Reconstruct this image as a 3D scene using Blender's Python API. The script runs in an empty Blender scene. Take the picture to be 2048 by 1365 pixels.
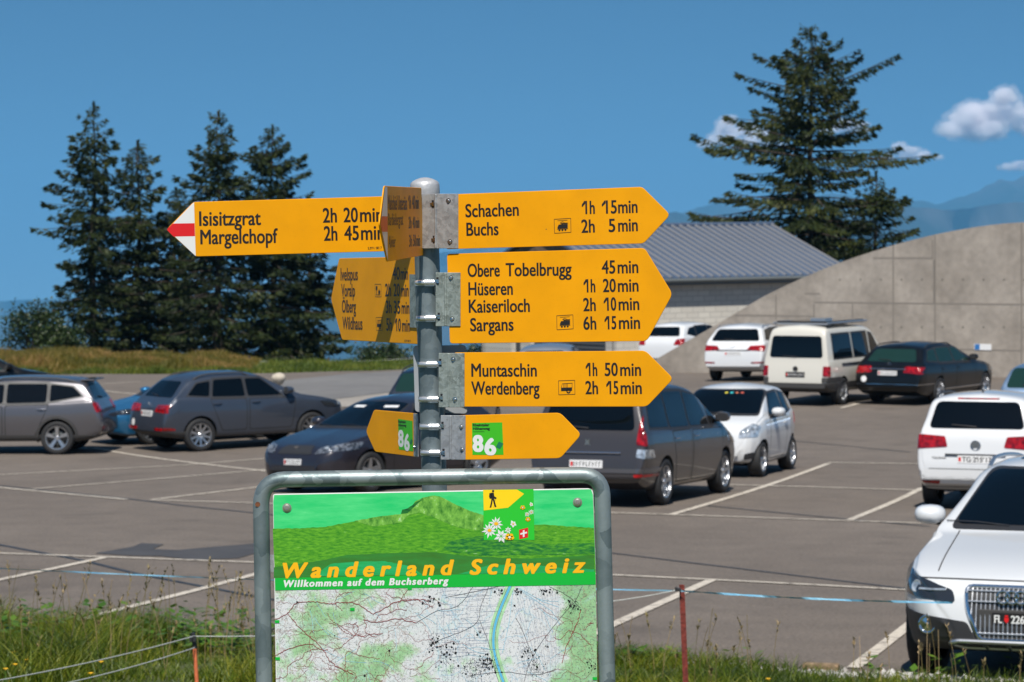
import bpy, bmesh, math, random
import numpy as np
from mathutils import Vector, Matrix
from math import radians as R, sin, cos, tan, pi, sqrt, atan2

SC = bpy.context.scene
COL = SC.collection

# ------------------------------------------------------------------ camera
F_PX, HV, CAM_Z = 5400.0, 515.0, 3.6          # focal length and horizon of the 2048 px photograph, eye height
cam = bpy.data.cameras.new('camera')
cam.sensor_width = 36.0
cam.lens = F_PX / 2048 * 36.0
cam.shift_y = -(682.5 - HV) / 2048
cam.clip_start, cam.clip_end = 0.5, 120000
cam.dof.use_dof = True
cam.dof.focus_distance = 6.4
cam.dof.aperture_fstop = 14.0
camo = bpy.data.objects.new('camera', cam); COL.objects.link(camo)
camo.location = (0, 0, CAM_Z); camo.rotation_euler = (R(90), 0, 0)
SC.camera = camo

# ------------------------------------------------------------------ sky, sun, exposure
SUN_AZ, SUN_EL = R(-4), R(55)                 # azimuth to the right of straight behind the camera
SDIR = Vector((sin(SUN_AZ) * cos(SUN_EL), -cos(SUN_AZ) * cos(SUN_EL), sin(SUN_EL)))
world = bpy.data.worlds.new('World'); SC.world = world
world.use_nodes = True
nt = world.node_tree; N = nt.nodes; LK = nt.links
bg = N['Background']
sky = N.new('ShaderNodeTexSky'); sky.sky_type = 'NISHITA'; sky.sun_disc = False
sky.sun_elevation = SUN_EL; sky.sun_rotation = pi - SUN_AZ
sky.altitude = 1100; sky.air_density = 1.0; sky.dust_density = 0.5; sky.ozone_density = 3.0
tc = N.new('ShaderNodeTexCoord'); mp = N.new('ShaderNodeMapping')
mp.inputs['Location'].default_value = (0, 0, 0.165)    # deep clear mountain sky: horizon rays read a higher, bluer band
mp.inputs['Scale'].default_value = (1, 1, 1.6)
LK.new(tc.outputs['Generated'], mp.inputs['Vector'])
nz = N.new('ShaderNodeVectorMath'); nz.operation = 'NORMALIZE'
LK.new(mp.outputs[0], nz.inputs[0]); LK.new(nz.outputs[0], sky.inputs['Vector'])
hs = N.new('ShaderNodeHueSaturation'); hs.inputs['Saturation'].default_value = 1.22
hs.inputs['Hue'].default_value = 0.491
LK.new(sky.outputs[0], hs.inputs['Color']); LK.new(hs.outputs[0], bg.inputs['Color'])
bg.inputs['Strength'].default_value = 0.072
sl = bpy.data.lights.new('sun', 'SUN'); sl.energy = 5.0; sl.angle = R(0.53); sl.color = (1, 0.955, 0.88)
so = bpy.data.objects.new('sun', sl); COL.objects.link(so)
so.location = (20, -40, 60)
so.rotation_euler = SDIR.to_track_quat('Z', 'Y').to_euler()
SC.view_settings.view_transform = 'Standard'; SC.view_settings.look = 'None'
SC.view_settings.exposure = 0.32; SC.view_settings.gamma = 1.0
SC.render.engine = 'CYCLES'
SC.cycles.use_denoising = True
SC.cycles.max_bounces = 28; SC.cycles.transparent_max_bounces = 8
SC.cycles.volume_bounces = 26
SC.cycles.sample_clamp_indirect = 6

# ------------------------------------------------------------------ materials
def mat(name, col, rough=0.5, metal=0.0, coat=0.0, spec=0.5, var=0.0, vscale=8.0, col2=None, bump=0.0, bscale=60.0, emit=None, coord='Object', detail=4.0, lo=0.35, hi=0.65):
    m = bpy.data.materials.new(name); m.use_nodes = True
    n = m.node_tree.nodes; l = m.node_tree.links
    b = n['Principled BSDF']
    b.inputs['Base Color'].default_value = (*col, 1)
    b.inputs['Roughness'].default_value = rough
    b.inputs['Metallic'].default_value = metal
    b.inputs['Coat Weight'].default_value = coat
    b.inputs['Coat Roughness'].default_value = 0.03
    b.inputs['Specular IOR Level'].default_value = spec
    if var or col2 or bump:
        t = n.new('ShaderNodeTexCoord')
    if var or col2:
        x = n.new('ShaderNodeTexNoise'); x.inputs['Scale'].default_value = vscale; x.inputs['Detail'].default_value = detail
        l.new(t.outputs[coord], x.inputs['Vector'])
        r = n.new('ShaderNodeValToRGB')
        c2 = col2 if col2 else tuple(min(1, c * (1 + var)) for c in col)
        c1 = col if col2 else tuple(c * (1 - var) for c in col)
        r.color_ramp.elements[0].position = lo; r.color_ramp.elements[0].color = (*c1, 1)
        r.color_ramp.elements[1].position = hi; r.color_ramp.elements[1].color = (*c2, 1)
        l.new(x.outputs['Fac'], r.inputs['Fac']); l.new(r.outputs['Color'], b.inputs['Base Color'])
    if bump:
        y = n.new('ShaderNodeTexNoise'); y.inputs['Scale'].default_value = bscale; y.inputs['Detail'].default_value = 5
        l.new(t.outputs[coord], y.inputs['Vector'])
        bm_ = n.new('ShaderNodeBump'); bm_.inputs['Strength'].default_value = bump; bm_.inputs['Distance'].default_value = 0.02
        l.new(y.outputs['Fac'], bm_.inputs['Height']); l.new(bm_.outputs['Normal'], b.inputs['Normal'])
    return m

def leafy(name, c1, c2, c3=None, rough=0.55, trans=0.25, patch=0.5):
    """leaf material: every leaf (mesh island) its own tone, plus broad patches"""
    m = bpy.data.materials.new(name); m.use_nodes = True
    n = m.node_tree.nodes; l = m.node_tree.links
    b = n['Principled BSDF']; b.inputs['Roughness'].default_value = rough
    g = n.new('ShaderNodeNewGeometry')
    t = n.new('ShaderNodeTexCoord'); x = n.new('ShaderNodeTexNoise'); x.inputs['Scale'].default_value = patch; x.inputs['Detail'].default_value = 3
    l.new(t.outputs['Object'], x.inputs['Vector'])
    a = n.new('ShaderNodeMath'); a.operation = 'MULTIPLY_ADD'; a.inputs[1].default_value = 0.6
    s = n.new('ShaderNodeMath'); s.operation = 'MULTIPLY_ADD'; s.inputs[1].default_value = 1.6; s.inputs[2].default_value = -0.58
    l.new(x.outputs['Fac'], s.inputs[0]); l.new(g.outputs['Random Per Island'], a.inputs[0]); l.new(s.outputs[0], a.inputs[2])
    r = n.new('ShaderNodeValToRGB'); e = r.color_ramp.elements
    e[0].position = 0.05; e[0].color = (*c1, 1); e[1].position = 0.6; e[1].color = (*c2, 1)
    if c3:
        k = e.new(0.9); k.color = (*c3, 1)
    l.new(a.outputs[0], r.inputs['Fac']); l.new(r.outputs[0], b.inputs['Base Color'])
    tr = n.new('ShaderNodeBsdfTranslucent'); l.new(r.outputs[0], tr.inputs['Color'])
    mx = n.new('ShaderNodeMixShader'); mx.inputs[0].default_value = trans
    l.new(b.outputs[0], mx.inputs[1]); l.new(tr.outputs[0], mx.inputs[2])
    l.new(mx.outputs[0], n['Material Output'].inputs['Surface'])
    return m

M = {}
M['yellow'] = mat('sign_yellow', (0.73, 0.302, 0.0005), 0.5, var=0.05, vscale=9, spec=.2)
M['black'] = mat('print_black', (0.012, 0.010, 0.010), 0.45)
M['white'] = mat('print_white', (0.68, 0.68, 0.67), 0.4)
M['red'] = mat('print_red', (0.62, 0.010, 0.012), 0.4)
M['rubber'] = mat('tyre_rubber', (0.016, 0.016, 0.017), 0.75)
M['plastic'] = mat('black_plastic', (0.022, 0.022, 0.024), 0.5)
M['well'] = mat('wheel_well', (0.008, 0.008, 0.008), 0.9)
M['glass'] = mat('car_glass', (0.0012, 0.0018, 0.002), 0.03, spec=0.5)
M['glassgreen'] = mat('car_glass_green', (0.010, 0.030, 0.026), 0.03, spec=0.3)
M['chrome'] = mat('chrome', (0.75, 0.76, 0.78), 0.12, 1.0)
M['alu'] = mat('alloy', (0.55, 0.56, 0.58), 0.28, 0.9)
M['redlamp'] = mat('red_lamp', (0.24, 0.003, 0.005), 0.15, coat=.6, var=0.6, vscale=14)
M['lamp'] = mat('clear_lamp', (0.55, 0.58, 0.6), 0.08, 0.6, coat=1.0, var=0.5, vscale=16)
M['lampdark'] = mat('dark_lamp', (0.02, 0.022, 0.026), 0.06, coat=1.0)
M['plate'] = mat('plate_white', (0.72, 0.72, 0.72), 0.35)
M['clampsteel'] = mat('clamp_bright_steel', (.62, .63, .64), .3, .75)
M['darkgrey'] = mat('dark_grey', (0.10, 0.11, 0.11), 0.5)

# ------------------------------------------------------------------ geometry helpers
def P(u, v, Y):
    """point at distance Y seen at pixel (u, v) of the photograph"""
    return Vector(((u - 1024) / F_PX * Y, Y, CAM_Z + (HV - v) / F_PX * Y))

def obj(name, me, mats=None, parent=None, smooth=False):
    o = bpy.data.objects.new(name, me); COL.objects.link(o)
    if mats is not None:
        for m in (mats if isinstance(mats, (list, tuple)) else [mats]):
            me.materials.append(m)
    if smooth:
        me.polygons.foreach_set('use_smooth', np.ones(len(me.polygons), bool))
    if parent is not None: o.parent = parent
    return o

def tag(o, label=None, cat=None, group=None, kind=None):
    if label: o['label'] = label
    if cat: o['category'] = cat
    if group: o['group'] = group
    if kind: o['kind'] = kind
    return o

def thing(name, label, cat, mw=None, group=None):
    o = bpy.data.objects.new(name, None); COL.objects.link(o)
    o.empty_display_size = 0.2
    if mw is not None: o.matrix_world = mw
    return tag(o, label, cat, group)

def pyd(name, vs, fs):
    me = bpy.data.meshes.new(name); me.from_pydata([tuple(v) for v in vs], [], fs); me.update()
    return me

def np_mesh(name, V, Fq):
    """V (n,3), Fq (m,k) constant face size"""
    V = np.asarray(V, np.float32); Fq = np.asarray(Fq, np.int32)
    me = bpy.data.meshes.new(name); k = Fq.shape[1]
    me.vertices.add(len(V)); me.vertices.foreach_set('co', V.ravel())
    me.loops.add(Fq.size); me.loops.foreach_set('vertex_index', Fq.ravel())
    me.polygons.add(len(Fq)); me.polygons.foreach_set('loop_start', np.arange(0, Fq.size, k, dtype=np.int32))
    me.polygons.foreach_set('loop_total', np.full(len(Fq), k, np.int32))
    me.update(calc_edges=True)
    return me

class MB:
    """collects shapes into one mesh"""
    def __init__(s): s.v = []; s.f = []; s.mi = []; s.cur = 0
    def add(s, vs, fs):
        o = len(s.v); s.v += [Vector(v) for v in vs]
        for f in fs: s.f.append([i + o for i in f]); s.mi.append(s.cur)
        return s
    def box(s, c, d, rot=None):
        c = Vector(c); hx, hy, hz = d[0] / 2, d[1] / 2, d[2] / 2
        vs = [Vector((x, y, z)) for x in (-hx, hx) for y in (-hy, hy) for z in (-hz, hz)]
        if rot is not None: vs = [rot @ v for v in vs]
        return s.add([c + v for v in vs], [(0, 1, 3, 2), (4, 6, 7, 5), (0, 4, 5, 1), (2, 3, 7, 6), (0, 2, 6, 4), (1, 5, 7, 3)])
    def tube(s, pts, r, n=12, cap=True):
        pts = [Vector(p) for p in pts]; k = len(pts); rs = r if isinstance(r, (list, tuple)) else [r] * k
        vs = []; up = None
        for i, p in enumerate(pts):
            d = (pts[min(i + 1, k - 1)] - pts[max(i - 1, 0)]).normalized()
            if up is None:
                up = d.orthogonal().normalized()
            up = (up - d * up.dot(d)).normalized(); w = d.cross(up)
            vs += [p + (up * cos(2 * pi * j / n) + w * sin(2 * pi * j / n)) * rs[i] for j in range(n)]
        fs = [(i * n + j, i * n + (j + 1) % n, (i + 1) * n + (j + 1) % n, (i + 1) * n + j) for i in range(k - 1) for j in range(n)]
        if cap: fs += [tuple(range(n))[::-1], tuple(range((k - 1) * n, k * n))]
        return s.add(vs, fs)
    def lathe(s, prof, c=(0, 0, 0), axis='z', n=32, closed=False):
        c = Vector(c); vs = []
        for r, h in prof:
            for j in range(n):
                a = 2 * pi * j / n
                q = (r * cos(a), r * sin(a), h)
                vs.append(c + (Vector(q) if axis == 'z' else Vector((q[0], q[2], q[1])) if axis == 'y' else Vector((q[2], q[0], q[1]))))
        k = len(prof)
        rng = range(k if closed else k - 1)
        fs = [(i * n + j, i * n + (j + 1) % n, ((i + 1) % k) * n + (j + 1) % n, ((i + 1) % k) * n + j) for i in rng for j in range(n)]
        return s.add(vs, fs)
    def torus(s, c, r, t, axis='z', n=28, m=8):
        return s.lathe([(r + t * cos(2 * pi * i / m), t * sin(2 * pi * i / m)) for i in range(m)], c, axis, n, True)
    def prism(s, poly, z0, z1):
        """poly: 2D points, counter-clockwise; extruded along local z"""
        n = len(poly)
        vs = [(x, y, z0) for x, y in poly] + [(x, y, z1) for x, y in poly]
        fs = [tuple(range(n))[::-1], tuple(range(n, 2 * n))] + [(i, (i + 1) % n, n + (i + 1) % n, n + i) for i in range(n)]
        return s.add(vs, fs)
    def flat(s, poly, z):
        return s.add([(x, y, z) for x, y in poly], [tuple(range(len(poly)))])
    def ribbon(s, pts, w, z):
        """flat strip along 2D points"""
        n = len(pts); vs = []
        for i in range(n):
            a = Vector(pts[max(i - 1, 0)]); b = Vector(pts[min(i + 1, n - 1)]); d = (b - a)
            if d.length == 0: d = Vector((1, 0))
            d.normalize(); q = Vector((-d.y, d.x)) * w / 2; p = Vector(pts[i])
            vs += [(p.x + q.x, p.y + q.y, z), (p.x - q.x, p.y - q.y, z)]
        return s.add(vs, [(2 * i, 2 * i + 1, 2 * i + 3, 2 * i + 2) for i in range(n - 1)])
    def mesh(s, name, M4=None):
        vs = [M4 @ v for v in s.v] if M4 is not None else s.v
        me = pyd(name, vs, s.f)
        me.polygons.foreach_set('material_index', np.array(s.mi, np.int32))
        b = bmesh.new(); b.from_mesh(me); bmesh.ops.recalc_face_normals(b, faces=b.faces[:]); b.to_mesh(me); b.free()
        return me
    def build(s, name, mats, parent=None, M4=None, smooth=False, angle=40):
        me = s.mesh(name, M4); o = obj(name, me, mats, parent, smooth)
        if smooth: sharp(me, angle)
        return o

def sharp(me, angle=40):
    b = bmesh.new(); b.from_mesh(me)
    lim = R(angle)
    for e in b.edges:
        if len(e.link_faces) == 2 and e.calc_face_angle(0) > lim: e.smooth = False
    b.to_mesh(me); b.free()

def bevel(o, w, seg=2, angle=35):
    me = o.data; b = bmesh.new(); b.from_mesh(me)
    es = [e for e in b.edges if len(e.link_faces) == 2 and e.calc_face_angle(0) > R(angle)]
    bmesh.ops.bevel(b, geom=es, offset=w, segments=seg, affect='EDGES', profile=0.6, clamp_overlap=True)
    b.to_mesh(me); b.free()

def round_poly(pts, r, n=4):
    """round the corners of a polygon; r a number or one per corner"""
    out = []; k = len(pts)
    for i in range(k):
        p = Vector(pts[i]); a = Vector(pts[i - 1]); c = Vector(pts[(i + 1) % k])
        rr = r[i] if isinstance(r, (list, tuple)) else r
        rr = min(rr, 0.45 * (a - p).length, 0.45 * (c - p).length)
        if rr <= 1e-6: out.append((p.x, p.y)); continue
        p0 = p + (a - p).normalized() * rr; p1 = p + (c - p).normalized() * rr
        for j in range(n + 1):
            t = j / n; q = p0 * (1 - t) ** 2 + p * 2 * t * (1 - t) + p1 * t * t
            out.append((q.x, q.y))
    return out

_tc = {}
def text_raw(body, weight=0.0, shear=0.0, space=1.0):
    k = (body, weight, shear, space)
    if k in _tc: return _tc[k]
    c = bpy.data.curves.new('t', 'FONT'); c.body = body; c.offset = weight; c.shear = shear; c.space_character = space
    c.resolution_u = 4; c.fill_mode = 'FRONT'
    o = bpy.data.objects.new('t', c); COL.objects.link(o)
    dg = bpy.context.evaluated_depsgraph_get()
    me = bpy.data.meshes.new_from_object(o.evaluated_get(dg))
    V = np.array([v.co[:] for v in me.vertices]); Fs = [tuple(p.vertices) for p in me.polygons]
    bpy.data.objects.remove(o); bpy.data.curves.remove(c); bpy.data.meshes.remove(me)
    if '1' in body and shear == 0 and space == 1.0:      # the built-in font's 1 is a bare stem: give it its flag
        hh = max(V[:, 1].max(), .6) if body.strip('1') == '' else text_raw('H')[0][:, 1].max(); V = [tuple(v) for v in V]
        for i, ch in enumerate(body):
            if ch == '1':
                xr = text_raw(body[:i + 1].replace('1', 'I'))[0][:, 0].max() - .012; o_ = len(V)
                V += [(xr - .02, hh, 0), (xr - .05, hh, 0), (xr - .25, hh - .19, 0), (xr - .25, hh - .30, 0), (xr - .02, hh - .13, 0)]; Fs.append(tuple(range(o_, o_ + 5))[::1])
        V = np.array(V)
    _tc[k] = (V, Fs); return V, Fs

def text_into(mb, body, p0, p1, cap, z, weight=0.012, shear=0.0, space=1.0):
    """text filling the 2D baseline p0-p1, capitals cap high; made bolder by slightly shifted copies"""
    V, Fs = text_raw(body, 0.0, shear, space)
    href = text_raw('H')[0][:, 1].max()
    x0, x1 = V[:, 0].min(), V[:, 0].max()
    p0 = Vector(p0); p1 = Vector(p1); w = (p1 - p0).length; d = (p1 - p0).normalized()
    sc = cap / href; b = weight * sc
    X = (V[:, 0] - x0) / (x1 - x0) * (w - 2 * b) + b; Y = V[:, 1] * sc
    n = max(1, int(weight / .018 + .5))
    sh = [(0, 0)] + [(s * b * k / n, t * b * .5) for k in range(1, n + 1) for s, t in ((-1, 0), (1, 0), (-.7, 1), (.7, 1), (-.7, -1), (.7, -1))]
    for i, (dx, dy) in enumerate(sh):
        mb.add([(p0.x + d.x * (x + dx) - d.y * (y + dy), p0.y + d.y * (x + dx) + d.x * (y + dy), z + i * 4e-6) for x, y in zip(X, Y)], Fs)

def rot_axis(a, b):
    """matrix turning +Z to the direction a->b, at a"""
    a = Vector(a); d = (Vector(b) - a)
    return Matrix.Translation(a) @ d.to_track_quat('Z', 'Y').to_matrix().to_4x4()
# ------------------------------------------------------------------ lie of the land
_cp = np.array([(3.5, 19, .60), (-4, 21.5, .55), (2, 26.6, .37), (-3, 27, .32), (6.8, 40, -.05), (1.5, 40, 0), (-3.5, 44, -.15), (-7, 56, -.45), (-9.5, 55, -.45),
                (3.5, 46, -.1), (7, 68, 0), (10, 68, 0), (6, 76, 0), (-14, 88, -.24), (-7, 92, -.36), (-3.5, 95, -.28), (0, 100, -.3), (15, 85, 0), (20, 40, 0),
                (-20, 40, -.25), (-20, 60, -.45), (-25, 25, .35), (25, 20, .5), (0, 10, .9), (-20, 10, .9), (20, 10, .9), (25, 105, -.1), (-28, 100, -.4)], float)
def _U(r2): return np.where(r2 > 1e-9, r2 * np.log(np.maximum(r2, 1e-9)), 0)
def _fit():
    n = len(_cp); X = _cp[:, :2] / 30
    K = _U(((X[:, None] - X[None]) ** 2).sum(-1)) + np.eye(n) * 0.02
    Pm = np.hstack([np.ones((n, 1)), X]); A = np.zeros((n + 3, n + 3))
    A[:n, :n] = K; A[:n, n:] = Pm; A[n:, :n] = Pm.T
    return np.linalg.solve(A, np.concatenate([_cp[:, 2], np.zeros(3)]))
_w = _fit()
def gz(x, y):
    """height of the car park surface"""
    x = np.clip(np.asarray(x, float), -28, 28) / 30; y = np.clip(np.asarray(y, float), 10, 106) / 30
    C = _cp[:, :2] / 30
    r2 = (x[..., None] - C[:, 0]) ** 2 + (y[..., None] - C[:, 1]) ** 2
    return (_U(r2) * _w[:-3]).sum(-1) + _w[-3] + _w[-2] * x + _w[-1] * y
def edge_near(x): return 20.3 - 0.42 * np.asarray(x, float) + 0.12 * np.sin(np.asarray(x) * 2.1) + 0.07 * np.sin(np.asarray(x) * 5.3)
def edge_far(x): return np.interp(x, [-40, -17, -8.5, -3.4, -1, 2, 60], [88, 88, 92, 94, 97, 112, 112]) + 0.25 * np.sin(np.asarray(x) * 1.7)
def land(x, y):
    """height of the grassed land: the bank the signpost stands on, the mound behind the car park, the drop beyond"""
    x = np.asarray(x, float); y = np.asarray(y, float)
    g = gz(x, y) - 0.03
    d = edge_near(x) - y
    bank = np.where(d > 0, 0.035 + 0.093 * np.minimum(d, 14.0) + 0.02 * np.sin(x * 1.3 + y) * np.clip(d, 0, 1), 0)
    z = np.where(d > 0, np.minimum(gz(x, np.maximum(y, edge_near(x))), .62) + bank, g)
    e = y - edge_far(x)
    t = np.clip(e / 3.0, 0, 1)
    mound = np.interp(x, [-60, -20, -16, -10.5, -9, 0, 4], [.36, .36, .36, .24, .05, .02, 0])
    z = np.where(e > 0, g + mound * t * t * (3 - 2 * t), z)
    brow = np.interp(x, [-60, -6, 4, 8, 60], [104, 103, 112, 126, 126])
    f = np.maximum(y - brow, 0)
    return z - np.where(f > 0, 0.02 * f ** 1.6 + .1 * f, 0)

def cast(u, v, fn=gz):
    """where the ray of pixel (u, v) meets the surface"""
    lo, hi = 8.0, 140.0
    d = Vector(((u - 1024) / F_PX, 1, (HV - v) / F_PX))
    for y in np.arange(14, 140, 0.5):
        if CAM_Z + d.z * y <= float(fn(np.array(d.x * y), np.array(y))): hi = y; break
    lo = hi - 0.5
    for _ in range(14):
        m = (lo + hi) / 2
        if CAM_Z + d.z * m <= float(fn(np.array(d.x * m), np.array(m))): hi = m
        else: lo = m
    return Vector((d.x * hi, hi, float(fn(np.array(d.x * hi), np.array(hi)))))

def grid_mesh(name, xs, ys, fn):
    X, Y = np.meshgrid(xs, ys); Z = fn(X, Y); nx = len(xs)
    V = np.stack([X, Y, Z], -1).reshape(-1, 3)
    i = (np.arange(len(ys) - 1)[:, None] * nx + np.arange(nx - 1)).ravel()
    return np_mesh(name, V, np.stack([i, i + 1, i + nx + 1, i + nx], -1))

# asphalt
def asphalt_mat(name, c, c2, dots=0.34):
    m = bpy.data.materials.new(name); m.use_nodes = True
    n = m.node_tree.nodes; l = m.node_tree.links; b = n['Principled BSDF']; b.inputs['Roughness'].default_value = 0.85
    t = n.new('ShaderNodeTexCoord')
    def noise(s, d=4): 
        x = n.new('ShaderNodeTexNoise'); x.inputs['Scale'].default_value = s; x.inputs['Detail'].default_value = d
        l.new(t.outputs['Object'], x.inputs['Vector']); return x
    a, f, k = noise(0.16, 5), noise(38, 3), noise(1.6, 5)
    r = n.new('ShaderNodeValToRGB'); e = r.color_ramp.elements
    e[0].position = .32; e[0].color = (*c, 1); e[1].position = .68; e[1].color = (*c2, 1)
    l.new(a.outputs['Fac'], r.inputs['Fac'])
    def mul(prev, fac, lo, hi):
        mr = n.new('ShaderNodeMapRange'); mr.inputs[1].default_value = .3; mr.inputs[2].default_value = .7; mr.inputs[3].default_value = lo; mr.inputs[4].default_value = hi
        l.new(fac, mr.inputs[0])
        v = n.new('ShaderNodeVectorMath'); v.operation = 'SCALE'; l.new(prev, v.inputs[0]); l.new(mr.outputs[0], v.inputs['Scale']); return v.outputs[0]
    o = mul(r.outputs[0], f.outputs['Fac'], 1 - dots, 1 + dots); o = mul(o, k.outputs['Fac'], .90, 1.10)
    mr = n.new('ShaderNodeMapRange'); mr.inputs[1].default_value = .58; mr.inputs[2].default_value = .70; mr.inputs[3].default_value = 1; mr.inputs[4].default_value = .80
    l.new(noise(.75, 7).outputs['Fac'], mr.inputs[0]); v = n.new('ShaderNodeVectorMath'); v.operation = 'SCALE'; l.new(o, v.inputs[0]); l.new(mr.outputs[0], v.inputs['Scale']); o = v.outputs[0]
    l.new(o, b.inputs['Base Color'])
    bp = n.new('ShaderNodeBump'); bp.inputs['Strength'].default_value = .35; bp.inputs['Distance'].default_value = .01
    l.new(f.outputs['Fac'], bp.inputs['Height']); l.new(bp.outputs[0], b.inputs['Normal'])
    return m
M['asphalt'] = asphalt_mat('asphalt', (.116, .094, .076), (.146, .120, .098))
M['road'] = asphalt_mat('road_asphalt', (.135, .130, .127), (.16, .155, .150), .15)
M['pave'] = asphalt_mat('pale_pavement', (.26, .235, .205), (.31, .28, .245), .12)
M['paint'] = mat('road_paint', (.17, .145, .12), .7, col2=(.54, .48, .40), vscale=11, detail=8, lo=.30, hi=.50)
M['tar'] = mat('tar_seal', (.03, .03, .031), .45, var=.3, vscale=5)
M['dark_asphalt'] = mat('dark_asphalt', (.060, .055, .052), .6, var=.12, vscale=3)

def asphalt_fn():
    xs = np.arange(-45, 45.1, .75); nx = len(xs); T = np.linspace(0, 1, 130) ** 1.3
    y0 = edge_near(xs); y1 = edge_far(xs)
    Y = y0[None] + (y1 - y0)[None] * T[:, None]; X = np.repeat(xs[None], len(T), 0)
    V = np.stack([X, Y, gz(X, Y)], -1).reshape(-1, 3)
    i = (np.arange(len(T) - 1)[:, None] * nx + np.arange(nx - 1)).ravel()
    return np_mesh('car_park', V, np.stack([i, i + 1, i + nx + 1, i + nx], -1))
tag(obj('car_park', asphalt_fn(), M['asphalt'], smooth=True), kind='structure')

def strip(mb, pix, w, dz, n=14):
    """painted line along pixels, lying on the car park"""
    pts = [cast(u, v) for u, v in pix]
    full = []
    for a, b in zip(pts, pts[1:]):
        k = max(2, int((b - a).length / .6))
        full += [a.lerp(b, i / k) for i in range(k)]
    full.append(pts[-1])
    vs = []
    for i, p in enumerate(full):
        d = (full[min(i + 1, len(full) - 1)] - full[max(i - 1, 0)]); d.z = 0; d.normalize()
        q = Vector((-d.y, d.x, 0)) * w / 2
        for s in (1, -1):
            a = p + q * s; vs.append((a.x, a.y, float(gz(np.array(a.x), np.array(a.y))) + dz))
    mb.add(vs, [(2 * i, 2 * i + 1, 2 * i + 3, 2 * i + 2) for i in range(len(full) - 1)])
for pix in [((-40, 971), (0, 976), (252, 1000)), ((300, 1001), (560, 1009)), ((65, 979), (545, 939)), ((-30, 952), (366, 931), (540, 917)), ((188, 897), (540, 944)), ((308, 1000), (560, 970)),
            ((-30, 1107), (0, 1108), (560, 1128)), ((-30, 1167), (211, 1116)), ((140, 1246), (560, 1136)), ((1170, 1025), (1880, 1049)), ((1345, 1030), (1570, 960), (1657, 928)),
            ((1440, 970), (1850, 982)), ((1700, 1041), (1845, 977)), ((1150, 1148), (1860, 1184)), ((1160, 1281), (1422, 1162)), ((1707, 1338), (1830, 1243)), ((1655, 926), (1850, 929)),
            ((1682, 817), (1742, 802)), ((150, 772), (280, 764)), ((200, 782), (300, 792))]:
    mb = MB(); strip(mb, pix, .11, .009); tag(mb.build('parking_line', M['paint']), kind='structure')
for pix, w in [(((-20, 1087), (166, 1122), (267, 1147), (560, 1203)), .075), (((-20, 970), (252, 998), (374, 1013), (560, 1032)), .07), (((1190, 1103), (1616, 1155), (1850, 1183)), .06), (((1412, 1012), (1690, 1039), (1860, 1054)), .07),
               (((1560, 880), (1820, 905)), .05), (((700, 1010), (1190, 1100)), .06)]:
    mb = MB(); strip(mb, pix, w, .005); tag(mb.build('tar_seam', M['tar']), kind='structure')
def ground_patch(name, pix, m, dz, jag=0.0):
    rnd = random.Random(5); pts = [cast(u, v) for u, v in pix]; out = []
    for i, a in enumerate(pts):
        b = pts[(i + 1) % len(pts)]; k = max(1, int((b - a).length / .5))
        for j in range(k):
            p = a.lerp(b, j / k); out.append((p.x + rnd.uniform(-jag, jag), p.y + rnd.uniform(-jag, jag), 0))
    bm = bmesh.new(); f = bm.faces.new([bm.verts.new(p) for p in out])
    bmesh.ops.triangulate(bm, faces=[f])
    bmesh.ops.subdivide_edges(bm, edges=[e for e in bm.edges if e.calc_length() > 2.0], cuts=3, use_grid_fill=True)
    for v in bm.verts: v.co.z = float(gz(np.array(v.co.x), np.array(v.co.y))) + dz
    bmesh.ops.recalc_face_normals(bm, faces=bm.faces[:])
    me = bpy.data.meshes.new(name); bm.to_mesh(me); bm.free()
    return tag(obj(name, me, m), kind='structure')
ground_patch('dark_patch', [(187, 1108), (261, 1095), (291, 1087), (320, 1090), (300, 1099), (356, 1101), (415, 1096), (530, 1087), (530, 1100), (475, 1117), (400, 1122), (326, 1113), (252, 1113)], M['dark_asphalt'], .006, .05)  # irregular patch, darker than the asphalt around it
ground_patch('road', [(480, 792), (520, 768), (700, 748), (840, 741.5), (960, 738), (960, 762), (840, 779), (640, 803)], M['road'], .012)
ground_patch('pavement', [(560, 820), (640, 804), (840, 780), (960, 763), (960, 790), (840, 800), (700, 815)], M['pave'], .016)

# grassed land
M['soil'] = mat('grass_soil', (.040, .055, .012), .9, col2=(.10, .11, .025), vscale=1.4, detail=8)
xs = np.concatenate([np.arange(-120, -20, 4), np.arange(-20, 20, .5), np.arange(20, 121, 4)])
ys = np.concatenate([np.arange(-30, 2, 2), np.arange(2, 24, .4), np.arange(24, 84, 3), np.arange(84, 112, .6), np.arange(112, 190, 3)])
tag(obj('hillside', grid_mesh('hillside', xs, ys, land), M['soil'], smooth=True), kind='structure')

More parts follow.
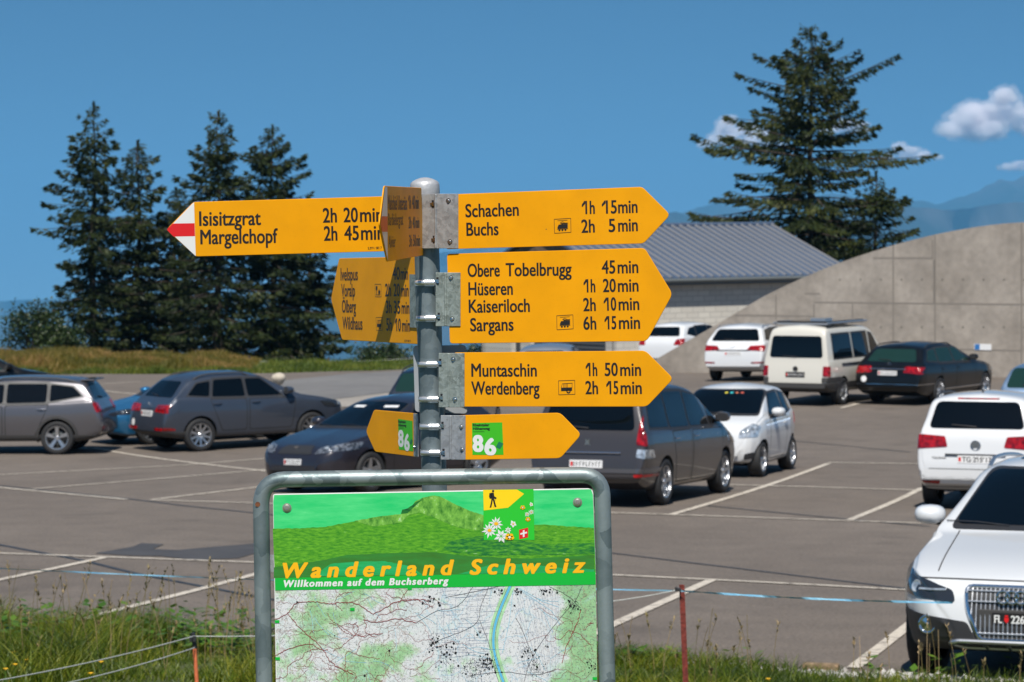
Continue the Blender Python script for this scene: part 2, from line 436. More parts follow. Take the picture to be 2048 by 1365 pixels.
# valley and far mountains
def prof(u, keys): return np.interp(u, [k[0] for k in keys], [k[1] for k in keys])
def fbm(x, seed, octs=7, base=1.0, rough=.55):
    rs = np.random.RandomState(seed); out = np.zeros_like(x); a = 1; f = base
    for _ in range(octs):
        n = 4096; tab = rs.uniform(-1, 1, n); q = x * f + rs.uniform(0, 1000); i = np.floor(q).astype(int); t = q - i; t = t * t * (3 - 2 * t)
        out += a * (tab[i % n] * (1 - t) + tab[(i + 1) % n] * t); a *= rough; f *= 2
    return out
M['mount'] = mat('mountain_rock', (.008, .016, .010), .95, col2=(.045, .045, .045), vscale=.0016, detail=10, lo=.45, hi=.62)
def range_mesh(name, Y0, keys, depth, seed, amp):
    us = np.linspace(-2600, 4700, 520); k = 30
    vtop = prof(us, keys) + fbm(us / 60, seed, 7) * amp * np.clip((us - 500) / 800, .12, 1)
    V = []
    for j in range(k):
        t = j / (k - 1)
        Y = Y0 - depth * t + fbm(us / 90 + j * .13, seed + 3, 5) * depth * .05 * (t > 0)
        ztop = CAM_Z + (HV - vtop) / F_PX * Y0
        zz = ztop + (-1050 - ztop) * t ** .75 + fbm(us / 45 + j * .08, seed + 7 + 0 * j, 6) * 90 * np.sin(pi * min(1, t * 1.3)) * (amp / 9)
        V.append(np.stack([(us - 1024) / F_PX * Y0, Y, zz], -1))
    V = np.array(V).reshape(-1, 3); n = len(us)
    i = (np.arange(k - 1)[:, None] * n + np.arange(n - 1)).ravel()
    o = obj(name, np_mesh(name, V, np.stack([i, i + 1, i + n + 1, i + n], -1)), M['mount'], smooth=True)
    return tag(o, kind='structure')
range_mesh('far_mountains', 21000, [(-2600, 600), (0, 602), (600, 575), (1100, 455), (1400, 415), (1560, 400), (1800, 392), (1900, 404), (1960, 382), (2000, 362), (2048, 340), (2200, 322), (4700, 330)], 9000, 11, 9)
range_mesh('mountain', 14000, [(-2600, 690), (0, 655), (400, 640), (900, 600), (1250, 470), (1345, 425), (1420, 445), (1700, 452), (1790, 408), (1900, 420), (2048, 405), (2300, 380), (4700, 380)], 6000, 23, 5)
M['valley'] = mat('valley_floor', (.05, .075, .03), .95, col2=(.13, .14, .07), vscale=.0012, detail=8)
me = pyd('valley', [(-22000, -5500, -1050), (22000, -5500, -1050), (22000, 22500, -1050), (-22000, 22500, -1050)], [(0, 1, 2, 3)])
tag(obj('valley', me, M['valley']), kind='structure')
# slope from the brow down to the valley
me = grid_mesh('slope', np.linspace(-3000, 3000, 60), np.concatenate([np.linspace(185, 400, 10), np.linspace(450, 3000, 20)]), lambda X, Y: -40 - 1000 * np.clip((Y - 185) / 2600, 0, 1) ** .8 - 20)
tag(obj('slope', me, M['soil'], smooth=True), kind='structure')

# haze in the air between here and the far mountains
hm = bpy.data.materials.new('haze'); hm.use_nodes = True
n = hm.node_tree.nodes; n.remove(n['Principled BSDF'])
pv = n.new('ShaderNodeVolumePrincipled'); pv.inputs['Color'].default_value = (.18, .52, .88, 1); pv.inputs['Density'].default_value = 5.5e-5
pv.inputs['Anisotropy'].default_value = 0.0
hm.node_tree.links.new(pv.outputs[0], n['Material Output'].inputs['Volume'])
hz = MB().box((0, 8500, -126), (45000, 29000, 1852)).build('haze', hm)
tag(hz, kind='stuff')
# ------------------------------------------------------------------ the signpost
def galv(name, c1, c2, rough, sc, metal=.75):
    m = bpy.data.materials.new(name); m.use_nodes = True
    n = m.node_tree.nodes; l = m.node_tree.links; b = n['Principled BSDF']
    b.inputs['Metallic'].default_value = metal
    t = n.new('ShaderNodeTexCoord')
    v = n.new('ShaderNodeTexVoronoi'); v.inputs['Scale'].default_value = sc
    x = n.new('ShaderNodeTexNoise'); x.inputs['Scale'].default_value = sc * .55; x.inputs['Detail'].default_value = 6
    ad = n.new('ShaderNodeVectorMath'); ad.operation = 'MULTIPLY_ADD'; ad.inputs[1].default_value = (.06, .06, .06)
    l.new(t.outputs['Object'], x.inputs['Vector']); l.new(x.outputs['Color'], ad.inputs[0]); l.new(t.outputs['Object'], ad.inputs[2]); l.new(ad.outputs[0], v.inputs['Vector'])
    s = n.new('ShaderNodeSeparateColor'); l.new(v.outputs['Color'], s.inputs[0])
    a = n.new('ShaderNodeMath'); a.operation = 'MULTIPLY_ADD'; a.inputs[1].default_value = .55; l.new(s.outputs[0], a.inputs[0]); 
    q = n.new('ShaderNodeMath'); q.operation = 'MULTIPLY_ADD'; q.inputs[1].default_value = 1.1; q.inputs[2].default_value = -.3; l.new(x.outputs['Fac'], q.inputs[0]); l.new(q.outputs[0], a.inputs[2])
    r = n.new('ShaderNodeValToRGB'); e = r.color_ramp.elements
    e[0].position = .1; e[0].color = (*c1, 1); e[1].position = .8; e[1].color = (*c2, 1)
    l.new(a.outputs[0], r.inputs[0]); l.new(r.outputs[0], b.inputs['Base Color'])
    f = n.new('ShaderNodeTexNoise'); f.inputs['Scale'].default_value = 160; f.inputs['Detail'].default_value = 3; l.new(t.outputs['Object'], f.inputs['Vector'])
    mr = n.new('ShaderNodeMapRange'); mr.inputs[3].default_value = rough - .12; mr.inputs[4].default_value = rough + .15; l.new(f.outputs['Fac'], mr.inputs[0]); l.new(mr.outputs[0], b.inputs['Roughness'])
    bp = n.new('ShaderNodeBump'); bp.inputs['Strength'].default_value = .12; bp.inputs['Distance'].default_value = .002; l.new(f.outputs['Fac'], bp.inputs['Height']); l.new(bp.outputs[0], b.inputs['Normal'])
    return m
M['galv'] = galv('galvanised_pole', (.115, .148, .16), (.20, .238, .248), .46, 42, .45)
M['galvf'] = galv('galvanised_frame', (.085, .12, .128), (.26, .305, .31), .46, 20, .5)
M['bracket'] = galv('bracket_zinc', (.27, .27, .275), (.44, .445, .45), .45, 80, .6)
M['bracketgreen'] = galv('bracket_weathered', (.17, .195, .175), (.36, .40, .37), .5, 95, .55)
M['steel'] = mat('clamp_steel', (.55, .56, .57), .22, 1.0, bump=.1, bscale=90)
M['backplate'] = mat('back_plate', (.42, .44, .46), .5, .5, var=.08, vscale=10)

AX0, AX1 = P(850, 388, 6.48), P(869, 978, 6.48)     # the post's axis: it leans a little
AXD = (AX0 - AX1).normalized()
def axis_at(v):
    t = (v - 388) / (978 - 388); return AX0.lerp(AX1, t)
post = thing('signpost', 'round grey galvanised steel post with a pointed cap carrying the yellow signs', 'post', Matrix.Translation(axis_at(1930)))
PI_ = post.matrix_world.inverted()
mb = MB(); mb.tube([axis_at(376), axis_at(700), axis_at(1000), axis_at(1940)], .0300, 40)
mb.build('pole', M['galv'], post, PI_, smooth=True)
capM = PI_ @ rot_axis(axis_at(387), axis_at(300))
mb = MB(); mb.lathe([(.030, -.004), (.0352, -.003), (.0358, .000), (.0355, .019), (.0335, .0255), (.029, .0295), (.020, .034), (.010, .0372), (.003, .038), (0, .038)], n=40)
mb.build('cap', mat('cap_cast', (.44, .44, .45), .5, .35, var=.12, vscale=30, bump=.12), post, capM, smooth=True, angle=60)

class Board:
    """a flat sign standing in the vertical plane through two points seen in the photograph"""
    def __init__(s, uL, YL, uR, YR, v=515):
        s.O = P(uL, v, YL); q = P(uR, v, YR); e = q - s.O; e.z = 0; s.es = e.normalized(); s.ez = Vector((0, 0, 1)); s.n = s.es.cross(s.ez)
        s.M = Matrix(((s.es.x, s.ez.x, s.n.x, s.O.x), (s.es.y, s.ez.y, s.n.y, s.O.y), (s.es.z, s.ez.z, s.n.z, s.O.z), (0, 0, 0, 1)))
        s.Mi = s.M.inverted()
    def st(s, u, v, d=0.0):
        c = Vector((0, 0, CAM_Z)); r = Vector(((u - 1024) / F_PX, 1, (HV - v) / F_PX))
        t = (s.O + s.n * d - c).dot(s.n) / r.dot(s.n)
        q = c + r * t - s.O; return (q.dot(s.es), q.dot(s.ez))
    def poly(s, pix): return [s.st(u, v) for u, v in pix]
    def cap(s, u, v, px): return abs(s.st(u, v)[1] - s.st(u, v - px)[1])

TH = .0032
def arrow_sign(label, b, outline, rounding, lines, tips=None, group='yellow hiking signs on the post'):
    t = thing('hiking_sign', label, 'sign', b.M, group)
    mb = MB(); mb.prism(round_poly(b.poly(outline), rounding, 5), -TH, 0)
    o = mb.build('panel', M['yellow'], t); bevel(o, .0012, 2, 60)
    for m, pix in (tips or []):
        k = MB(); k.flat(b.poly(pix), .0004 if m == 'white' else .0006); k.build('tip_marking', M[m], t)
    for body, u0, v0, u1, v1, px in lines:
        k = MB(); text_into(k, body, b.st(u0, v0), b.st(u1, v1), b.cap((u0 + u1) / 2, v0, px * 1.05), .0005, .018 if px > 8 else .01)
        k.build('lettering', M['black'], t)
    return t

def icon_frame(mb, b, u0, v0, u1, v1, sl=0):
    q = b.poly([(u0, v0), (u1, v0 - sl), (u1 + .6, v1 - sl), (u0 + .6, v1)])
    w = .0011
    for i in range(4): mb.ribbon([q[i], q[(i + 1) % 4]], w, .0005)
def icon_pts(b, u0, v0, u1, v1, pts, sl=0):
    return b.poly([(u0 + (u1 - u0) * x, v0 + (v1 - v0) * y - sl * x) for x, y in pts])
def icon(t, b, kind, u0, v0, u1, v1, sl=2):
    mb = MB(); icon_frame(mb, b, u0, v0, u1, v1, sl); I = lambda pts: icon_pts(b, u0, v0, u1, v1, pts, sl)
    def disc(x, y, r, z=.0005, inner=None):
        c = [(x + r * cos(a) * .8, y + r * sin(a)) for a in np.linspace(0, 2 * pi, 13)[:-1]]
        if inner is None: mb.flat(I(c), z)
        else:
            for i in range(12):
                a, a2 = 2 * pi * i / 12, 2 * pi * (i + 1) / 12
                mb.flat(I([(x + r * cos(a) * .8, y + r * sin(a)), (x + r * cos(a2) * .8, y + r * sin(a2)), (x + inner * cos(a2) * .8, y + inner * sin(a2)), (x + inner * cos(a) * .8, y + inner * sin(a))]), z)
    if kind == 'train':
        mb.flat(I([(.20, .58), (.27, .40), (.82, .40), (.82, .70), (.20, .70)]), .0005)
        for k in (.30, .345): mb.flat(I([(.42, k), (.82, k), (.82, k + .03), (.42, k + .03)]), .0005)
        for x in (.32, .50, .68): disc(x, .80, .075)
        mb.ribbon(I([(.36, .29), (.50, .20), (.64, .29), (.50, .38), (.36, .29)]), .0009, .0005)
        mb.ribbon(I([(.2, .12), (.8, .12)]), .0008, .0005); mb.ribbon(I([(.18, .74), (.84, .74)]), .0007, .0005)
    elif kind == 'bus':
        mb.flat(I([(.16, .50), (.84, .50), (.84, .74), (.16, .74)]), .0005)
        mb.ribbon(I([(.17, .52), (.24, .22), (.86, .20)]), .0011, .0005)
        for x in (.32, .40, .48, .55, .84): mb.ribbon(I([(x, .22), (x, .52)]), .0010, .0005)
        disc(.62, .76, .17, .0005, .08)
    else:
        mb.flat(I([(.16, .16), (.42, .16), (.40, .42), (.31, .50), (.31, .80), (.24, .80), (.24, .50), (.15, .42)]), .0005)
        mb.flat(I([(.56, .50), (.86, .50), (.86, .76), (.56, .76)]), .0005); mb.ribbon(I([(.6, .46), (.7, .38), (.8, .46)]), .0007, .0005)
        mb.ribbon(I([(.14, .84), (.88, .84)]), .0012, .0005)
    mb.build('pictogram', M['black'], t)

def bolt(mb, p, n, r=.0042, h=.0045):
    m = rot_axis(Vector(p), Vector(p) + Vector(n)); k = MB()
    k.lathe([(0, h), (r * .6, h * .95), (r * .92, h * .6), (r, 0), (r * 1.55, 0), (r * 1.55, -.0015)], n=14); mb.add([m @ v for v in k.v], k.f)

def bracket(t, b, u0, u1, v0, v1, m, bolts, slots=(), fold=True):
    """zinc plate folded along the post, bolted to the sign's panel"""
    mb = MB()
    q = b.poly([(u0, v0), (u1, v0), (u1, v1), (u0, v1)])
    mb.prism([q[3], q[2], q[1], q[0]], .0006, .0030)
    if fold:    # raised rib where the plate is folded
        uf = u0 + (u1 - u0) * .40; a, c = b.st(uf, v0 + 1), b.st(uf, v1 - 1)
        mb.tube([(a[0], a[1], .0025), (c[0], c[1], .0025)], .0032, 8)
    o = mb.build('bracket', m, t); bevel(o, .0008, 1, 60)
    for u, v in bolts:
        k = MB(); s = b.st(u, v); bolt(k, (s[0], s[1], .003), (0, 0, 1)); k.build('bolt', M['steel'], o, smooth=True)
    for u, v in slots:
        k = MB(); s = b.st(u, v); k.box((s[0], s[1], .0032), (.0055, .017, .0012)); k.cur = 1; k.box((s[0] - .0015, s[1], .0048), (.0085, .0045, .004)); k.box((s[0] + .001, s[1] - .0012, .0052), (.006, .009, .003))
        k.build('slot', [M['black'], M['steel']], o)
    return o

def clamp(t, b, v, u_screw=866):
    """worm-drive hose clamp round the post"""
    A = axis_at(v); m = b.Mi @ rot_axis(A, A + AXD)
    mb = MB(); mb.lathe([(.0302, -.0066), (.0318, -.0066), (.0318, .0066), (.0302, .0066)], n=44, closed=True)
    o = mb.build('clamp', M['clampsteel'], t, m, smooth=True, angle=30)
    k = MB(); W = b.Mi @ Matrix.Translation(A + Vector((.007, -.0335, .0006)))
    k.box((-.002, -.002, 0), (.022, .011, .0165)); k.tube([(-.015, -.0045, 0), (.0095, -.0045, 0)], .0078, 14)
    k.tube([(-.034, .003, .0), (-.028, -.001, 0), (-.013, -.0045, .0)], [.0052, .0068, .0066], 12)
    for i in range(9): k.box((.0112 + i * .0021, .0002 + .00022 * i * i * .3, 0), (.0012, .0040, .0112))
    s = k.build('clamp_screw', M['clampsteel'], o, W, smooth=True, angle=35)

# --- right-hand signs
bA = Board(916, 6.415, 1285, 6.285)
t = arrow_sign('yellow arrow sign reading Schachen and Buchs, topmost of the long pointers', bA, [(893, 499), (1287, 487.5), (1340.5, 430), (1284, 374), (893, 389.5)], [.004, .008, .012, .008, .004],
    [('Schachen', 931, 434.7, 1038, 431.5, 24.5), ('1h', 1164, 428.5, 1190, 427.8, 24.5), ('15', 1204, 427.5, 1234, 426.8, 24.5), ('min', 1236.5, 426.8, 1275.5, 425.6, 24.5), ('Buchs', 933, 471.8, 997.5, 470.2, 24.5),
     ('2h', 1163, 465.8, 1190, 465, 24.5), ('5', 1217.5, 464.2, 1231, 463.8, 24.5), ('min', 1236.5, 463.5, 1276, 462.2, 24.5)])
icon(t, bA, 'train', 1108.5, 439, 1141.5, 467)
mb = MB(); s_ = bA.st(1092.5, 459); mb.lathe([(.0012, .0003), (0, .0008)], (s_[0], s_[1], 0), n=8); mb.build('speck', M['black'], t)
bracket(t, bA, 842, 917, 388, 497.5, M['bracket'], [(897.5, 402.5), (900.5, 484.5)], [(866.5, 408), (868.5, 479)])
bB = Board(895, 6.432, 1290, 6.275)
t = arrow_sign('large yellow arrow sign reading Obere Tobelbrugg, Hueseren, Kaiseriloch and Sargans', bB, [(899.5, 687.6), (1293.5, 682.7), (1345, 588.5), (1289, 496.3), (893.6, 508.2)], [.008, .010, .012, .010, .008],
    [('Obere', 935.5, 554, 1000, 552.8, 24.5), ('Tobelbrugg', 1011.5, 552.6, 1143.5, 551, 24.5), ('45', 1203.6, 547.6, 1231, 547, 24.5), ('min', 1235.5, 547, 1277, 546, 24.5), ('Hüseren', 937, 591, 1026, 589.6, 24.5),
     ('1h', 1167.5, 585, 1191, 584.6, 24.5), ('20', 1206, 584.3, 1232, 584, 24.5), ('min', 1236, 584, 1277.5, 583, 24.5), ('Kaiseriloch', 937.7, 625.6, 1060, 623.8, 24.5), ('2h', 1166.8, 622.6, 1192, 622, 24.5), ('10', 1208, 621.6, 1233, 621, 24.5), ('min', 1237.5, 621, 1279, 620, 24.5),
     ('Sargans', 940.6, 662.8, 1027.5, 661.2, 24.5), ('6h', 1167, 659.5, 1193, 659, 24.5), ('15', 1209.5, 658.8, 1233, 658.4, 24.5), ('min', 1238, 658.2, 1280.5, 657.6, 24.5)])
icon(t, bB, 'train', 1113.5, 632, 1146, 660)
bracket(t, bB, 872, 921.5, 545.5, 653, M['bracketgreen'], [(902.5, 556.5), (905, 638.5)], [(876, 562), (878.5, 633)], True)
clamp(t, bB, 566); clamp(t, bB, 637)
bC = Board(928, 6.42, 1290, 6.27)
t = arrow_sign('yellow arrow sign reading Muntaschin and Werdenberg, third pointer from the top', bC, [(912, 813.8), (1293.5, 813.7), (1346.5, 757.8), (1290.5, 701.7), (909, 705.6)], [.003, .010, .012, .010, .003],
    [('Muntaschin', 942.8, 753.4, 1074, 753, 24.5), ('1h', 1171.8, 752.2, 1195, 752, 24.5), ('50', 1209.5, 752, 1236, 751.9, 24.5), ('min', 1240.5, 751.9, 1282.5, 751.7, 24.5), ('Werdenberg', 942.8, 789.2, 1079.5, 789, 24.5),
     ('2h', 1171, 788.5, 1196.5, 788.4, 24.5), ('15', 1213, 788.4, 1237, 788.3, 24.5), ('min', 1241.5, 788.3, 1284, 788, 24.5)])
icon(t, bC, 'bus', 1117, 762, 1149.5, 790, 1)
bracket(t, bC, 878, 929.5, 706.5, 815, M['bracketgreen'], [(907, 719.5), (910.5, 800)], [(881.5, 725), (884, 795)])
clamp(t, bC, 728.5); clamp(t, bC, 798)
bD = Board(930, 6.42, 1120, 6.342)
t = arrow_sign('short yellow arrow sign with a broad green square numbered 86 facing the viewer', bD, [(914, 920.3), (1120.5, 917), (1162.5, 869.5), (1119.8, 826), (910, 831.3)], [.003, .010, .012, .010, .003], [])
def route86(t, b, q, w1, w2, d8, d6, dia, px):
    k = MB(); k.flat(b.poly(q), .0004); k.build('route_field', mat('route_green', (.045, .42, .012), .4), t)
    k = MB()
    for body, a in (('Rheintaler', w1), ('Höhenweg', w2)): text_into(k, body, b.st(*a[:2]), b.st(*a[2:4]), b.cap(a[0], a[1], px), .0006, .05)
    a = w2; k.ribbon([b.st(a[0], a[1] + 3.6), b.st(a[0] + (a[2] - a[0]) * .68, a[1] + 3.5)], .0011, .0006)
    k.build('lettering', M['black'], t)
    k = MB()
    for body, a in (('8', d8), ('6', d6)): text_into(k, body, b.st(a[0], a[1]), b.st(a[2], a[3]), b.cap(a[0], a[1], a[4]), .0006, .055)
    k.build('route_number', M['white'], t)
    k = MB(); u, v, r, rx = dia; k.flat(b.poly([(u - rx, v + r * .45), (u + rx * .1, v + r), (u + rx, v - r * .45), (u - rx * .2, v - r)]), .0008)
    k.build('route_tag', mat('tag_green', (.01, .16, .07), .4), t)
route86(t, bD, [(945, 910.2), (1007.2, 910), (1004.5, 845.2), (944, 846.5)], (945.7, 853.2, 979, 852.8), (946, 860.4, 980, 860), (945.5, 903, 967.5, 903, 31), (969, 909.5, 993, 909.5, 31.5), (999.5, 891, 7.5, 7.5), 5.4)
bracket(t, bD, 882, 931.5, 831, 920, M['bracket'], [(923.5, 854.5), (925, 899.5)], [(886, 851), (888, 905)])
clamp(t, bD, 852.5); clamp(t, bD, 904.5)

# --- left-hand signs
bE = Board(388, 6.38, 842, 6.52)
t = arrow_sign('yellow arrow sign with red and white tip reading Isisitzgrat and Margelchopf', bE, [(391.8, 513.4), (838, 501.3), (838, 391), (387, 404.4), (332.5, 459.5)], [.006, .004, .004, .006, .012],
    [('Isisitzgrat', 398.4, 451.9, 522, 449.9, 27), ('Margelchopf', 400.7, 488.7, 555.8, 485.8, 27), ('2h', 645.8, 445.4, 674, 444.8, 27), ('20', 687, 444.6, 716, 444.2, 27), ('min', 720, 444, 766, 443.2, 27),
     ('2h', 647.8, 481.6, 675, 481.1, 27), ('45', 688.5, 480.8, 718, 480.2, 27), ('min', 722, 480, 769, 479.2, 27), ('S.319 / 08.17', 735.7, 499.3, 763.5, 498.4, 4.6)],
    [('white', [(391.4, 512.6), (388, 405.8), (387, 405.4), (334.5, 459.5)]), ('red', [(389.8, 472.8), (389, 446.9), (345, 447.6), (334.8, 458), (334.2, 460.5), (347, 473.6)])])
bF = Board(762, 5.86, 845, 6.44)
t = arrow_sign('yellow arrow sign seen nearly edge on, pointing towards the viewer beside the post cap', bF, [(775, 524), (847, 511), (843, 376), (769, 372), (759, 449)], [.010, .006, .006, .010, .012],
    [('Malschüel Untersäss', 775.5, 420, 814, 420, 27), ('1h', 816.5, 418, 822, 418, 25), ('40', 824, 418, 830, 418, 25), ('min', 831, 418, 837.5, 417.5, 25), ('Barbielergrat', 776, 451, 806, 450, 22),
     ('2h', 817, 457, 823, 457, 22), ('40', 825, 457, 830.5, 457, 22), ('min', 831.5, 457, 838.5, 456, 22), ('Alvier', 777, 496, 791, 494, 22), ('3h', 818, 494, 824, 493.5, 22), ('50', 826, 493, 831.5, 493, 22), ('min', 832.5, 493, 840, 492, 22)],
    [('white', [(775, 521), (774.2, 374), (769.5, 374), (761, 449)]), ('red', [(775, 464), (774.5, 433), (763, 433), (760.6, 449), (763.5, 464)])])
mb = MB(); q = bF.poly([(838, 499), (856, 496.5), (855, 389), (836, 390)]); mb.prism(q, -.0062, -.0035); o = mb.build('bracket', M['bracket'], t)
for u, v in ((848, 402), (850, 485)):
    k = MB(); s = bF.st(u, v); bolt(k, (s[0], s[1], -.003), (0, 0, 1)); k.build('bolt', M['steel'], o, smooth=True)
bG = Board(676, 6.97, 831, 6.50)
t = arrow_sign('broad yellow arrow sign reading Ivelspus, Voralp, Oelberg and Wildhaus, turned away', bG, [(684, 680.2), (836, 689), (834, 513.2), (678, 517), (661.7, 598.5)], [.009, .004, .004, .009, .012],
    [('Ivelspus', 681.6, 561.3, 716, 560.6, 23.5), ('40', 785.3, 559.8, 800, 559.6, 23.5), ('min', 801.5, 559.5, 816.5, 559.3, 23.5), ('Voralp', 683, 593.3, 710.5, 593, 23.5), ('2h', 770.5, 592.8, 782.5, 592.8, 23.5), ('20', 787.5, 592.8, 800, 592.8, 23.5), ('min', 802.5, 592.9, 817.5, 593, 23.5),
     ('Ölberg', 684.2, 625.2, 712.3, 625.2, 23.5), ('3h', 772, 626.6, 783.5, 626.8, 23.5), ('35', 788, 627, 801, 627.2, 23.5), ('min', 803.5, 627.3, 819, 627.6, 23.5), ('Wildhaus', 685.3, 658.6, 725.3, 659.6, 23.5),
     ('5h', 773, 661.6, 784.5, 662, 23.5), ('10', 790, 662.2, 802, 662.6, 23.5), ('min', 804.5, 662.8, 820.5, 663.4, 23.5), ('S.319 08.17', 809, 684, 822, 684.6, 4)])
icon(t, bG, 'inn', 750, 568.8, 762.5, 594, 0); icon(t, bG, 'bus', 752.3, 635.3, 765, 661, 0)
mb = MB(); q = bG.poly([(822, 655), (836, 656), (835, 549.5), (821, 549)]); mb.prism(q, .0006, .003); mb.build('bracket', M['bracketgreen'], t)
bH = Board(748, 6.73, 830, 6.50)
t = arrow_sign('short yellow arrow sign numbered 86 on a narrow green field, turned away behind the post', bH, [(750, 904), (833, 914.5), (832.5, 827.3), (747.8, 820), (731.6, 863.5)], [.009, .003, .003, .009, .012], [])
route86(t, bH, [(798, 899.2), (826.6, 903.2), (825, 842.5), (796.3, 838.2)], (796.8, 846, 812.5, 847), (797, 853, 813, 854), (796.8, 892.5, 808, 893.5, 31), (809, 900.5, 820, 901.5, 31.5), (823, 884, 6, 3), 5.2)
mb = MB(); q = bH.poly([(829.5, 913), (838, 914), (837, 828), (829, 827)]); mb.prism(q, .0006, .003); o = mb.build('bracket', M['bracket'], t)
k = MB(); s = bH.st(832, 894.5); bolt(k, (s[0], s[1], .003), (0, 0, 1)); k.build('bolt', M['steel'], o, smooth=True)
bK = Board(825, 6.535, 934, 6.535)
mb = MB(); mb.prism(round_poly(bK.poly([(830, 824.5), (934.5, 828.5), (932, 690.5), (826, 692)]), .009), -.003, 0)
o = mb.build('metal_plate', M['backplate']); o.matrix_world = bK.M; bevel(o, .0008, 1, 60)
tag(o, 'plain grey metal plate with rounded corners clamped behind the post', 'plate')

# --- the welcome board with its bent tube frame
bP = Board(545, 6.20, 1187, 6.20)
bt = thing('information_board', 'green hiking information board with a map in a bent galvanised tube frame', 'notice board', bP.M)
TR = .0188
cl = [(560, 2090), (528, 1365), (522.5, 1020)]; 
def arc(c0, c, c1, n=9): return [tuple((Vector(c0) * (1 - t) ** 2 + Vector(c) * 2 * t * (1 - t) + Vector(c1) * t * t)) for t in np.linspace(0, 1, n)]
L0, L1 = (522, 1012), (570, 959.5); R1, R0 = (1160, 951), (1205, 1000)
path = [(536, 1965), (528, 1365)] + arc(L0, (521.5, 961), L1) + [(860, 955)] + arc(R1, (1206.5, 950), R0) + [(1214.5, 1365), (1224, 1965)]
mb = MB(); mb.tube([(*bP.st(u, v), -.004) for u, v in path], TR, 20)
fr = mb.build('tube_frame', M['galvf'], bt, smooth=True, angle=60)
k = MB(); s = bP.st(520, 1008); k.lathe([(.0, .0004), (.006, .0002)], (s[0] - .004, s[1], TR - .004), n=9)
rp = k.build('rust_patch', mat('rust', (.16, .055, .02), .9, var=.4, vscale=90), fr)
for u0, u1, v0, v1 in ((536, 552, 1111, 1145), (1186, 1200, 1098, 1130)):
    k = MB(); q = bP.poly([(u0, v1), (u1, v1), (u1, v0), (u0, v0)]); k.prism(q, -.012, -.004); k.build('fixing_tab', M['bracket'], fr)
mb = MB(); mb.prism(round_poly(bP.poly([(559, 1800), (1203, 1800), (1186.7, 977), (545.5, 988.6)]), [.008, .008, .014, .005], 6), -.0035, .0)
pn = mb.build('panel', M['white'], bt); bevel(pn, .0008, 1, 60)

# printed picture: everything is a thin printed layer on the panel
def node_print(name, cols, scale, stretch=(1, 1, 1), detail=8, lo=.35, hi=.65, dist=0.0, rough=.4):
    m = bpy.data.materials.new(name); m.use_nodes = True
    n = m.node_tree.nodes; l = m.node_tree.links; b = n['Principled BSDF']; b.inputs['Roughness'].default_value = rough
    t = n.new('ShaderNodeTexCoord'); mp = n.new('ShaderNodeMapping'); mp.inputs['Scale'].default_value = stretch
    x = n.new('ShaderNodeTexNoise'); x.inputs['Scale'].default_value = scale; x.inputs['Detail'].default_value = detail; x.inputs['Roughness'].default_value = .65; x.inputs['Distortion'].default_value = dist
    l.new(t.outputs['Object'], mp.inputs[0]); l.new(mp.outputs[0], x.inputs['Vector'])
    r = n.new('ShaderNodeValToRGB'); el = r.color_ramp.elements
    k = len(cols)
    for i, c in enumerate(cols):
        p = lo + (hi - lo) * i / (k - 1)
        e = el[0] if i == 0 else el[1] if i == k - 1 else None
        if e is None: e = el.new(p)
        e.position = p; e.color = (*c, 1)
    l.new(x.outputs['Fac'], r.inputs[0]); l.new(r.outputs[0], b.inputs['Base Color'])
    return m
def layer(name, pix, m, z, parent=pn, tri=False):
    k = MB(); pts = bP.poly(pix)
    bm = bmesh.new(); f = bm.faces.new([bm.verts.new((x, y, z)) for x, y in pts]); bm.normal_update()
    if f.normal.z < 0: bmesh.ops.reverse_faces(bm, faces=[f])
    bmesh.ops.triangulate(bm, faces=bm.faces[:])
    me = bpy.data.meshes.new(name); bm.to_mesh(me); bm.free()
    return obj(name, me, m, parent)
def jagged(pts, amp, step, seed):
    rnd = random.Random(seed); out = []
    for a, b in zip(pts, pts[1:]):
        k = max(1, int(abs(b[0] - a[0]) / step))
        for i in range(k):
            t = i / k; out.append((a[0] + (b[0] - a[0]) * t, a[1] + (b[1] - a[1]) * t + rnd.uniform(-amp, amp)))
    return out + [pts[-1]]
Z4 = lambda x, y: (480 + x * .38086, 920 + y * .38086)
skyl = [(547.5, 1058), (546.8, 990.5)] + [(1184, 979.5), (1189, 1060)]
layer('printed_picture', [(550, 1158), (546.6, 1003), (548.5, 990.6), (1182, 979), (1185.8, 990), (1191.4, 1146)], node_print('print_sky', [(.012, .50, .13), (.04, .56, .16), (.08, .62, .20)], 9, (1, 5, 1)), .0003)
hill = [(172, 362), (300, 360), (450, 352), (600, 322), (720, 300), (845, 285), (852, 265), (880, 258), (905, 240), (920, 218), (945, 208), (970, 195), (1020, 187), (1060, 196), (1120, 230), (1200, 266), (1280, 292), (1400, 345), (1545, 342), (1600, 339), (1700, 348), (1858, 358)]
hp = jagged([Z4(*p) for p in hill], .7, 5, 3)
layer('printed_hill', hp + [(1191.2, 1146), (550, 1158)], node_print('print_meadow', [(.022, .19, .008), (.065, .33, .010), (.13, .40, .018)], 62, (1, 3.6, 1), detail=10), .0005)
rock = [(600, 322), (720, 300), (845, 285), (852, 265), (880, 258), (905, 240), (920, 218), (945, 208), (970, 195), (1020, 187), (1060, 196), (1120, 230), (1200, 266), (1280, 292), (1330, 345), (1240, 372), (1130, 350), (1010, 300), (940, 278), (880, 292), (850, 330), (700, 350)]
layer('printed_rock', jagged([Z4(*p) for p in rock], .8, 4, 4), node_print('print_rock', [(.015, .14, .010), (.10, .35, .028), (.19, .46, .06)], 46, (1.6, 1, 1), lo=.32, hi=.6), .0007)
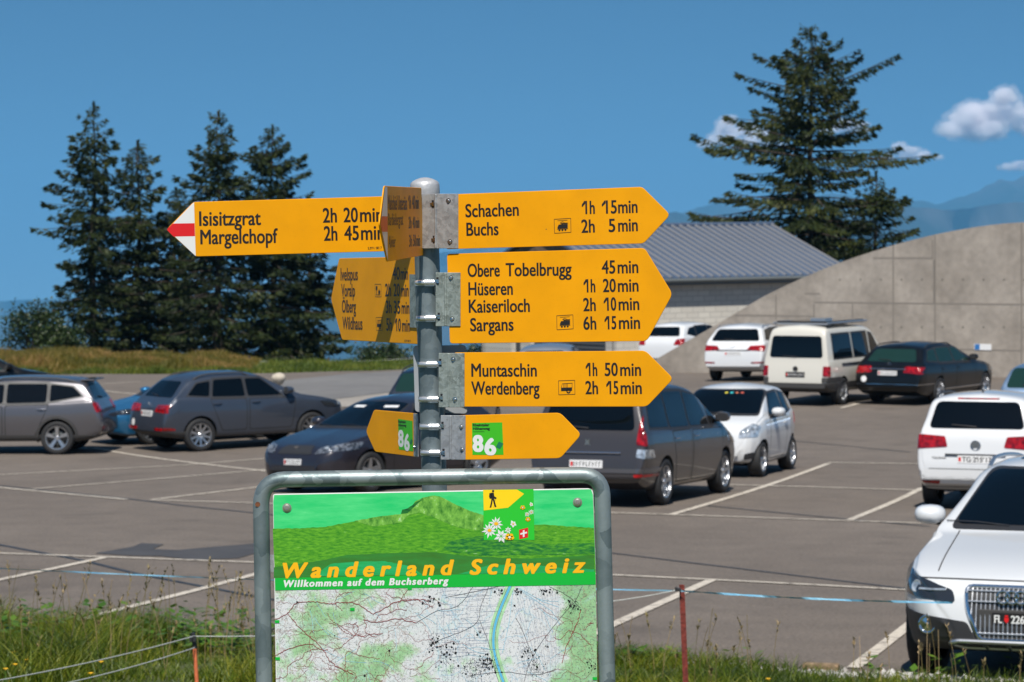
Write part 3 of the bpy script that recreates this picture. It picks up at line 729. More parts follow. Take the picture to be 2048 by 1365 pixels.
layer('printed_cliff', jagged([Z4(*p) for p in [(845, 285), (852, 263), (880, 256), (905, 239), (920, 222), (960, 206), (900, 262), (880, 280)]], .6, 4, 4), M.setdefault('pdark', node_print('print_dark', [(.002, .06, .015), (.006, .14, .025), (.02, .2, .02)], 40, (1, 3, 1))), .0009)
layer('printed_wood', jagged([Z4(*p) for p in [(1060, 470), (1100, 430), (1200, 405), (1300, 398), (1380, 408), (1480, 425), (1600, 445), (1860, 436), (1862, 492), (1700, 500), (1500, 498), (1300, 505), (1140, 490)]], 1.0, 5, 6), node_print('print_wood', [(.006, .13, .025), (.035, .25, .02), (.08, .32, .015)], 44, (1, 4, 1), lo=.42, hi=.62), .0007)
layer('printed_lake', jagged([Z4(*p) for p in [(178, 566), (420, 530), (560, 500), (800, 490), (1000, 484), (1200, 505), (1500, 520), (1860, 500), (1862, 590), (178, 620)]], .5, 6, 7), node_print('print_lake', [(.035, .15, .014), (.055, .17, .012), (.03, .22, .03)], 10, (1, 6, 1)), .0007)
layer('printed_lake', jagged([Z4(*p) for p in [(380, 612), (480, 545), (620, 535), (760, 532), (900, 560), (960, 604)]], .5, 6, 8), node_print('print_water', [(.01, .30, .06), (.02, .40, .13)], 12, (1, 6, 1)), .0009)
layer('printed_lake', jagged([Z4(*p) for p in [(1150, 600), (1300, 555), (1500, 545), (1700, 570), (1861, 575), (1861, 590)]], .5, 6, 9), M.get('pw') or node_print('print_water', [(.01, .30, .06), (.02, .34, .10)], 12, (1, 6, 1)), .0009)
M['pgreen'] = mat('print_green', (.004, .40, .035), .4)
layer('green_band', [(550.3, 1181), (549.8, 1156.5), (1191, 1144), (1191.4, 1169.5)], M['pgreen'], .0011)
M['title'] = mat('print_yellow', (.82, .42, .003), .4)
k = MB(); text_into(k, 'Wanderland', bP.st(565.7, 1156), bP.st(909, 1149.5), bP.cap(600, 1150, 29), .0016, .05, .22, 1.55); k.build('title', M['title'], pn); k = MB(); text_into(k, 'Schweiz', bP.st(939, 1149), bP.st(1172, 1144.8), bP.cap(1000, 1150, 29), .0016, .05, .22, 1.55)
k.build('title', M['title'], pn)
k = MB(); text_into(k, 'Willkommen auf dem Buchserberg', bP.st(567.6, 1174.3), bP.st(897.5, 1168.2), bP.cap(600, 1174, 13.2), .0016, .05, .2, 1.22); k.build('lettering', M['white'], pn)
# emblem of the hiking network
Z6 = lambda x, y: (930 + x * .15385, 970 + y * .15385)
layer('emblem', [Z6(245, 717), Z6(903, 717), Z6(890, 56), Z6(235, 64)], mat('emblem_green', (.02, .48, .025), .4), .0012)
layer('emblem_arrow', [Z6(244, 333), Z6(562, 297), Z6(768, 118), Z6(676, 62), Z6(236, 66)], mat('emblem_yellow', (.86, .58, .003), .4), .0014)
k = MB()
def fl(pts, z=.0016): k.flat(bP.poly([Z6(*p) for p in pts]), z)
fl([(365 + 15 * cos(a), 82 + 16 * sin(a)) for a in np.linspace(0, 2 * pi, 13)[:-1]])
fl([(345, 100), (375, 102), (382, 150), (410, 166), (408, 185), (375, 182), (345, 185), (338, 140)]); fl([(318, 108), (345, 104), (345, 180), (322, 182), (312, 150)])
fl([(343, 184), (362, 186), (356, 230), (342, 296), (320, 298), (334, 240)]); fl([(358, 184), (380, 184), (392, 230), (410, 288), (390, 292), (372, 240)]); k.ribbon(bP.poly([Z6(395, 180), Z6(375, 295)]), .0008, .0016)
k.build('hiker_pictogram', M['black'], pn)
kw, ky = MB(), MB()
def daisy(cx, cy, r, n, ph, yr, w=.34):
    for i in range(n):
        a = ph + 2 * pi * i / n; rr = r * (1 + .15 * sin(i * 2.7)); c, s = cos(a), sin(a); p = lambda q, t: Z6(cx + c * q - s * t, cy + s * q + c * t)
        kw.flat(bP.poly([p(r * .1, 0), p(rr * .55, w * r * .42), p(rr, 0), p(rr * .55, -w * r * .42)]), .0016 + .00002 * i)
    ky.flat(bP.poly([Z6(cx + yr * cos(a), cy + yr * .8 * sin(a)) for a in np.linspace(0, 2 * pi, 13)[:-1]]), .0021)
daisy(405, 505, 92, 10, .2, 28); daisy(318, 592, 96, 11, .1, 26); daisy(808, 383, 36, 9, .3, 9); daisy(862, 354, 38, 9, 0, 9); daisy(627, 508, 46, 5, .4, 12, .9); daisy(862, 254, 28, 5, .6, 8, .9); daisy(470, 668, 90, 8, .35, 3, .5); daisy(560, 590, 46, 7, -1.6, 4, .5)
for cx, cy, r in ((750, 294, 34), (818, 447, 34), (580, 680, 62)):
    for i in range(5):
        a = 2 * pi * i / 5 + .3; ky.flat(bP.poly([Z6(cx + r * .55 * cos(a) + r * .45 * cos(b), min(715, cy + r * .45 * sin(a) + r * .4 * sin(b))) for b in np.linspace(0, 2 * pi, 9)[:-1]]), .0023)
    kw.flat(bP.poly([Z6(cx + r * .28 * cos(b), cy + r * .25 * sin(b)) for b in np.linspace(0, 2 * pi, 9)[:-1]]), .0026)
kw.build('emblem_flower', M['white'], pn); ky.build('emblem_flower', M['title'], pn)
layer('emblem_flag', [Z6(705, 708), Z6(820, 684), Z6(820, 556), Z6(703, 584)], M['red'], .0014)
k = MB(); fl([(752, 592), (774, 586), (774, 676), (752, 681)], .0017); fl([(720, 628), (806, 608), (806, 630), (720, 650)], .0018); k.build('emblem_cross', M['white'], pn)
for u, v in ((574, 1016), (1155, 1004.8)):
    k = MB(); s = bP.st(u, v); k.lathe([(0, .0052), (.0035, .0052), (.0037, .0040), (.0052, .0042), (.0072, .0034), (.0088, .001), (.0105, .0008), (.0105, 0)], (s[0], s[1], .001), n=24)
    k.build('screw', mat('screw_steel', (.50, .45, .38), .35, .8), pn, smooth=True, angle=30)

# the map
mp_keys = [(0, 1181), (1, 1169.6)]
mapm = bpy.data.materials.new('printed_map'); mapm.use_nodes = True
n = mapm.node_tree.nodes; l = mapm.node_tree.links; b_ = n['Principled BSDF']; b_.inputs['Roughness'].default_value = .4
tcn = n.new('ShaderNodeTexCoord')
def nz_(scale, det, rough=.6, dist=0.0):
    x = n.new('ShaderNodeTexNoise'); x.inputs['Scale'].default_value = scale; x.inputs['Detail'].default_value = det; x.inputs['Roughness'].default_value = rough; x.inputs['Distortion'].default_value = dist
    l.new(tcn.outputs['Object'], x.inputs['Vector']); return x.outputs['Fac']
def ramp(f, stops):
    r = n.new('ShaderNodeValToRGB'); e = r.color_ramp.elements
    e[0].position, e[0].color = stops[0][0], (*stops[0][1], 1); e[1].position, e[1].color = stops[-1][0], (*stops[-1][1], 1)
    for p, c in stops[1:-1]: q = e.new(p); q.color = (*c, 1)
    l.new(f, r.inputs[0]); return r.outputs[0]
def mixc(fac, a, bcol):
    m = n.new('ShaderNodeMix'); m.data_type = 'RGBA'
    l.new(fac, m.inputs[0]) if not isinstance(fac, float) else setattr(m.inputs[0], 'default_value', fac)
    for s_, v_ in ((6, a), (7, bcol)):
        if isinstance(v_, tuple): m.inputs[s_].default_value = (*v_, 1)
        else: l.new(v_, m.inputs[s_])
    return m.outputs[2]
def mth(op, a, b=None, c=None):
    m = n.new('ShaderNodeMath'); m.operation = op
    for i, v_ in enumerate((a, b, c)):
        if v_ is None: continue
        if isinstance(v_, (int, float)): m.inputs[i].default_value = v_
        else: l.new(v_, m.inputs[i])
    return m.outputs[0]
sx = n.new('ShaderNodeSeparateXYZ'); l.new(tcn.outputs['Object'], sx.inputs[0]); X_ = sx.outputs[0]
wood = nz_(9, 7, .62)
# the river plain is open farmland: woods fade out there
xm = mth('DIVIDE', X_, .737)
plain = ramp(xm, [(.40, (0, 0, 0)), (.52, (1, 1, 1)), (.80, (1, 1, 1)), (.93, (0, 0, 0))])
pl = n.new('ShaderNodeSeparateColor'); l.new(plain, pl.inputs[0])
woods = mth('SUBTRACT', wood, mth('MULTIPLY', pl.outputs[0], .13))
far_r = ramp(xm, [(.86, (0, 0, 0)), (.97, (1, 1, 1))]); fr_ = n.new('ShaderNodeSeparateColor'); l.new(far_r, fr_.inputs[0])
woods = mth('ADD', woods, mth('MULTIPLY', fr_.outputs[0], .16))
base = ramp(woods, [(.46, (.62, .63, .64)), (.50, (.48, .61, .46)), (.56, (.30, .52, .27)), (.66, (.25, .46, .23))])
relief = nz_(22, 8, .7, .6); base = mixc(mth('MULTIPLY', ramp(relief, [(.5, (0, 0, 0)), (.64, (1, 1, 1))]), .35), base, (.42, .62, .60))
hgt = nz_(6.5, 5, .55)
cont = mth('FRACT', mth('MULTIPLY', hgt, 46)); cl_ = ramp(cont, [(.0, (1, 1, 1)), (.16, (0, 0, 0))])
base = mixc(mth('MULTIPLY', mth('MULTIPLY', cl_, mth('SUBTRACT', 1, pl.outputs[0])), .5), base, (.33, .25, .16))
dis = n.new('ShaderNodeTexNoise'); dis.inputs['Scale'].default_value = 30; dis.inputs['Detail'].default_value = 4; l.new(tcn.outputs['Object'], dis.inputs['Vector'])
dm = n.new('ShaderNodeVectorMath'); dm.operation = 'MULTIPLY_ADD'; dm.inputs[1].default_value = (.035, .035, .035); l.new(dis.outputs['Color'], dm.inputs[0]); l.new(tcn.outputs['Object'], dm.inputs[2])
def net(scale, wid, col, amt, mask):
    global base
    v_ = n.new('ShaderNodeTexVoronoi'); v_.feature = 'DISTANCE_TO_EDGE'; v_.inputs['Scale'].default_value = scale; l.new(dm.outputs[0], v_.inputs['Vector'])
    f_ = mth('MULTIPLY', ramp(v_.outputs['Distance'], [(0, (1, 1, 1)), (wid, (0, 0, 0))]), mth('MULTIPLY', mask, amt))
    base = mixc(f_, base, col)
hill_ = mth('SUBTRACT', 1, pl.outputs[0])
net(26, .035, (.26, .15, .12), .5, hill_); net(60, .05, (.16, .14, .13), .45, hill_); net(34, .03, (.22, .27, .36), .5, pl.outputs[0]); net(15, .022, (.20, .45, .60), .5, pl.outputs[0])
lab = nz_(90, 3, .7); base = mixc(mth('MULTIPLY', ramp(lab, [(.60, (0, 0, 0)), (.66, (1, 1, 1))]), .30), base, (.05, .05, .05))
spk = nz_(210, 2, .5); base = mixc(mth('MULTIPLY', ramp(spk, [(.58, (0, 0, 0)), (.66, (1, 1, 1))]), .5), base, (.06, .06, .07))
l.new(base, b_.inputs['Base Color'])
mapo = layer('map', [(561, 1790), (1201, 1790), (1191.5, 1170), (550.5, 1181.5)], mapm, .0003)
Zm = lambda x, y: (540 + x * .33203, 1140 + y * .33203)
def S(*pts): return [bP.st(*Zm(*p)) for p in pts]
rnd = random.Random(8)
def wob(pts, amp, k=6):
    out = []
    for a, b in zip(pts, pts[1:]):
        for i in range(k): t = i / k; out.append((a[0] + (b[0] - a[0]) * t + rnd.uniform(-amp, amp), a[1] + (b[1] - a[1]) * t + rnd.uniform(-amp, amp)))
    return out + [pts[-1]]
def smooth2(pts, it=2):
    for _ in range(it):
        q = [pts[0]]
        for a, b in zip(pts, pts[1:]): q += [(a[0] * .75 + b[0] * .25, a[1] * .75 + b[1] * .25), (a[0] * .25 + b[0] * .75, a[1] * .25 + b[1] * .75)]
        pts = q + [pts[-1]]
    return pts
riv = smooth2([(1452, 88), (1428, 140), (1385, 240), (1352, 340), (1342, 450), (1365, 560), (1410, 690), (1470, 850), (1500, 1000), (1460, 1300), (1500, 1900)])
k = MB(); k.ribbon(S(*[(x - 14, y) for x, y in riv]), .010, .0005); k.ribbon(S(*[(x + 16, y) for x, y in riv]), .010, .0005); k.build('riverbank_print', mat('map_bank', (.36, .60, .34), .4, var=.2, vscale=40), mapo)
k = MB(); k.ribbon(S(*riv), .0052, .0007); k.build('river_print', mat('river_print', (.10, .42, .66), .4), mapo)
k = MB()
for off in (-5.6, 5.6): k.ribbon(S(*[(x + off * 1.9, y) for x, y in riv]), .0007, .0009)
for pts in ([(880, 320), (1010, 240), (1110, 232), (1170, 185), (1225, 95)], [(1000, 430), (1080, 400), (1215, 348), (1262, 300), (1262, 230), (1320, 95)], [(1262, 300), (1330, 470), (1345, 560), (1380, 690), (1420, 900)], [(1060, 165), (1250, 128), (1400, 95)], [(1880, 95), (1840, 190), (1780, 250), (1660, 400), (1600, 490), (1530, 640), (1500, 900)], [(1680, 100), (1790, 150), (1870, 230)],
            [(1190, 640), (1400, 610), (1600, 640), (1720, 600)], [(1480, 290), (1510, 340), (1600, 560)]):
    k.ribbon(S(*wob(smooth2(pts, 1), 1.5, 3)), .0009, .0009)
k.build('railway_print', mat('map_grey', (.10, .085, .09), .4), mapo)
k = MB()
for i in range(150):
    left = i < 118
    x, y = (rnd.uniform(30, 1000), rnd.uniform(100, 1500)) if left else (rnd.uniform(1650, 1960), rnd.uniform(240, 1500))
    a = rnd.uniform(-.6, .6) + (pi if rnd.random() < .5 else 0); pts = [(x, y)]
    for _ in range(rnd.randint(10, 22)):
        a += rnd.uniform(-.75, .75); x += 17 * cos(a); y += 15 * sin(a); pts.append((x, y))
    pts = [p for p in pts if 25 < p[0] < (1190 if left else 1960) and p[1] > 122 - p[0] * .015]
    if len(pts) > 2: k.ribbon(S(*wob(pts, 3, 3)), .0005 if i % 3 else .0009, .0009 + .00002 * (i % 9))
for pts in ([(30, 300), (100, 270), (160, 195), (260, 190), (360, 205), (430, 195), (520, 200), (620, 265)], [(110, 270), (180, 350), (330, 480), (360, 560), (500, 630)], [(620, 270), (700, 225), (760, 190), (900, 175), (970, 190)], [(30, 520), (120, 470), (250, 440), (290, 480), (350, 480)], [(1870, 240), (1850, 330), (1790, 440), (1760, 560)], [(880, 320), (760, 290), (650, 320), (560, 300)]):
    k.ribbon(S(*wob(smooth2(pts, 1), 4, 4)), .0013, .0012)
k.build('trail_print', mat('map_red', (.27, .055, .05), .4), mapo)
k = MB()
for i in range(130):
    x = rnd.uniform(1000, 1290); y = rnd.uniform(110, 640)
    if i % 2: k.ribbon(S((x, y), (x + rnd.uniform(-14, 14), y + rnd.uniform(60, 170))), .00042, .0006)
    else: k.ribbon(S((x, y), (x + rnd.uniform(60, 150), y + rnd.uniform(-14, 4))), .00042, .0006)
for i in range(64):
    x = 1480 + (i % 16) * 17; y = 130 + (i // 16) * 120 + rnd.uniform(-20, 20); k.ribbon(S((x, y), (x + 40 - (i % 16) * 2.5 + rnd.uniform(-8, 8), y + rnd.uniform(90, 170))), .00045, .0006)
k.build('field_print', mat('map_field_line', (.24, .28, .37), .4), mapo)
k = MB()
for i in range(70):
    x = rnd.choice([rnd.uniform(1000, 1300), rnd.uniform(1480, 1700), rnd.uniform(60, 900)]); y = rnd.uniform(110, 1400); a = rnd.uniform(-.5, 1.6); pts = [(x, y)]
    for _ in range(6): a += rnd.uniform(-.2, .2); x += 24 * cos(a); y += 24 * sin(a); pts.append((x, y))
    k.ribbon(S(*[p for p in pts if p[1] > 118 and p[0] < 1960]), .0007, .0007) if len([p for p in pts if p[1] > 118 and p[0] < 1960]) > 1 else None
for pts in ([(1490, 110), (1700, 250), (1745, 330)], [(1465, 120), (1440, 320), (1400, 500)], [(1500, 110), (1640, 190), (1740, 225)]): k.ribbon(S(*pts), .0009, .0007)
k.build('stream_print', mat('map_blue', (.25, .52, .66), .4), mapo)
k = MB()
for cx, cy, r, m_ in ((970, 190, 45, 60), (985, 440, 55, 110), (1060, 470, 55, 60), (1070, 560, 60, 60), (1230, 590, 95, 300), (1310, 560, 60, 170), (1590, 580, 70, 200), (1545, 500, 45, 70), (1390, 140, 30, 40), (1490, 130, 26, 30), (1820, 220, 45, 110), (1640, 130, 25, 30), (1700, 110, 40, 24), (1130, 440, 60, 24), (1260, 370, 18, 16), (1950, 580, 40, 60), (200, 215, 90, 50), (420, 420, 200, 40), (700, 560, 200, 40), (1250, 760, 140, 300), (1600, 800, 120, 250), (1480, 215, 8, 4), (1665, 460, 10, 10)):
    for i in range(m_):
        x = cx + rnd.gauss(0, r * .5); y = cy + rnd.gauss(0, r * .45)
        if y < 112 or x > 1960: continue
        big = rnd.random() < (.14 if r < 70 else .03); w_ = rnd.uniform(2.5, 6) if big else rnd.uniform(.8, 1.9); h_ = w_ * rnd.uniform(.5, 1.3); a = rnd.uniform(0, .9)
        k.flat(S(*[(x + dx * cos(a) - dy * sin(a), y + dx * sin(a) + dy * cos(a)) for dx, dy in ((-w_, -h_), (w_, -h_), (w_, h_), (-w_, h_))]), .0013 + .000002 * (i % 50))
k.build('village_print', M['black'], mapo)
k = MB()
for x, y in ((840, 112), (495, 238), (42, 312), (45, 535), (1955, 655)): k.flat(S((x - 12, y - 9), (x + 15, y - 9), (x + 15, y + 8), (x - 12, y + 8)), .0016)
k.build('marker_print', M['pgreen'], mapo)
# ------------------------------------------------------------------ cars
def paint(name, c, metal=0.0, rough=.35):
    return mat(name, c, rough, metal, coat=1.0)
M['pwhite'] = paint('paint_white', (.60, .61, .62)); M['pcream'] = paint('paint_cream', (.58, .555, .49)); M['pblack'] = mat('paint_black', (.004, .004, .004), .3, 0, coat=.45, spec=.3)
M['pgrey'] = paint('paint_grey', (.125, .12, .13), .6); M['pbluegrey'] = paint('paint_blue_grey', (.046, .057, .080), .35); M['pmpv'] = paint('paint_grey_brown', (.044, .039, .040), .25)
M['pleon'] = paint('paint_dark_violet_grey', (.022, .020, .028), .3); M['pblue'] = paint('paint_blue', (.018, .14, .30), .5); M['plblue'] = paint('paint_pale_blue', (.22, .32, .46), .6); M['pdark'] = paint('paint_midnight_blue', (.010, .016, .030), .4); M['psilver'] = paint('paint_silver', (.45, .46, .48), .7)
M['clad'] = mat('grey_cladding', (.045, .043, .042), .6)
M['lampmid'] = mat('lamp_mid', (.16, .17, .19), .08, .5, coat=1.0, var=.8, vscale=18)
M['emb'] = mat('emblem_metal', (.55, .57, .6), .18, 1.0)
M['bars'] = mat('grille_bar_metal', (.50, .51, .53), .35, .8)
M['seam'] = mat('panel_gap', (.012, .012, .012), .8)

def curve_pts(keys, it=2):
    pts = [Vector(k) for k in keys]
    for _ in range(it):
        q = [pts[0]]
        for a, b in zip(pts, pts[1:]): q += [a.lerp(b, .25), a.lerp(b, .75)]
        pts = q + [pts[-1]]
    return pts
def resample(pts, n):
    d = [0]
    for a, b in zip(pts, pts[1:]): d.append(d[-1] + (b - a).length)
    xs = np.interp(np.linspace(0, d[-1], n), d, [p.x for p in pts]); zs = np.interp(np.linspace(0, d[-1], n), d, [p.y for p in pts])
    return xs, zs

class Shell:
    """car body as a loft of cross-sections; x forward, y to the left, z up, origin on the ground under the middle"""
    def __init__(s, top, W, belt, low=.22, tumble=19, plan=None, gw=.93, n=96, arch=()):
        L = top[-1][0]; s.L, s.W = L, W
        xs, zs = resample(curve_pts(top, 2), n)
        xs = np.maximum.accumulate(xs + np.arange(n) * 1e-5)
        plan = plan or [(0, .55), (.03, .68), (.12, .80), (.35, .925), (.8, .985), (L / 2, 1), (L - .9, .985), (L - .35, .94), (L - .1, .86), (L - .02, .78), (L, .72)]
        bl = lambda x: np.interp(x, [b[0] for b in belt], [b[1] for b in belt])
        lw = lambda x: np.interp(x, [0, .05, .35, .6, L - .6, L - .3, L - .05, L], [.46, low + .08, low - .02, low - .02, low, low + .04, low + .14, .5])
        tt = tan(R(tumble)); rows = []
        for x, zt in zip(xs, zs):
            w = W / 2 * np.interp(x, [p[0] for p in plan], [p[1] for p in plan])
            zl = min(lw(x), zt - .06); zb = min(bl(x), zt - .045); h = zt - zb; k = min(1, max(0, h - .045) / .3); hb = zb - zl
            wr = gw * w - h * tt
            c = [(0, zl), (.78 * w, zl), (.93 * w, zl + .05 * hb), (.972 * w, zl + .30 * hb), (1.0 * w, zl + .60 * hb), (.988 * w, zl + .84 * hb), (.962 * w, zb - .01), (gw * w - .004, zb + .012 * k),
                 (wr + .012, zt - .10 * k - .012), (wr - .05 * k - .03 * w * (1 - k), zt - .028 * k - .004), (.55 * wr, zt + .012 * k), (0, zt + .024 * k + .012)]
            p = curve_pts(c, 2); rows.append([(q.x, q.y) for q in p])
        m = len(rows[0]); vs = []; fs = []
        for i, r in enumerate(rows):
            X = L / 2 - xs[i]
            full = [(X, y, z) for y, z in r] + [(X, -y, z) for y, z in r[-2:0:-1]]
            vs += full
        k = 2 * m - 2
        fs = [(i * k + j, i * k + (j + 1) % k, (i + 1) * k + (j + 1) % k, (i + 1) * k + j) for i in range(n - 1) for j in range(k)]
        fs += [tuple(range(k))[::-1], tuple(range((n - 1) * k, n * k))]
        me = pyd('body', vs, fs); b = bmesh.new(); b.from_mesh(me); bmesh.ops.remove_doubles(b, verts=b.verts[:], dist=1e-5); bmesh.ops.recalc_face_normals(b, faces=b.faces[:]); b.to_mesh(me); b.free(); me.update()
        s.me = me
        s.V = np.array([v.co[:] for v in me.vertices]); s.F = [tuple(p.vertices) for p in me.polygons]
        s.N = np.array([p.normal[:] for p in me.polygons]); s.VN = np.array([v.normal[:] for v in me.vertices])
        s.lo = np.array([s.V[list(f)].min(0) for f in s.F]); s.hi = np.array([s.V[list(f)].max(0) for f in s.F])
    def patch(s, mb, poly, axis, sign, off=.004, mindot=.12, mat_i=0, sink=.012):
        """the part of the skin inside a convex outline seen along an axis, lifted off and given an edge"""
        ai = {'x': (1, 2), 'y': (0, 2), 'z': (0, 1)}[axis]; ax = 'xyz'.index(axis)
        pl = np.array(poly, float); area = sum(pl[i - 1][0] * pl[i][1] - pl[i][0] * pl[i - 1][1] for i in range(len(pl)))
        if area < 0: pl = pl[::-1]
        mn, mx = pl.min(0), pl.max(0)
        ok = (s.N[:, ax] * sign > mindot) & (s.hi[:, ai[0]] > mn[0]) & (s.lo[:, ai[0]] < mx[0]) & (s.hi[:, ai[1]] > mn[1]) & (s.lo[:, ai[1]] < mx[1])
        if axis == 'x': ok &= (s.lo[:, 0] + s.hi[:, 0]) * sign > s.L * (.22 if mindot < .1 else .02)
        b = bmesh.new(); vm = {}
        for i in np.nonzero(ok)[0]:
            f = s.F[i]
            for q in f:
                if q not in vm:
                    vm[q] = b.verts.new(s.V[q]); vm[q].normal = s.VN[q]
            b.faces.new([vm[q] for q in f])
        for i in range(len(pl)):
            p, q = pl[i], pl[(i + 1) % len(pl)]; d = q - p
            if abs(d).sum() < 1e-7: continue
            no = [0, 0, 0]; no[ai[0]], no[ai[1]] = d[1], -d[0]; co = [0, 0, 0]; co[ai[0]], co[ai[1]] = p
            g = b.verts[:] + b.edges[:] + b.faces[:]
            if not g: break
            bmesh.ops.bisect_plane(b, geom=g, plane_co=co, plane_no=Vector(no).normalized(), clear_outer=True, dist=1e-6)
        if not b.faces: b.free(); return
        b.normal_update()
        b.verts.index_update(); b.verts.ensure_lookup_table()
        vs = [v.co + v.normal * off for v in b.verts]; fs = [[v.index for v in f.verts] for f in b.faces]; k = len(vs)
        for e in b.edges:
            if len(e.link_faces) == 1:
                f = e.link_faces[0]; a, c = e.verts[0], e.verts[1]
                l = [x for x in f.verts]; ia = l.index(a)
                if l[(ia + 1) % len(l)] is not c: a, c = c, a
                vs += [a.co + a.normal * off, c.co + c.normal * off, a.co - a.normal * sink, c.co - c.normal * sink]
                o = len(vs) - 4; fs.append([o + 1, o, o + 2, o + 3])
        mb.cur = mat_i; mb.add(vs, fs); mb.cur = 0; b.free()
    def surf(s, axis, sign, a, c):
        """skin point under (a, c) seen along an axis"""
        from mathutils.bvhtree import BVHTree
        if not hasattr(s, 'bvh'): s.bvh = BVHTree.FromPolygons([Vector(v) for v in s.V], s.F)
        ax = 'xyz'.index(axis); ai = {'x': (1, 2), 'y': (0, 2), 'z': (0, 1)}[axis]; o = [0, 0, 0]; o[ai[0]], o[ai[1]] = a, c; o[ax] = 5 * sign; d = [0, 0, 0]; d[ax] = -sign
        h = s.bvh.ray_cast(Vector(o), Vector(d)); return (h[0], h[1]) if h[0] is not None else (Vector(o) * .18, Vector(d) * -1)

def pbuild(mb, name, mats, parent):
    """build without touching face winding (patches are already oriented)"""
    me = pyd(name, mb.v, mb.f); me.polygons.foreach_set('material_index', np.array(mb.mi, np.int32)); o = obj(name, me, mats, parent, True); sharp(me, 50); return o

_wheels = {}
def wheel_meshes(Rr, w, spokes, dark, style):
    k = (Rr, w, spokes, dark, style)
    if k in _wheels: return _wheels[k]
    rim = Rr * .70
    t = MB(); t.lathe([(rim * .96, w * .36), (rim, w * .46), (rim * 1.06, w * .5), (Rr * .90, w * .5), (Rr * .965, w * .45), (Rr, w * .30), (Rr, 0), (Rr, -w * .30), (Rr * .965, -w * .45), (Rr * .9, -w * .5), (rim, -w * .46)], axis='y', n=44)
    tm = t.mesh('tyre'); tm.polygons.foreach_set('use_smooth', np.ones(len(tm.polygons), bool)); sharp(tm, 45); tm.materials.append(M['rubber'])
    r = MB(); r.lathe([(rim * .97, w * .38), (rim * .99, w * .46), (rim * .93, w * .45), (rim * .90, w * .30), (rim * .88, -w * .2)], axis='y', n=44)
    for i in range(spokes):
        a = 2 * pi * i / spokes + .3
        for da in ((-.10, .10) if style == 'twin' else (0,)):
            aa = a + da; c, s = cos(aa), sin(aa); bw, tw = rim * (.085 if style == 'twin' else .20 * 5 / spokes), rim * (.07 if style == 'twin' else .14 * 5 / spokes)
            pts = []
            for q, wd, h in ((rim * .14, bw, w * .34), (rim * .92, tw, w * .42)):
                for sg in (-1, 1): pts += [(q * c - sg * wd * s, h, q * s + sg * wd * c), (q * c - sg * wd * s * 1.1, h - .03, q * s + sg * wd * c * 1.1)]
            r.add(pts, [(0, 2, 6, 4), (0, 4, 5, 1), (2, 3, 7, 6), (1, 5, 7, 3)])
    r.lathe([(0, w * .42), (rim * .13, w * .42), (rim * .2, w * .36), (rim * .22, w * .2)], axis='y', n=20)
    r.cur = 1; r.lathe([(rim * .9, w * .02), (0, w * .02)], axis='y', n=30); r.cur = 2; r.lathe([(rim * .62, w * .05), (rim * .62, w * .10), (rim * .2, w * .10)], axis='y', n=30)
    rm = r.mesh('rim'); rm.polygons.foreach_set('use_smooth', np.ones(len(rm.polygons), bool)); sharp(rm, 30)
    for m_ in ([M['darkgrey'] if dark else M['alu'], M['well'], M['darkgrey']]): rm.materials.append(m_)
    _wheels[k] = (tm, rm); return tm, rm

def mirror_poly(p): return [(-a, b) for a, b in p]

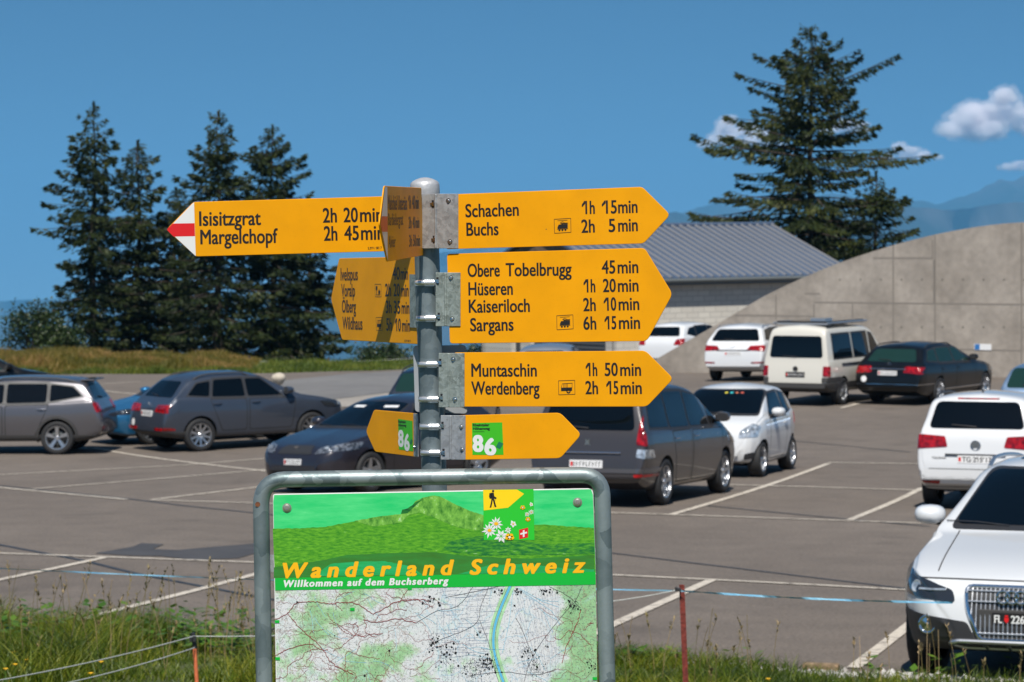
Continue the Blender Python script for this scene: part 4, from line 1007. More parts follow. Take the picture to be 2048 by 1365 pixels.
def car(name, label, cat, top, W, belt, pos, head, pm, ax, Rr, wins, anchor='rear', low=.22, tumble=19, plan=None, gw=.93, ws=None, rw=None, tail=None, headl=None, doors=(), handles=(), rails=None, cladding=None, spokes=5, style='plain', darkrim=False,
        plates=(), mirror=None, extra=None, trimm=None, group=None, glass='glass', rearglass=None, steer=0, slot=None, bumper=None, tailwrap=.16, lens=(.06, -.06), headmat='lampdark'):
    sh = Shell(top, W, belt, low, tumble, plan, gw); L = sh.L
    X0 = lambda d: L / 2 - d                            # distance from the nose -> local x
    h = R(head); fw = Vector((sin(h), cos(h), 0))
    u, ppm = pos; Y = F_PX / ppm; p = Vector(((u - 1024) / ppm, Y, 0))
    c = p + fw * (L / 2 if anchor == 'rear' else -L / 2)
    lf = Vector((-fw.y, fw.x, 0))
    g = lambda q: float(gz(np.array(q.x), np.array(q.y))) + .006
    zf, zr, zl, zr2 = g(c + fw * 1.3), g(c - fw * 1.3), g(c + lf * .75), g(c - lf * .75)
    fx = (fw * 2.6 + Vector((0, 0, zf - zr))).normalized(); ly = (lf * 1.5 + Vector((0, 0, zl - zr2))).normalized(); uz = fx.cross(ly).normalized(); ly = uz.cross(fx)
    mw = Matrix(((fx.x, ly.x, uz.x, c.x), (fx.y, ly.y, uz.y, c.y), (fx.z, ly.z, uz.z, (zf + zr) / 2), (0, 0, 0, 1)))
    root = thing(name, label, cat, mw, group)
    # body with wheel arches cut out
    body = obj('body', sh.me.copy(), [pm, M['well'], M['plastic']], root, True)
    RA = Rr * 1.13; cu = MB()
    for d in ax:
        for s in (1, -1):
            y0, y1 = sorted((s * (W / 2 - .30), s * (W / 2 + .2)))
            cu.lathe([(0, y0), (RA, y0), (RA, y1), (0, y1)], (X0(d), 0, Rr * 1.02), 'y', 36)
    co = cu.build('cutter', [M['well']]); co.data.materials.clear()
    for m_ in (pm, M['well']): co.data.materials.append(m_)
    co.data.polygons.foreach_set('material_index', np.ones(len(co.data.polygons), np.int32))
    bb = bmesh.new(); bb.from_mesh(co.data); bmesh.ops.remove_doubles(bb, verts=bb.verts[:], dist=1e-4); bmesh.ops.recalc_face_normals(bb, faces=bb.faces[:]); bb.to_mesh(co.data); bb.free()
    md = body.modifiers.new('b', 'BOOLEAN'); md.object = co; md.solver = 'EXACT'; md.operation = 'DIFFERENCE'; md.material_mode = 'INDEX'
    co.parent = root
    bpy.context.view_layer.update(); dg = bpy.context.evaluated_depsgraph_get()
    nm = bpy.data.meshes.new_from_object(body.evaluated_get(dg)); body.modifiers.clear(); old = body.data; body.data = nm
    bpy.data.objects.remove(co)
    if low and len(nm.polygons) > 100:
        mi = np.array([q.material_index for q in nm.polygons]); zc = np.array([q.center.z for q in nm.polygons])
        mi[(mi == 0) & (zc < low + .04)] = 2; nm.polygons.foreach_set('material_index', mi.astype(np.int32))
    nm.polygons.foreach_set('use_smooth', np.ones(len(nm.polygons), bool)); sharp(nm, 38)
    # wheels
    tm, rm = wheel_meshes(Rr, .225, spokes, darkrim, style)
    for i, d in enumerate(ax):
        for s in (1, -1):
            w = bpy.data.objects.new('wheel', None); COL.objects.link(w); w.parent = root; w.location = (X0(d), s * (W / 2 - .135), Rr)
            w.rotation_euler = (0, 0, (0 if s > 0 else pi) + (R(steer) if i == 0 else 0))
            obj('tyre', tm, None, w); obj('rim', rm, None, w)
    # glass
    gm, rg = M[glass], M[rearglass or glass]
    if trimm is not False:
        for s in (1, -1):
            k = MB()
            for pl in wins:
                q = np.array(pl); cc = q.mean(0); q = cc + (q - cc) * (1 + .045 / np.maximum(.2, np.abs(q - cc).max(0)))
                sh.patch(k, [(X0(a), b) for a, b in q], 'y', s, .0025, .1)
            if k.f: pbuild(k, 'window_trim', [M['plastic']], root)
    for pl in wins:
        for s in (1, -1):
            k = MB(); sh.patch(k, round_poly([(X0(a), b) for a, b in pl], .045, 3), 'y', s, .0055, .1)
            if k.f: pbuild(k, 'side_window', [gm], root)
    if ws:
        k = MB(); (y0, z0), (y1, z1) = ws; q = [(-y0, z0), (y0, z0), (y1, z1), (-y1, z1)]; k2 = MB(); sh.patch(k2, round_poly([(a * 1.035, z1 + .02 if b == z1 else z0 - .035) for a, b in q], .06, 3), 'x', 1, .0025, .12)
        o2 = pbuild(k2, 'windscreen', [M['plastic']], root); sh.patch(k, round_poly(q, .07, 4), 'x', 1, .0055, .12); pbuild(k, 'pane', [gm], o2)
        for yy in (.34, -.30):
            a, na = sh.surf('x', 1, yy, z0 - .01); b2, nb = sh.surf('x', 1, yy - .48, z0 + .012); k = MB(); k.tube([a + na * .012, a.lerp(b2, .5) + na * .022, b2 + nb * .012], .0045, 6); k.build('wiper', M['plastic'], o2)
    if rw:
        k = MB(); q = [(-rw[0][0], rw[0][1]), (rw[0][0], rw[0][1]), (rw[1][0], rw[1][1]), (-rw[1][0], rw[1][1])]; sh.patch(k, round_poly(q, .08, 4), 'x', -1, .0045, .12); o2 = pbuild(k, 'rear_window', [rg], root)
        a, na = sh.surf('x', -1, 0, rw[0][1] + .02); b2, nb = sh.surf('x', -1, .36, rw[0][1] + .05); k = MB(); k.tube([a + na * .015, a.lerp(b2, .5) + na * .02, b2 + nb * .012], [.014, .009, .007], 6); k.build('wiper', M['plastic'], o2)
    for pl in (tail or []):
        for s in (1, -1):
            k = MB(); q = pl if s > 0 else mirror_poly(pl); sh.patch(k, round_poly(q, .025, 3), 'x', -1, .008, tailwrap); 
            if k.f: pbuild(k, 'taillight', [M['redlamp']], root)
    for pl in (headl or []):
        for s in (1, -1):
            k = MB(); q = pl if s > 0 else mirror_poly(pl); sh.patch(k, round_poly(q, .03, 3), 'x', 1, .007, .02)
            if not k.f: continue
            o2 = pbuild(k, 'headlight', [M[headmat]], root); cy = sum(a for a, b in pl) / len(pl) * s; cz = sum(b for a, b in pl) / len(pl)
            for dy in lens:
                a, na = sh.surf('x', 1, cy + dy * s, cz); k = MB(); k.lathe([(.042, .0), (.045, .008), (.040, .010), (.026, .004), (0, .009)], n=18); o3 = k.build('lens', M['lamp'], o2, rot_axis(a + na * .004, a + na + Vector((.5, 0, 0))), smooth=True)
    for pl in doors:
        for s in (1, -1):
            k = MB(); q = [(X0(a), b) for a, b in pl]; sh.patch(k, round_poly(q, .05, 3), 'y', s, .0012, .1, 1)
            cq = np.array(q).mean(0); q2 = [tuple(cq + (np.array(p_) - cq) * (1 - .016 / np.maximum(.1, np.abs(np.array(p_) - cq)))) for p_ in q]
            sh.patch(k, round_poly(q2, .05, 3), 'y', s, .0022, .1, 0)
            if k.f:
                o2 = pbuild(k, 'door', [pm, M['seam']], root); a_ = max(p_[0] for p_ in pl) - .16
                if handles:
                    a, na = sh.surf('y', s, X0(a_), handles[0]); k = MB(); k.tube([a + Vector((-.10, 0, 0)) + na * .012, a + na * .034, a + Vector((.10, 0, 0)) + na * .012], [.011, .014, .011], 8); k.build('handle', M['chrome'] if len(handles) > 1 else pm, o2, smooth=True)
    if cladding:
        for s in (1, -1):
            k = MB()
            for d in ax:
                n_ = 14
                for i in range(n_):
                    a0, a1 = pi * i / n_ * 1.12 - .19, pi * (i + 1) / n_ * 1.12 - .19; ri, ro = RA * .995, RA + cladding
                    q = [(X0(d) + r_ * cos(a_), Rr * 1.02 + r_ * sin(a_)) for r_, a_ in ((ri, a0), (ro, a0), (ro, a1), (ri, a1))]
                    sh.patch(k, q, 'y', s, .026, .02)
            q = [(X0(ax[0]) - RA, low + .02), (X0(ax[0]) - RA, low + .14), (X0(ax[1]) + RA, low + .14), (X0(ax[1]) + RA, low + .02)]; sh.patch(k, q, 'y', s, .010, .02)
            if k.f: pbuild(k, 'cladding', [M['clad']], root)
    if mirror:
        d, z = mirror
        for s in (1, -1):
            a, na = sh.surf('y', s, X0(d), z); mc = a + Vector((.0, s * .12, .055)); k = MB(); n_ = 10
            rings = []
            for i, (dx, sc) in enumerate(((-.075, .80), (-.07, .98), (-.02, 1.02), (.05, .88), (.09, .6), (.105, .2))):
                for j in range(16):
                    t = 2 * pi * j / 16; e = 2.6; cy = abs(cos(t)) ** (2 / e) * (1 if cos(t) >= 0 else -1); cz = abs(sin(t)) ** (2 / e) * (1 if sin(t) >= 0 else -1); rings.append(mc + Vector((dx, cy * .115 * sc, cz * .075 * sc + .01)))
            k.add(rings, [(i * 16 + j, i * 16 + (j + 1) % 16, (i + 1) * 16 + (j + 1) % 16, (i + 1) * 16 + j) for i in range(5) for j in range(16)] + [tuple(range(80, 96))])
            o2 = k.build('mirror', pm, root, smooth=True)
            k = MB(); k.tube([a + Vector((0, -s * .02, .0)), mc + Vector((0, -s * .06, -.045))], .022, 8); k.add(rings[:16], [tuple(range(16))]); k.build('mirror_foot', M['plastic'], o2)
    if rails:
        d0, d1, mm = rails
        for s in (1, -1):
            k = MB(); pts = []
            for i in range(9):
                d = d0 + (d1 - d0) * i / 8; wy = s * rail_y(sh, X0(d)); a, na = sh.surf('z', 1, X0(d), wy); pts.append(a + Vector((0, 0, .0 if i in (0, 8) else .05)))
            k.tube(pts, .016, 8); k.build('roof_rail', M[mm], root, smooth=True)
    for end, z, wid, hei, col, body_t in plates:
        s = 1 if end == 'front' else -1
        a, na = sh.surf('x', s, 0, z); M4 = Matrix(((0, 0, s, a.x + s * .014), (s, 0, 0, 0), (0, 1, 0, z), (0, 0, 0, 1)))
        k = MB(); k.prism(round_poly([(-wid / 2, -hei / 2), (wid / 2, -hei / 2), (wid / 2, hei / 2), (-wid / 2, hei / 2)], .008, 2), -.03, 0)
        o2 = k.build('licence_plate', M['plate'] if col == 'w' else M['black'], root, M4)
        if body_t:
            k = MB(); body_t(k); k.build('plate_lettering', [M['black'] if col == 'w' else M['white'], M['red']], o2, M4)
    if slot:   # front grille outlines
        for q, mm, off in slot:
            k = MB(); sh.patch(k, round_poly(q, .03, 3), 'x', 1, off, .02)
            if k.f: pbuild(k, 'grille' if mm != 'fog' else 'fog_recess', [M['plastic' if mm == 'fog' else mm]], root)
    if bumper:
        for nm_, q, axis, s, mm, off in bumper:
            k = MB(); sh.patch(k, round_poly(q, .02, 3), axis, s, off, .02)
            if k.f: pbuild(k, nm_, [M[mm]], root)
    if extra: extra(root, sh, X0)
    return root
def rail_y(sh, x):
    """half width of the roof where its rails stand"""
    for y in np.arange(.35, .9, .02):
        a, na = sh.surf('z', 1, x, y)
        if na.z < .82: return y - .03
    return .6

def dots(n, w, seed):
    """characters too small in the picture to read: dark strokes"""
    def f(k):
        r = random.Random(seed); k.cur = 1; k.flat([(-w * .47, -.032), (-w * .40, -.032), (-w * .40, .032), (-w * .47, .032)], .002); k.cur = 0
        for i in range(n):
            x = -w * .36 + (w * .78) * i / (n - 1); k.flat([(x - .014, -.03), (x - .004, -.03), (x - .004, .03), (x - .014, .03)], .002)
            y = r.choice([-.03, 0, .022]); k.flat([(x - .004, y), (x + .014, y), (x + .014, y + .010), (x - .004, y + .010)], .002)
            if r.random() < .6: k.flat([(x + .006, -.03 if y > 0 else 0), (x + .014, -.03 if y > 0 else 0), (x + .014, .0 if y > 0 else .03), (x + .006, 0 if y > 0 else .03)], .0021)
    return f
def ring_emblem(root, sh, s, y, z, r, t, inner=None, m='emb', name='emblem'):
    a, na = sh.surf('x', s, y, z); M4 = Matrix(((0, 0, s, a.x + s * .008), (s, 0, 0, y), (0, 1, 0, z), (0, 0, 0, 1)))
    k = MB(); k.torus((0, 0, .002), r, t)
    if inner: inner(k, r)
    return k.build(name, M[m], root, M4, smooth=True)
def vw(k, r):
    for pts in ([(-.45, .80), (0, -.05), (.45, .80)], [(-.88, .35), (-.42, -.80), (0, .10), (.42, -.80), (.88, .35)]): k.ribbon([(x * r, y * r) for x, y in pts], r * .17, .004)
    k.lathe([(r, -.001), (0, -.001)], n=20)
def star(k, r):
    for a in (90, 210, 330): k.flat([(r * cos(R(a)), r * sin(R(a))), (r * .14 * cos(R(a + 60)), r * .14 * sin(R(a + 60))), (0, 0), (r * .14 * cos(R(a - 60)), r * .14 * sin(R(a - 60)))], .003)

# --- white estate in front with the lattice grille
def audi_extra(root, sh, X0):
    s = 1
    gx = sh.surf('x', 1, 0, .70)[0].x
    o_q = [(-.36, .70), (.36, .70), (.345, .55), (.26, .335), (-.26, .335), (-.345, .55)]
    k = MB()
    def GP(y, z, d=.0): a, na = sh.surf('x', 1, y, z); return Vector((a.x + .012 + d, y, z))
    pts = [GP(*p) for p in round_poly(o_q, .05, 3)]; k.tube(pts + [pts[0]], .015, 8); k.build('grille_frame', M['chrome'], root, smooth=True)
    def hw(z): return np.interp(z, [.335, .55, .70], [.26, .345, .36])
    k = MB()
    for i in range(23):
        y = -.345 + .69 * i / 22
        zs = [z for z in np.arange(.345, .70, .015) if hw(z) > abs(y) + .01]
        if len(zs) > 1: k.tube([GP(y, zs[0]), GP(y, (zs[0] + zs[-1]) / 2), GP(y, zs[-1])], 0.0048, 6)
    for z in (.672, .60, .385): k.tube([GP(-hw(z), z, .004), GP(0, z, .004), GP(hw(z), z, .004)], .007, 6)
    k.build('grille_bars', M['bars'], root, smooth=True)
    k = MB(); c = GP(0, .485, -.012); k.box((c.x, 0, .485), (.02, .54, .125)); bevel(k.build('plate_holder', M['clad'], root), .006)
    for i in range(4): ring_pos(root, GP, -.093 + i * .062, .635)
    for sd in (1, -1):
        a, na = sh.surf('x', 1, sd * .63, .425); k = MB(); m4 = rot_axis(a + Vector((.012, 0, 0)), a + Vector((1, sd * .15, 0)))
        k.torus((0, 0, .004), .058, .009); k.lathe([(.05, 0), (0, .006)], n=20); k.build('fog_lamp', M['chrome'], root, m4, smooth=True)
    k = MB()
    def L2(y, z): a, na = sh.surf('x', 1, y, z); return Vector((a.x + .018, y, z))
    q = [(-.50, .29), (-.42, .325), (.42, .325), (.50, .29), (.40, .255), (-.40, .255)]
    pp = [L2(*p) for p in round_poly(q, .03, 3)]; k.tube(pp + [pp[0]], .016, 8)
    for y in (-.24, -.08, .08, .24): k.tube([L2(y, .325), L2(y, .255)], .014, 8)
    k.build('skid_plate', M['alu'], root, smooth=True)
    k = MB(); sh.patch(k, round_poly([(X0(2.55), .42), (X0(2.55), -.42), (X0(3.35), -.40), (X0(3.35), .40)], .06, 3), 'z', 1, .005, .3); pbuild(k, 'sunroof', [M['glass']], root)
    for sd in (1, -1):
        for z0, y0, y1 in ((.67, .50, .70),):
            k = MB(); a = [sh.surf('x', 1, sd * yy, z0 - .02 * (yy - .5))[0] + Vector((.014, 0, 0)) for yy in np.linspace(y0, y1, 5)]; k.tube(a, .010, 6); k.build('light_strip', M['lamp'], root, smooth=True)
def ring_pos(root, GP, y, z):
    c = GP(y, z, .030); k = MB(); k.torus((0, 0, 0), .042, .008); k.build('emblem_ring', M['chrome'], root, Matrix(((0, 0, 1, c.x), (1, 0, 0, y), (0, 1, 0, z), (0, 0, 0, 1))), smooth=True)
def fl_plate(k):
    text_into(k, 'FL', (-.155, -.026), (-.10, -.026), .052, .002, .03); text_into(k, '226', (-.04, -.026), (.055, -.026), .052, .002, .03); text_into(k, '41', (.075, -.026), (.13, -.026), .052, .002, .03)
    k.cur = 1; k.flat([(-.085, .012), (-.055, .012), (-.055, -.012), (-.07, -.026), (-.085, -.012)], .002); k.flat([(-.082, .016), (-.058, .016), (-.06, .028), (-.08, .028)], .002); k.cur = 0
estate_plan = [(0, .50), (.03, .66), (.10, .78), (.30, .905), (.7, .975), (2.3, 1), (3.9, .985), (4.4, .93), (4.65, .84), (4.70, .76), (4.72, .7)]
car('parked_car', 'white estate car facing the viewer with chrome lattice grille and dark wheel arch cladding', 'car',
    [(0, .36), (0, .44), (.02, .56), (.05, .68), (.13, .745), (.5, .85), (1.15, .955), (1.34, .985), (1.40, 1.01), (2.1, 1.375), (2.35, 1.46), (2.9, 1.50), (3.5, 1.485), (4.1, 1.43), (4.3, 1.36), (4.56, 1.05), (4.68, .98), (4.71, .7), (4.72, .55)], 1.84,
    [(0, .9), (1.4, .98), (3, 1.0), (4.4, 1.04), (4.72, 1.04)], (2034, 291), 200.5, M['pwhite'], (.88, 3.69), .335,
    [[(1.72, 1.02), (2.55, 1.03), (2.55, 1.36), (2.26, 1.33)], [(2.62, 1.03), (3.5, 1.04), (3.5, 1.365), (2.62, 1.37)], [(3.57, 1.05), (4.2, 1.09), (3.98, 1.32), (3.57, 1.355)]], 'front', low=.24, plan=estate_plan,
    ws=((.72, 1.035), (.565, 1.415)), rw=((.58, 1.08), (.48, 1.34)), tail=[[(.45, .9), (.85, .9), (.85, 1.02), (.45, 1.02)]], headl=[[(.43, .585), (.80, .615), (.915, .66), (.915, .755), (.84, .785), (.45, .665)]],
    doors=[[(1.45, .34), (2.55, .34), (2.55, .98), (1.45, .95)], [(2.59, .34), (3.35, .34), (3.55, .99), (2.59, .98)]], handles=(.88, 1), rails=(2.45, 4.2, 'alu'), cladding=.07, mirror=(1.66, 1.02), plates=[('front', .485, .34, .085, 'b', fl_plate)],
    slot=[([(-.36, .70), (.36, .70), (.345, .55), (.26, .335), (-.26, .335), (-.345, .55)], 'plastic', .004), ([(.345, .455), (.84, .515), (.87, .37), (.285, .33)], 'fog', .008), ([(-.345, .455), (-.84, .515), (-.87, .37), (-.285, .33)], 'fog', .008)],
    bumper=[('bonnet_gap', [(-.85, .742), (.85, .742), (.85, .735), (-.85, .735)], 'x', 1, 'seam', .003), ('bonnet_edge', [(1.0, .665), (2.1, .60), (2.1, .592), (1.0, .657)], 'z', 1, 'seam', .003), ('bonnet_edge', [(1.0, -.665), (2.1, -.60), (2.1, -.592), (1.0, -.657)], 'z', 1, 'seam', .003), ('lower_bumper', [(-.92, .385), (.92, .385), (.88, .24), (-.88, .24)], 'x', 1, 'clad', .006), ('bumper_corner', [(.80, .52), (.915, .54), (.915, .385), (.82, .385)], 'x', 1, 'clad', .006), ('bumper_corner', [(-.80, .52), (-.915, .54), (-.915, .385), (-.82, .385)], 'x', 1, 'clad', .006)], extra=audi_extra, spokes=5, style='twin', lens=(-.0,))

# --- white van-like car seen from behind
def touran_extra(root, sh, X0):
    ring_emblem(root, sh, -1, 0, .93, .068, .008, vw)
    k = MB(); k.box((X0(4.30) - .085, 0, .80), (.03, .86, .022)); k.build('tailgate_trim', M['plastic'], root)
    a, na = sh.surf('z', 1, X0(3.75), 0); k = MB(); k.tube([a, a + Vector((-.07, 0, .05))], [.018, .006], 8); k.build('antenna', M['plastic'], root, smooth=True)
    k = MB(); sh.patch(k, [(-.30, 1.578), (.30, 1.578), (.30, 1.596), (-.30, 1.596)], 'x', -1, .006, .02); 
    if k.f: pbuild(k, 'brake_light', [M['redlamp']], root)
    k = MB(); text_into(k, 'TOURAN', (-.62, 0), (-.42, 0), .03, 0, .02); a, na = sh.surf('x', -1, .52, .735); k.build('model_lettering', M['clad'], root, Matrix(((0, 0, -1, a.x - .006), (-1, 0, 0, 0), (0, 1, 0, .735), (0, 0, 0, 1))))
def tg_plate(k): 
    k.cur = 1; k.flat([(-.235, -.03), (-.20, -.03), (-.20, .03), (-.235, .03)], .002); k.cur = 0
    text_into(k, 'TG·215 17', (-.185, -.034), (.235, -.034), .068, .002, .02)
mpv_top = [(0, .42), (0, .5), (.03, .7), (.15, .82), (.6, .97), (1.0, 1.06), (1.12, 1.09), (1.9, 1.52), (2.2, 1.61), (3.0, 1.655), (3.9, 1.635), (4.06, 1.60), (4.12, 1.56), (4.20, 1.36), (4.28, 1.13), (4.33, 1.04), (4.37, .80), (4.40, .66), (4.40, .5)]
hatch_plan = lambda L: [(0, .55), (.03, .68), (.12, .80), (.35, .925), (.8, .985), (L / 2, 1), (L - .8, .985), (L - .35, .975), (L - .15, .955), (L - .05, .93), (L - .01, .90), (L, .86)]
def win_row(ds, z0, z1, slope=0): return [[(a, z0), (b, z0), (b2, z1), (a2, z1)] for a, b, a2, b2 in ds]
car('parked_car', 'white family car seen from behind with a broad dark rear window and a round badge', 'car', mpv_top, 1.794, [(0, .95), (1.1, 1.03), (4.4, 1.10)], (1950, 141), 20, M['pwhite'], (.86, 3.54), .325,
    [[(1.45, 1.1), (2.25, 1.11), (2.25, 1.5), (2.02, 1.47)], [(2.32, 1.11), (3.15, 1.12), (3.15, 1.51), (2.32, 1.51)], [(3.22, 1.13), (3.95, 1.15), (3.85, 1.48), (3.22, 1.51)]], 'rear', low=.24, plan=hatch_plan(4.4), tumble=13,
    ws=((.72, 1.13), (.58, 1.55)), rw=((.685, 1.165), (.585, 1.545)), tail=[[(.40, .905), (.88, .87), (.88, 1.085), (.44, 1.055)]], headl=[[(.45, .68), (.85, .72), (.85, .86), (.5, .8)]],
    doors=[[(1.3, .32), (2.25, .32), (2.25, 1.05), (1.2, 1.03)], [(2.3, .32), (3.1, .32), (3.3, 1.08), (2.3, 1.06)]], handles=(.92,), rails=(2.2, 3.95, 'plastic'), mirror=(1.35, 1.1), plates=[('rear', .735, .50, .11, 'w', tg_plate)],
    bumper=[('reflector', [(.52, .375), (.82, .39), (.82, .425), (.50, .43)], 'x', -1, 'redlamp', .006), ('reflector', [(-.52, .375), (-.82, .39), (-.82, .425), (-.50, .43)], 'x', -1, 'redlamp', .006), ('bumper_lip', [(-.84, .335), (.84, .335), (.84, .325), (-.84, .325)], 'x', -1, 'seam', .003),
            ('tailgate_gap', [(-.66, .60), (.66, .60), (.66, .592), (-.66, .592)], 'x', -1, 'seam', .003)], extra=touran_extra)

# --- grey people carrier
def mpv_extra(root, sh, X0):
    a, na = sh.surf('x', -1, 0, .92); k = MB(); k.flat([(-.035, .05), (.0, .025), (.04, .045), (.03, -.01), (.05, -.05), (0, -.03), (-.045, -.05), (-.025, 0)], .004); k.build('emblem', M['emb'], root, Matrix(((0, 0, -1, a.x - .006), (-1, 0, 0, 0), (0, 1, 0, .93), (0, 0, 0, 1))))
    k = MB(); q = [sh.surf('x', -1, y, .785)[0] + Vector((-.016, 0, 0)) for y in np.linspace(-.52, .52, 9)]; k.tube(q, .014, 8); k.build('tailgate_trim', M['chrome'], root, smooth=True)
car('parked_car', 'dark grey people carrier with tall red taillights parked beside a small white car', 'car',
    [(0, .42), (0, .5), (.03, .7), (.18, .84), (.7, .99), (.95, 1.06), (1.9, 1.60), (2.3, 1.71), (3.2, 1.755), (4.2, 1.72), (4.38, 1.67), (4.46, 1.58), (4.58, 1.18), (4.64, 1.06), (4.70, .78), (4.73, .62), (4.73, .48)], 1.854,
    [(0, .98), (1.0, 1.04), (4.73, 1.10)], (1172, 140), 22, M['pmpv'], (.98, 3.80), .335, [[(1.2, 1.08), (1.62, 1.09), (1.62, 1.36), (1.55, 1.33)], [(1.68, 1.09), (2.6, 1.1), (2.6, 1.60), (2.0, 1.53)], [(2.67, 1.1), (3.5, 1.11), (3.5, 1.62), (2.67, 1.61)], [(3.57, 1.12), (4.38, 1.14), (4.22, 1.58), (3.57, 1.61)]],
    'rear', low=.22, plan=hatch_plan(4.73), tumble=13, ws=((.74, 1.12), (.6, 1.62)), rw=((.70, 1.10), (.60, 1.60)), tail=[[(.74, .90), (.90, .88), (.88, 1.36), (.78, 1.38)]], headl=[[(.45, .72), (.88, .75), (.88, .95), (.5, .85)]],
    doors=[[(1.2, .30), (2.6, .30), (2.6, 1.05), (1.1, 1.03)], [(2.66, .30), (3.3, .30), (3.5, 1.06), (2.66, 1.06)]], handles=(.95, 1), mirror=(1.25, 1.12), plates=[('rear', .62, .50, .11, 'w', dots(9, .5, 2))], glass='glass', spokes=7,
    bumper=[('bumper_strip', [(-.90, .56), (.90, .56), (.90, .50), (-.90, .50)], 'x', -1, 'pgrey', .012), ('reflector', [(.72, .44), (.90, .44), (.90, .485), (.72, .485)], 'x', -1, 'redlamp', .008), ('reflector', [(-.72, .44), (-.90, .44), (-.90, .485), (-.72, .485)], 'x', -1, 'redlamp', .008),
            ('reflector', [(.75, .72), (.9, .70), (.9, .83), (.76, .84)], 'x', -1, 'lamp', .008), ('reflector', [(-.75, .72), (-.9, .70), (-.9, .83), (-.76, .84)], 'x', -1, 'lamp', .008)], extra=mpv_extra)

# --- tiny white city car
def iq_extra(root, sh, X0):
    cols = [('a', (.5, .42, .05)), ('b', (.05, .40, .42)), ('c', (.4, .12, .06)), ('d', (.4, .08, .05))]
    for i, (nn, c) in enumerate(cols):
        a, na = sh.surf('x', 1, .05 + .09 * i - .05, 1.375); k = MB(); m_ = rot_axis(a + na * .0085, a + na); k.lathe([(.03, 0), (0, .0005)], n=12); k.build('sticker', mat('sticker_' + nn, c, .4), root, m_)
    ring_emblem(root, sh, 1, 0, .80, .05, .006)
car('parked_car', 'tiny white city car facing the viewer with four round stickers along the windscreen', 'car',
    [(0, .42), (0, .5), (.04, .68), (.10, .82), (.30, .93), (.52, 1.0), (.60, 1.03), (1.2, 1.38), (1.45, 1.47), (1.9, 1.505), (2.4, 1.47), (2.65, 1.36), (2.85, 1.08), (2.93, .92), (2.98, .7), (2.985, .5)], 1.68, [(0, .93), (.6, .98), (2.98, 1.05)],
    (1418, 119.5), 200, M['pwhite'], (.50, 2.50), .295, [[(.98, 1.0), (1.95, 1.02), (1.9, 1.38), (1.36, 1.36)], [(2.02, 1.03), (2.5, 1.08), (2.4, 1.32), (2.0, 1.38)]], 'front', low=.20, tumble=16, plan=[(0, .60), (.03, .74), (.10, .85), (.3, .96), (.6, 1), (2.3, 1), (2.7, .95), (2.9, .86), (2.97, .78), (2.985, .7)],
    ws=((.70, 1.045), (.60, 1.42)), rw=((.6, 1.1), (.5, 1.36)), tail=[[(.6, .8), (.82, .8), (.82, 1), (.6, 1)]], headl=[[(.50, .66), (.78, .68), (.80, .86), (.70, .90), (.52, .78)]], doors=[[(.92, .28), (2.0, .28), (2.08, .98), (.92, .96)]], handles=(.86,), mirror=(1.12, 1.0),
    plates=[], slot=[([(-.36, .34), (.36, .34), (.30, .46), (-.30, .46)], 'plastic', .006), ([(.58, .30), (.80, .33), (.80, .44), (.60, .40)], 'fog', .006), ([(-.58, .30), (-.80, .33), (-.80, .44), (-.60, .40)], 'fog', .006)], extra=iq_extra, spokes=8, headmat='lamp')

